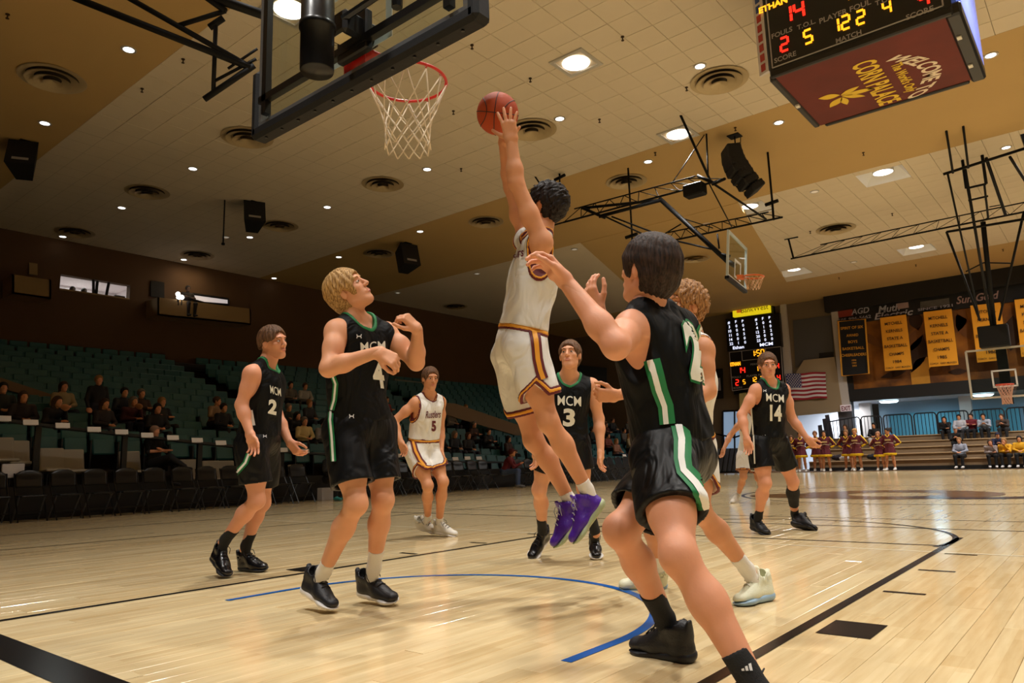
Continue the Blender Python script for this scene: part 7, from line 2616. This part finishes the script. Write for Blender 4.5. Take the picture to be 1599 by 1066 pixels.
ptext(e, 'team_name', 'Ethan', 1153, 542, 4.6, SBY - .04, M_LEDW, 15, .02)
ptext(e, 'team_name', 'MCM', 1196.5, 537, 4.6, SBY - .04, M_LEDW, 17, .02)
for (txt, px, py, h_, m_) in (('1:50', 1183, 551, 9, M_LEDA), ('14', 1157.5, 578, 9, M_LEDR), ('1', 1181.5, 575.5, 8, M_LEDA), ('2', 1151, 597, 8.5, M_LEDR), ('5', 1162, 596, 6.5, M_LEDA), ('12', 1177, 592.5, 7, M_LEDA), ('2', 1189, 591, 7, M_LEDA), ('4', 1202, 589, 7, M_LEDA), ('4', 1214, 571, 8, M_LEDR), ('4', 1216, 589, 8, M_LEDR)):
    led('led_digit', txt, px, py, h_, SBY - .03, m_, e)
ptext(e, 'team_name', 'ETHAN', 1148, 568, 5.5, SBY - .04, M_LEDA, 14, .05)
for (txt, px, py, w_) in (('PERIOD', 1180, 568, 14), ('FOULS', 1150, 588.5, 12), ('PLAYER FOUL', 1181, 585.5, 26), ('SCORE', 1152, 605, 12)):
    ptext(e, 'lettering', txt, px, py, 3, SBY - .04, M_SBTXT, w_, .02)
quad_box('support_post', [(1154, 608), (1164, 607), (1166, 640), (1155, 640)], SBY + .25, mat('lamp_post_pale', rgb(216, 200, 130), .6), .2)
# flag
FLY = WY - .35
e = empty('flag', (0, 0, 0), 0, 'American flag hanging flat on the balcony wall', 'flag')
fq = [ony(px, py, FLY) for px, py in ((1226, 584), (1289, 580), (1291.5, 621), (1232.5, 625.5))]
M_FR = mat('flag_red', rgb(158, 30, 44), .75)
M_FW = mat('flag_white', rgb(222, 214, 214), .75)
M_FB = mat('flag_blue', rgb(46, 58, 118), .75)
def fpt(u, v, o_=0):
    p = (fq[0] * (1 - u) + fq[1] * u) * (1 - v) + (fq[3] * (1 - u) + fq[2] * u) * v
    return p + V(0, .05 * math.sin(u * 9 + v * 4) - o_, .02 * math.sin(u * 11))
for k in range(13):
    n = 12
    u0 = 0.38 if k < 7 else 0
    vs_ = [fpt(u0 + (1 - u0) * i / n, (k + j) / 13) for j in (0, 1) for i in range(n + 1)]
    mesh_obj('stripe', vs_, [(i, i + 1, n + 2 + i, n + 1 + i) for i in range(n)], M_FR if k % 2 == 0 else M_FW, e, True)
n = 8
vs_ = [fpt(.40 * i / n, 7 / 13 * j / n) for j in range(n + 1) for i in range(n + 1)]
mesh_obj('canton', vs_, [(j * (n + 1) + i, j * (n + 1) + i + 1, (j + 1) * (n + 1) + i + 1, (j + 1) * (n + 1) + i) for j in range(n) for i in range(n)], M_FB, e, True)
sm2 = MB()
for r_ in range(9):
    for c_ in range(6 - r_ % 2):
        u, v = .40 * (c_ * 2 + 1 + r_ % 2) / 12, 7 / 13 * (r_ + .7) / 9.4
        c = fpt(u, v, .02)
        pts = [c + V(math.sin(a), 0, math.cos(a)) * (.05 if i % 2 == 0 else .02) for i, a in enumerate(np.linspace(0, 2 * math.pi, 11)[:-1])]
        sm2.add(pts, [tuple(range(10))])
sm2.build('star', M_FW, e)

# cheerleaders
CM, CY_ = cloth(92, 20, 36), cloth(240, 196, 20)
names = ['leftmost cheerleader in maroon and yellow, half hidden by the number 14 player', 'second cheerleader from the left in maroon, beside the number 14 player hand', 'third cheerleader from the left in maroon, partly behind the fourth', 'fourth cheerleader from the left in maroon with dark hair', 'fifth cheerleader from the left in maroon, behind the sixth', 'sixth cheerleader from the left in maroon with fair tied hair', 'seventh cheerleader from the left in maroon, short and fair', 'rightmost cheerleader in maroon with dark tied hair, looking aside']
for i, (px, hy, kd, hr) in enumerate(((1240, 683, 'cheer', (90, 60, 40)), (1254, 677, 'cheer', (60, 40, 30)), (1278, 676, 'cheer', (120, 80, 60)), (1292, 675, 'cheer', (40, 28, 24)), (1327, 674, 'cheer', (130, 92, 60)), (1341, 672, 'cheer', (190, 140, 80)), (1377, 677, 'cheer', (170, 120, 90)), (1393, 671, 'cheer_turn', (30, 22, 22)))):
    yb_ = 32.2 + (0.35 if i in (2, 4) else 0)
    p = ony(px, 736, yb_)
    tp_ = ony(px, hy - 4, yb_)
    s_ = (tp_[2] - 0) / 1.63
    f_ = figure(kd, (p[0], yb_, 0), math.pi + (.25 if px < 1300 else 0), names[i], dict(body=SK2, top=CM, skirt=CM, skirt_hem=CY_, hair=cloth(*hr), shoe=cloth(232, 230, 226)), 'cheerleaders in front of the bleachers', s_)
    # yellow sleeve stripes and chest print
    for sg in (-1, 1):
        MB().tube([(sg * .17, -.02, 1.34), (sg * .30, -.06, 1.17), (sg * .375, -.07, 1.055), (sg * .28, -.01, .985), (sg * .20, .015, .94)], .047, 6).build('sleeve_stripe', CY_, f_, True)
    MB().tube([(-.07, .115, 1.36), (0, .145, 1.27), (.07, .115, 1.36)], .018, 5).build('collar_stripe', CY_, f_, True)
    MB().box((0, .150, 1.16), (.20, .03, .06)).build('chest_print', cloth(206, 176, 120), f_)
    MB().tube([(-.165, .03, 1.03), (0, .150, 1.07), (.165, .03, 1.03)], .012, 5).build('waist_stripe', cloth(214, 196, 170), f_, True)

# students on the bleachers (facing the court)
def bl(row, px, back=0.0):
    y0 = BY + .8 * row + .22
    z1 = .42 + BH * row
    p = ony(px, 700, y0)
    return V(p[0], y0, z1 - .42)
stu = [('sit_lap', 0, 1500, 'in a light grey hooded sweatshirt on the front bench', (150, 156, 174), (20, 20, 24), 3, 1.0), ('sit_chin', 0, 1547, 'in a grey top with crossed leg on the front bench', (150, 138, 138), (20, 20, 24), 1, .95), ('sit_chin', 0, 1572, 'in a yellow hoodie covering the mouth on the front bench', (220, 160, 20), (20, 20, 24), 3, .98), ('sit_long', 0, 1594, 'in yellow and black at the right edge of the front bench', (214, 160, 20), (20, 20, 24), 2, .98),
       ('sit_cap', 1, 1560, 'in a navy top and cap behind the yellow hoodie', (30, 36, 70), (24, 24, 30), (30, 34, 60), .95), ('sit_cap', 2, 1496, 'in a black and gold jacket and grey cap on the third bench', (26, 22, 22), (24, 24, 28), (150, 150, 156), 1.0), ('sit_chin', 4, 1481, 'in black with bare shins, leftmost of the top bench students', (22, 20, 24), (24, 22, 26), 2, 1.0), ('sit_lap', 4, 1504, 'in a white hoodie on the top bench', (190, 190, 200), (40, 40, 46), 2, 1.0),
       ('sit_fold', 4, 1523, 'in a dark red sweater on the top bench', (110, 20, 36), (24, 24, 30), 0, 1.0), ('sit_lean', 4, 1543, 'in a pale grey shirt with curly hair on the top bench', (170, 178, 196), (24, 24, 28), 2, 1.05), ('sit_lean', 4, 1574, 'in a brown shirt, rightmost of the top bench', (74, 62, 58), (40, 38, 40), 1, 1.0),
       ('sit_long', 3, 1324, 'in a black sweatshirt behind the fifth cheerleader', (20, 18, 22), (30, 28, 34), 1, 1.05), ('sit_long', 3, 1369, 'in a black sweatshirt and white trousers behind the cheerleaders', (20, 18, 22), (200, 196, 204), 2, 1.05)]
for (kd, row, px, lb, tc_, pc_, hc, s_) in stu:
    figure(kd, bl(row, px), math.pi + random.uniform(-.15, .15), 'student ' + lb, cols(tc_, pc_, hc, [SK1, SK2, SK3][px % 3], (210, 208, 210) if row == 0 else (60, 56, 60)), 'students on the bleachers', s_)
for (px, row, c_, lb) in ((1307, 0, (40, 30, 40), 'dark bag on the front bench behind the cheerleaders'), (1313, 0, (200, 196, 200), 'crumpled white jacket on the front bench'), (1362, 0, (24, 26, 34), 'black backpack lying on the front bench')):
    p = bl(row, px) + V(0, .05, .47)
    fb = Field(p - .5, p + .5, .025)
    fb.add(ell(p + V(0, 0, .10), np.eye(3), (.30, .16, .13)), 0)
    fb.add(ell(p + V(.14, 0, .13), np.eye(3), (.16, .14, .12)), .05)
    fb.wrinkle(.02, 24, np.eye(3), px)
    tag(fast_mesh('bag', [fb.surf()], cloth(*c_)), lb, 'bag')
# leaning black panels by the lobby doorway
for i, (x0, y0, x1, y1) in enumerate(((1277, 664, 1283, 692), (1284, 654, 1294, 690), (1288, 648, 1302, 690))):
    q = [ony(x0, y0, WY - .4 - .1 * i), ony(x0 + 6, y0 - 1, WY - .4 - .1 * i), ony(x1 + 5, y1, WY - .4 - .1 * i), ony(x1 - 3, y1, WY - .4 - .1 * i)]
    q[2][2] = q[3][2] = 0.02
    tag(MB().prism(q, (0, .05, 0)).build('leaning_panel', mat('dark_panel_laminate', rgb(60, 60, 72), .5)), ['smallest dark panel leaning in the lobby doorway', 'middle dark panel leaning in the lobby doorway', 'tallest dark panel leaning in the lobby doorway'][i], 'panel')

# lit glass doorway and black gear left of the number 14 player
e = empty('door_1')
tag(e, kind='structure')
q = [ony(px, py, WY - .04) for px, py in ((1129, 642), (1166, 640), (1166, 728), (1129, 730))]
q[2][2] = q[3][2] = 0.03
MB().prism(q, (0, .03, 0)).build('door_glass', mat('lit_door_glass', rgb(170, 198, 226), .3, emit=.45, ecol=rgb(170, 200, 235)), e)
for a, b in ((q[0], q[1]), (q[0], q[3]), (q[1], q[2]), ((q[0] + q[1]) / 2, (q[2] + q[3]) / 2)):
    MB().tube([a + V(0, -.03, 0), b + V(0, -.03, 0)], .05, 4).build('door_frame', M_DARKW, e)
e = empty('equipment_rack', (0, 0, 0), 0, 'low black rack of stacked folding chairs by the far doorway', 'rack')
for k in range(9):
    p = ony(1112 + 7.5 * k, 730, 30.5)
    MB().box((p[0], 30.5, .62), (.06, .55, 1.05), (nrm(V(1, 0, -.25)), V(0, 1, 0), nrm(V(.25, 0, 1))), bev=.01).build('stacked_chair', M_FCH, e)
p0, p1 = ony(1106, 730, 30.5), ony(1178, 730, 30.5)
MB().box(((p0[0] + p1[0]) / 2, 30.5, .08), (p1[0] - p0[0], .6, .06)).build('rack_base', M_STEELM, e)
for p in (p0, p1):
    MB().tube([(p[0], 30.5, 0), (p[0], 30.5, 1.3)], .03, 6).build('rack_post', M_STEELM, e)
e = empty('handrail', (0, 0, 0), 0, 'black handrail in front of the lit far doorway', 'rail')
MB().tube([ony(1112, 676, 35), ony(1146, 683, 35), ony(1168, 676, 35)], .04, 6).build('top_tube', M_STEELM, e)
for px in (1112, 1130, 1146, 1168):
    p = ony(px, 680, 35)
    MB().tube([(p[0], 35, 0), (p[0], 35, p[2])], .03, 6).build('rail_post', M_STEELM, e)
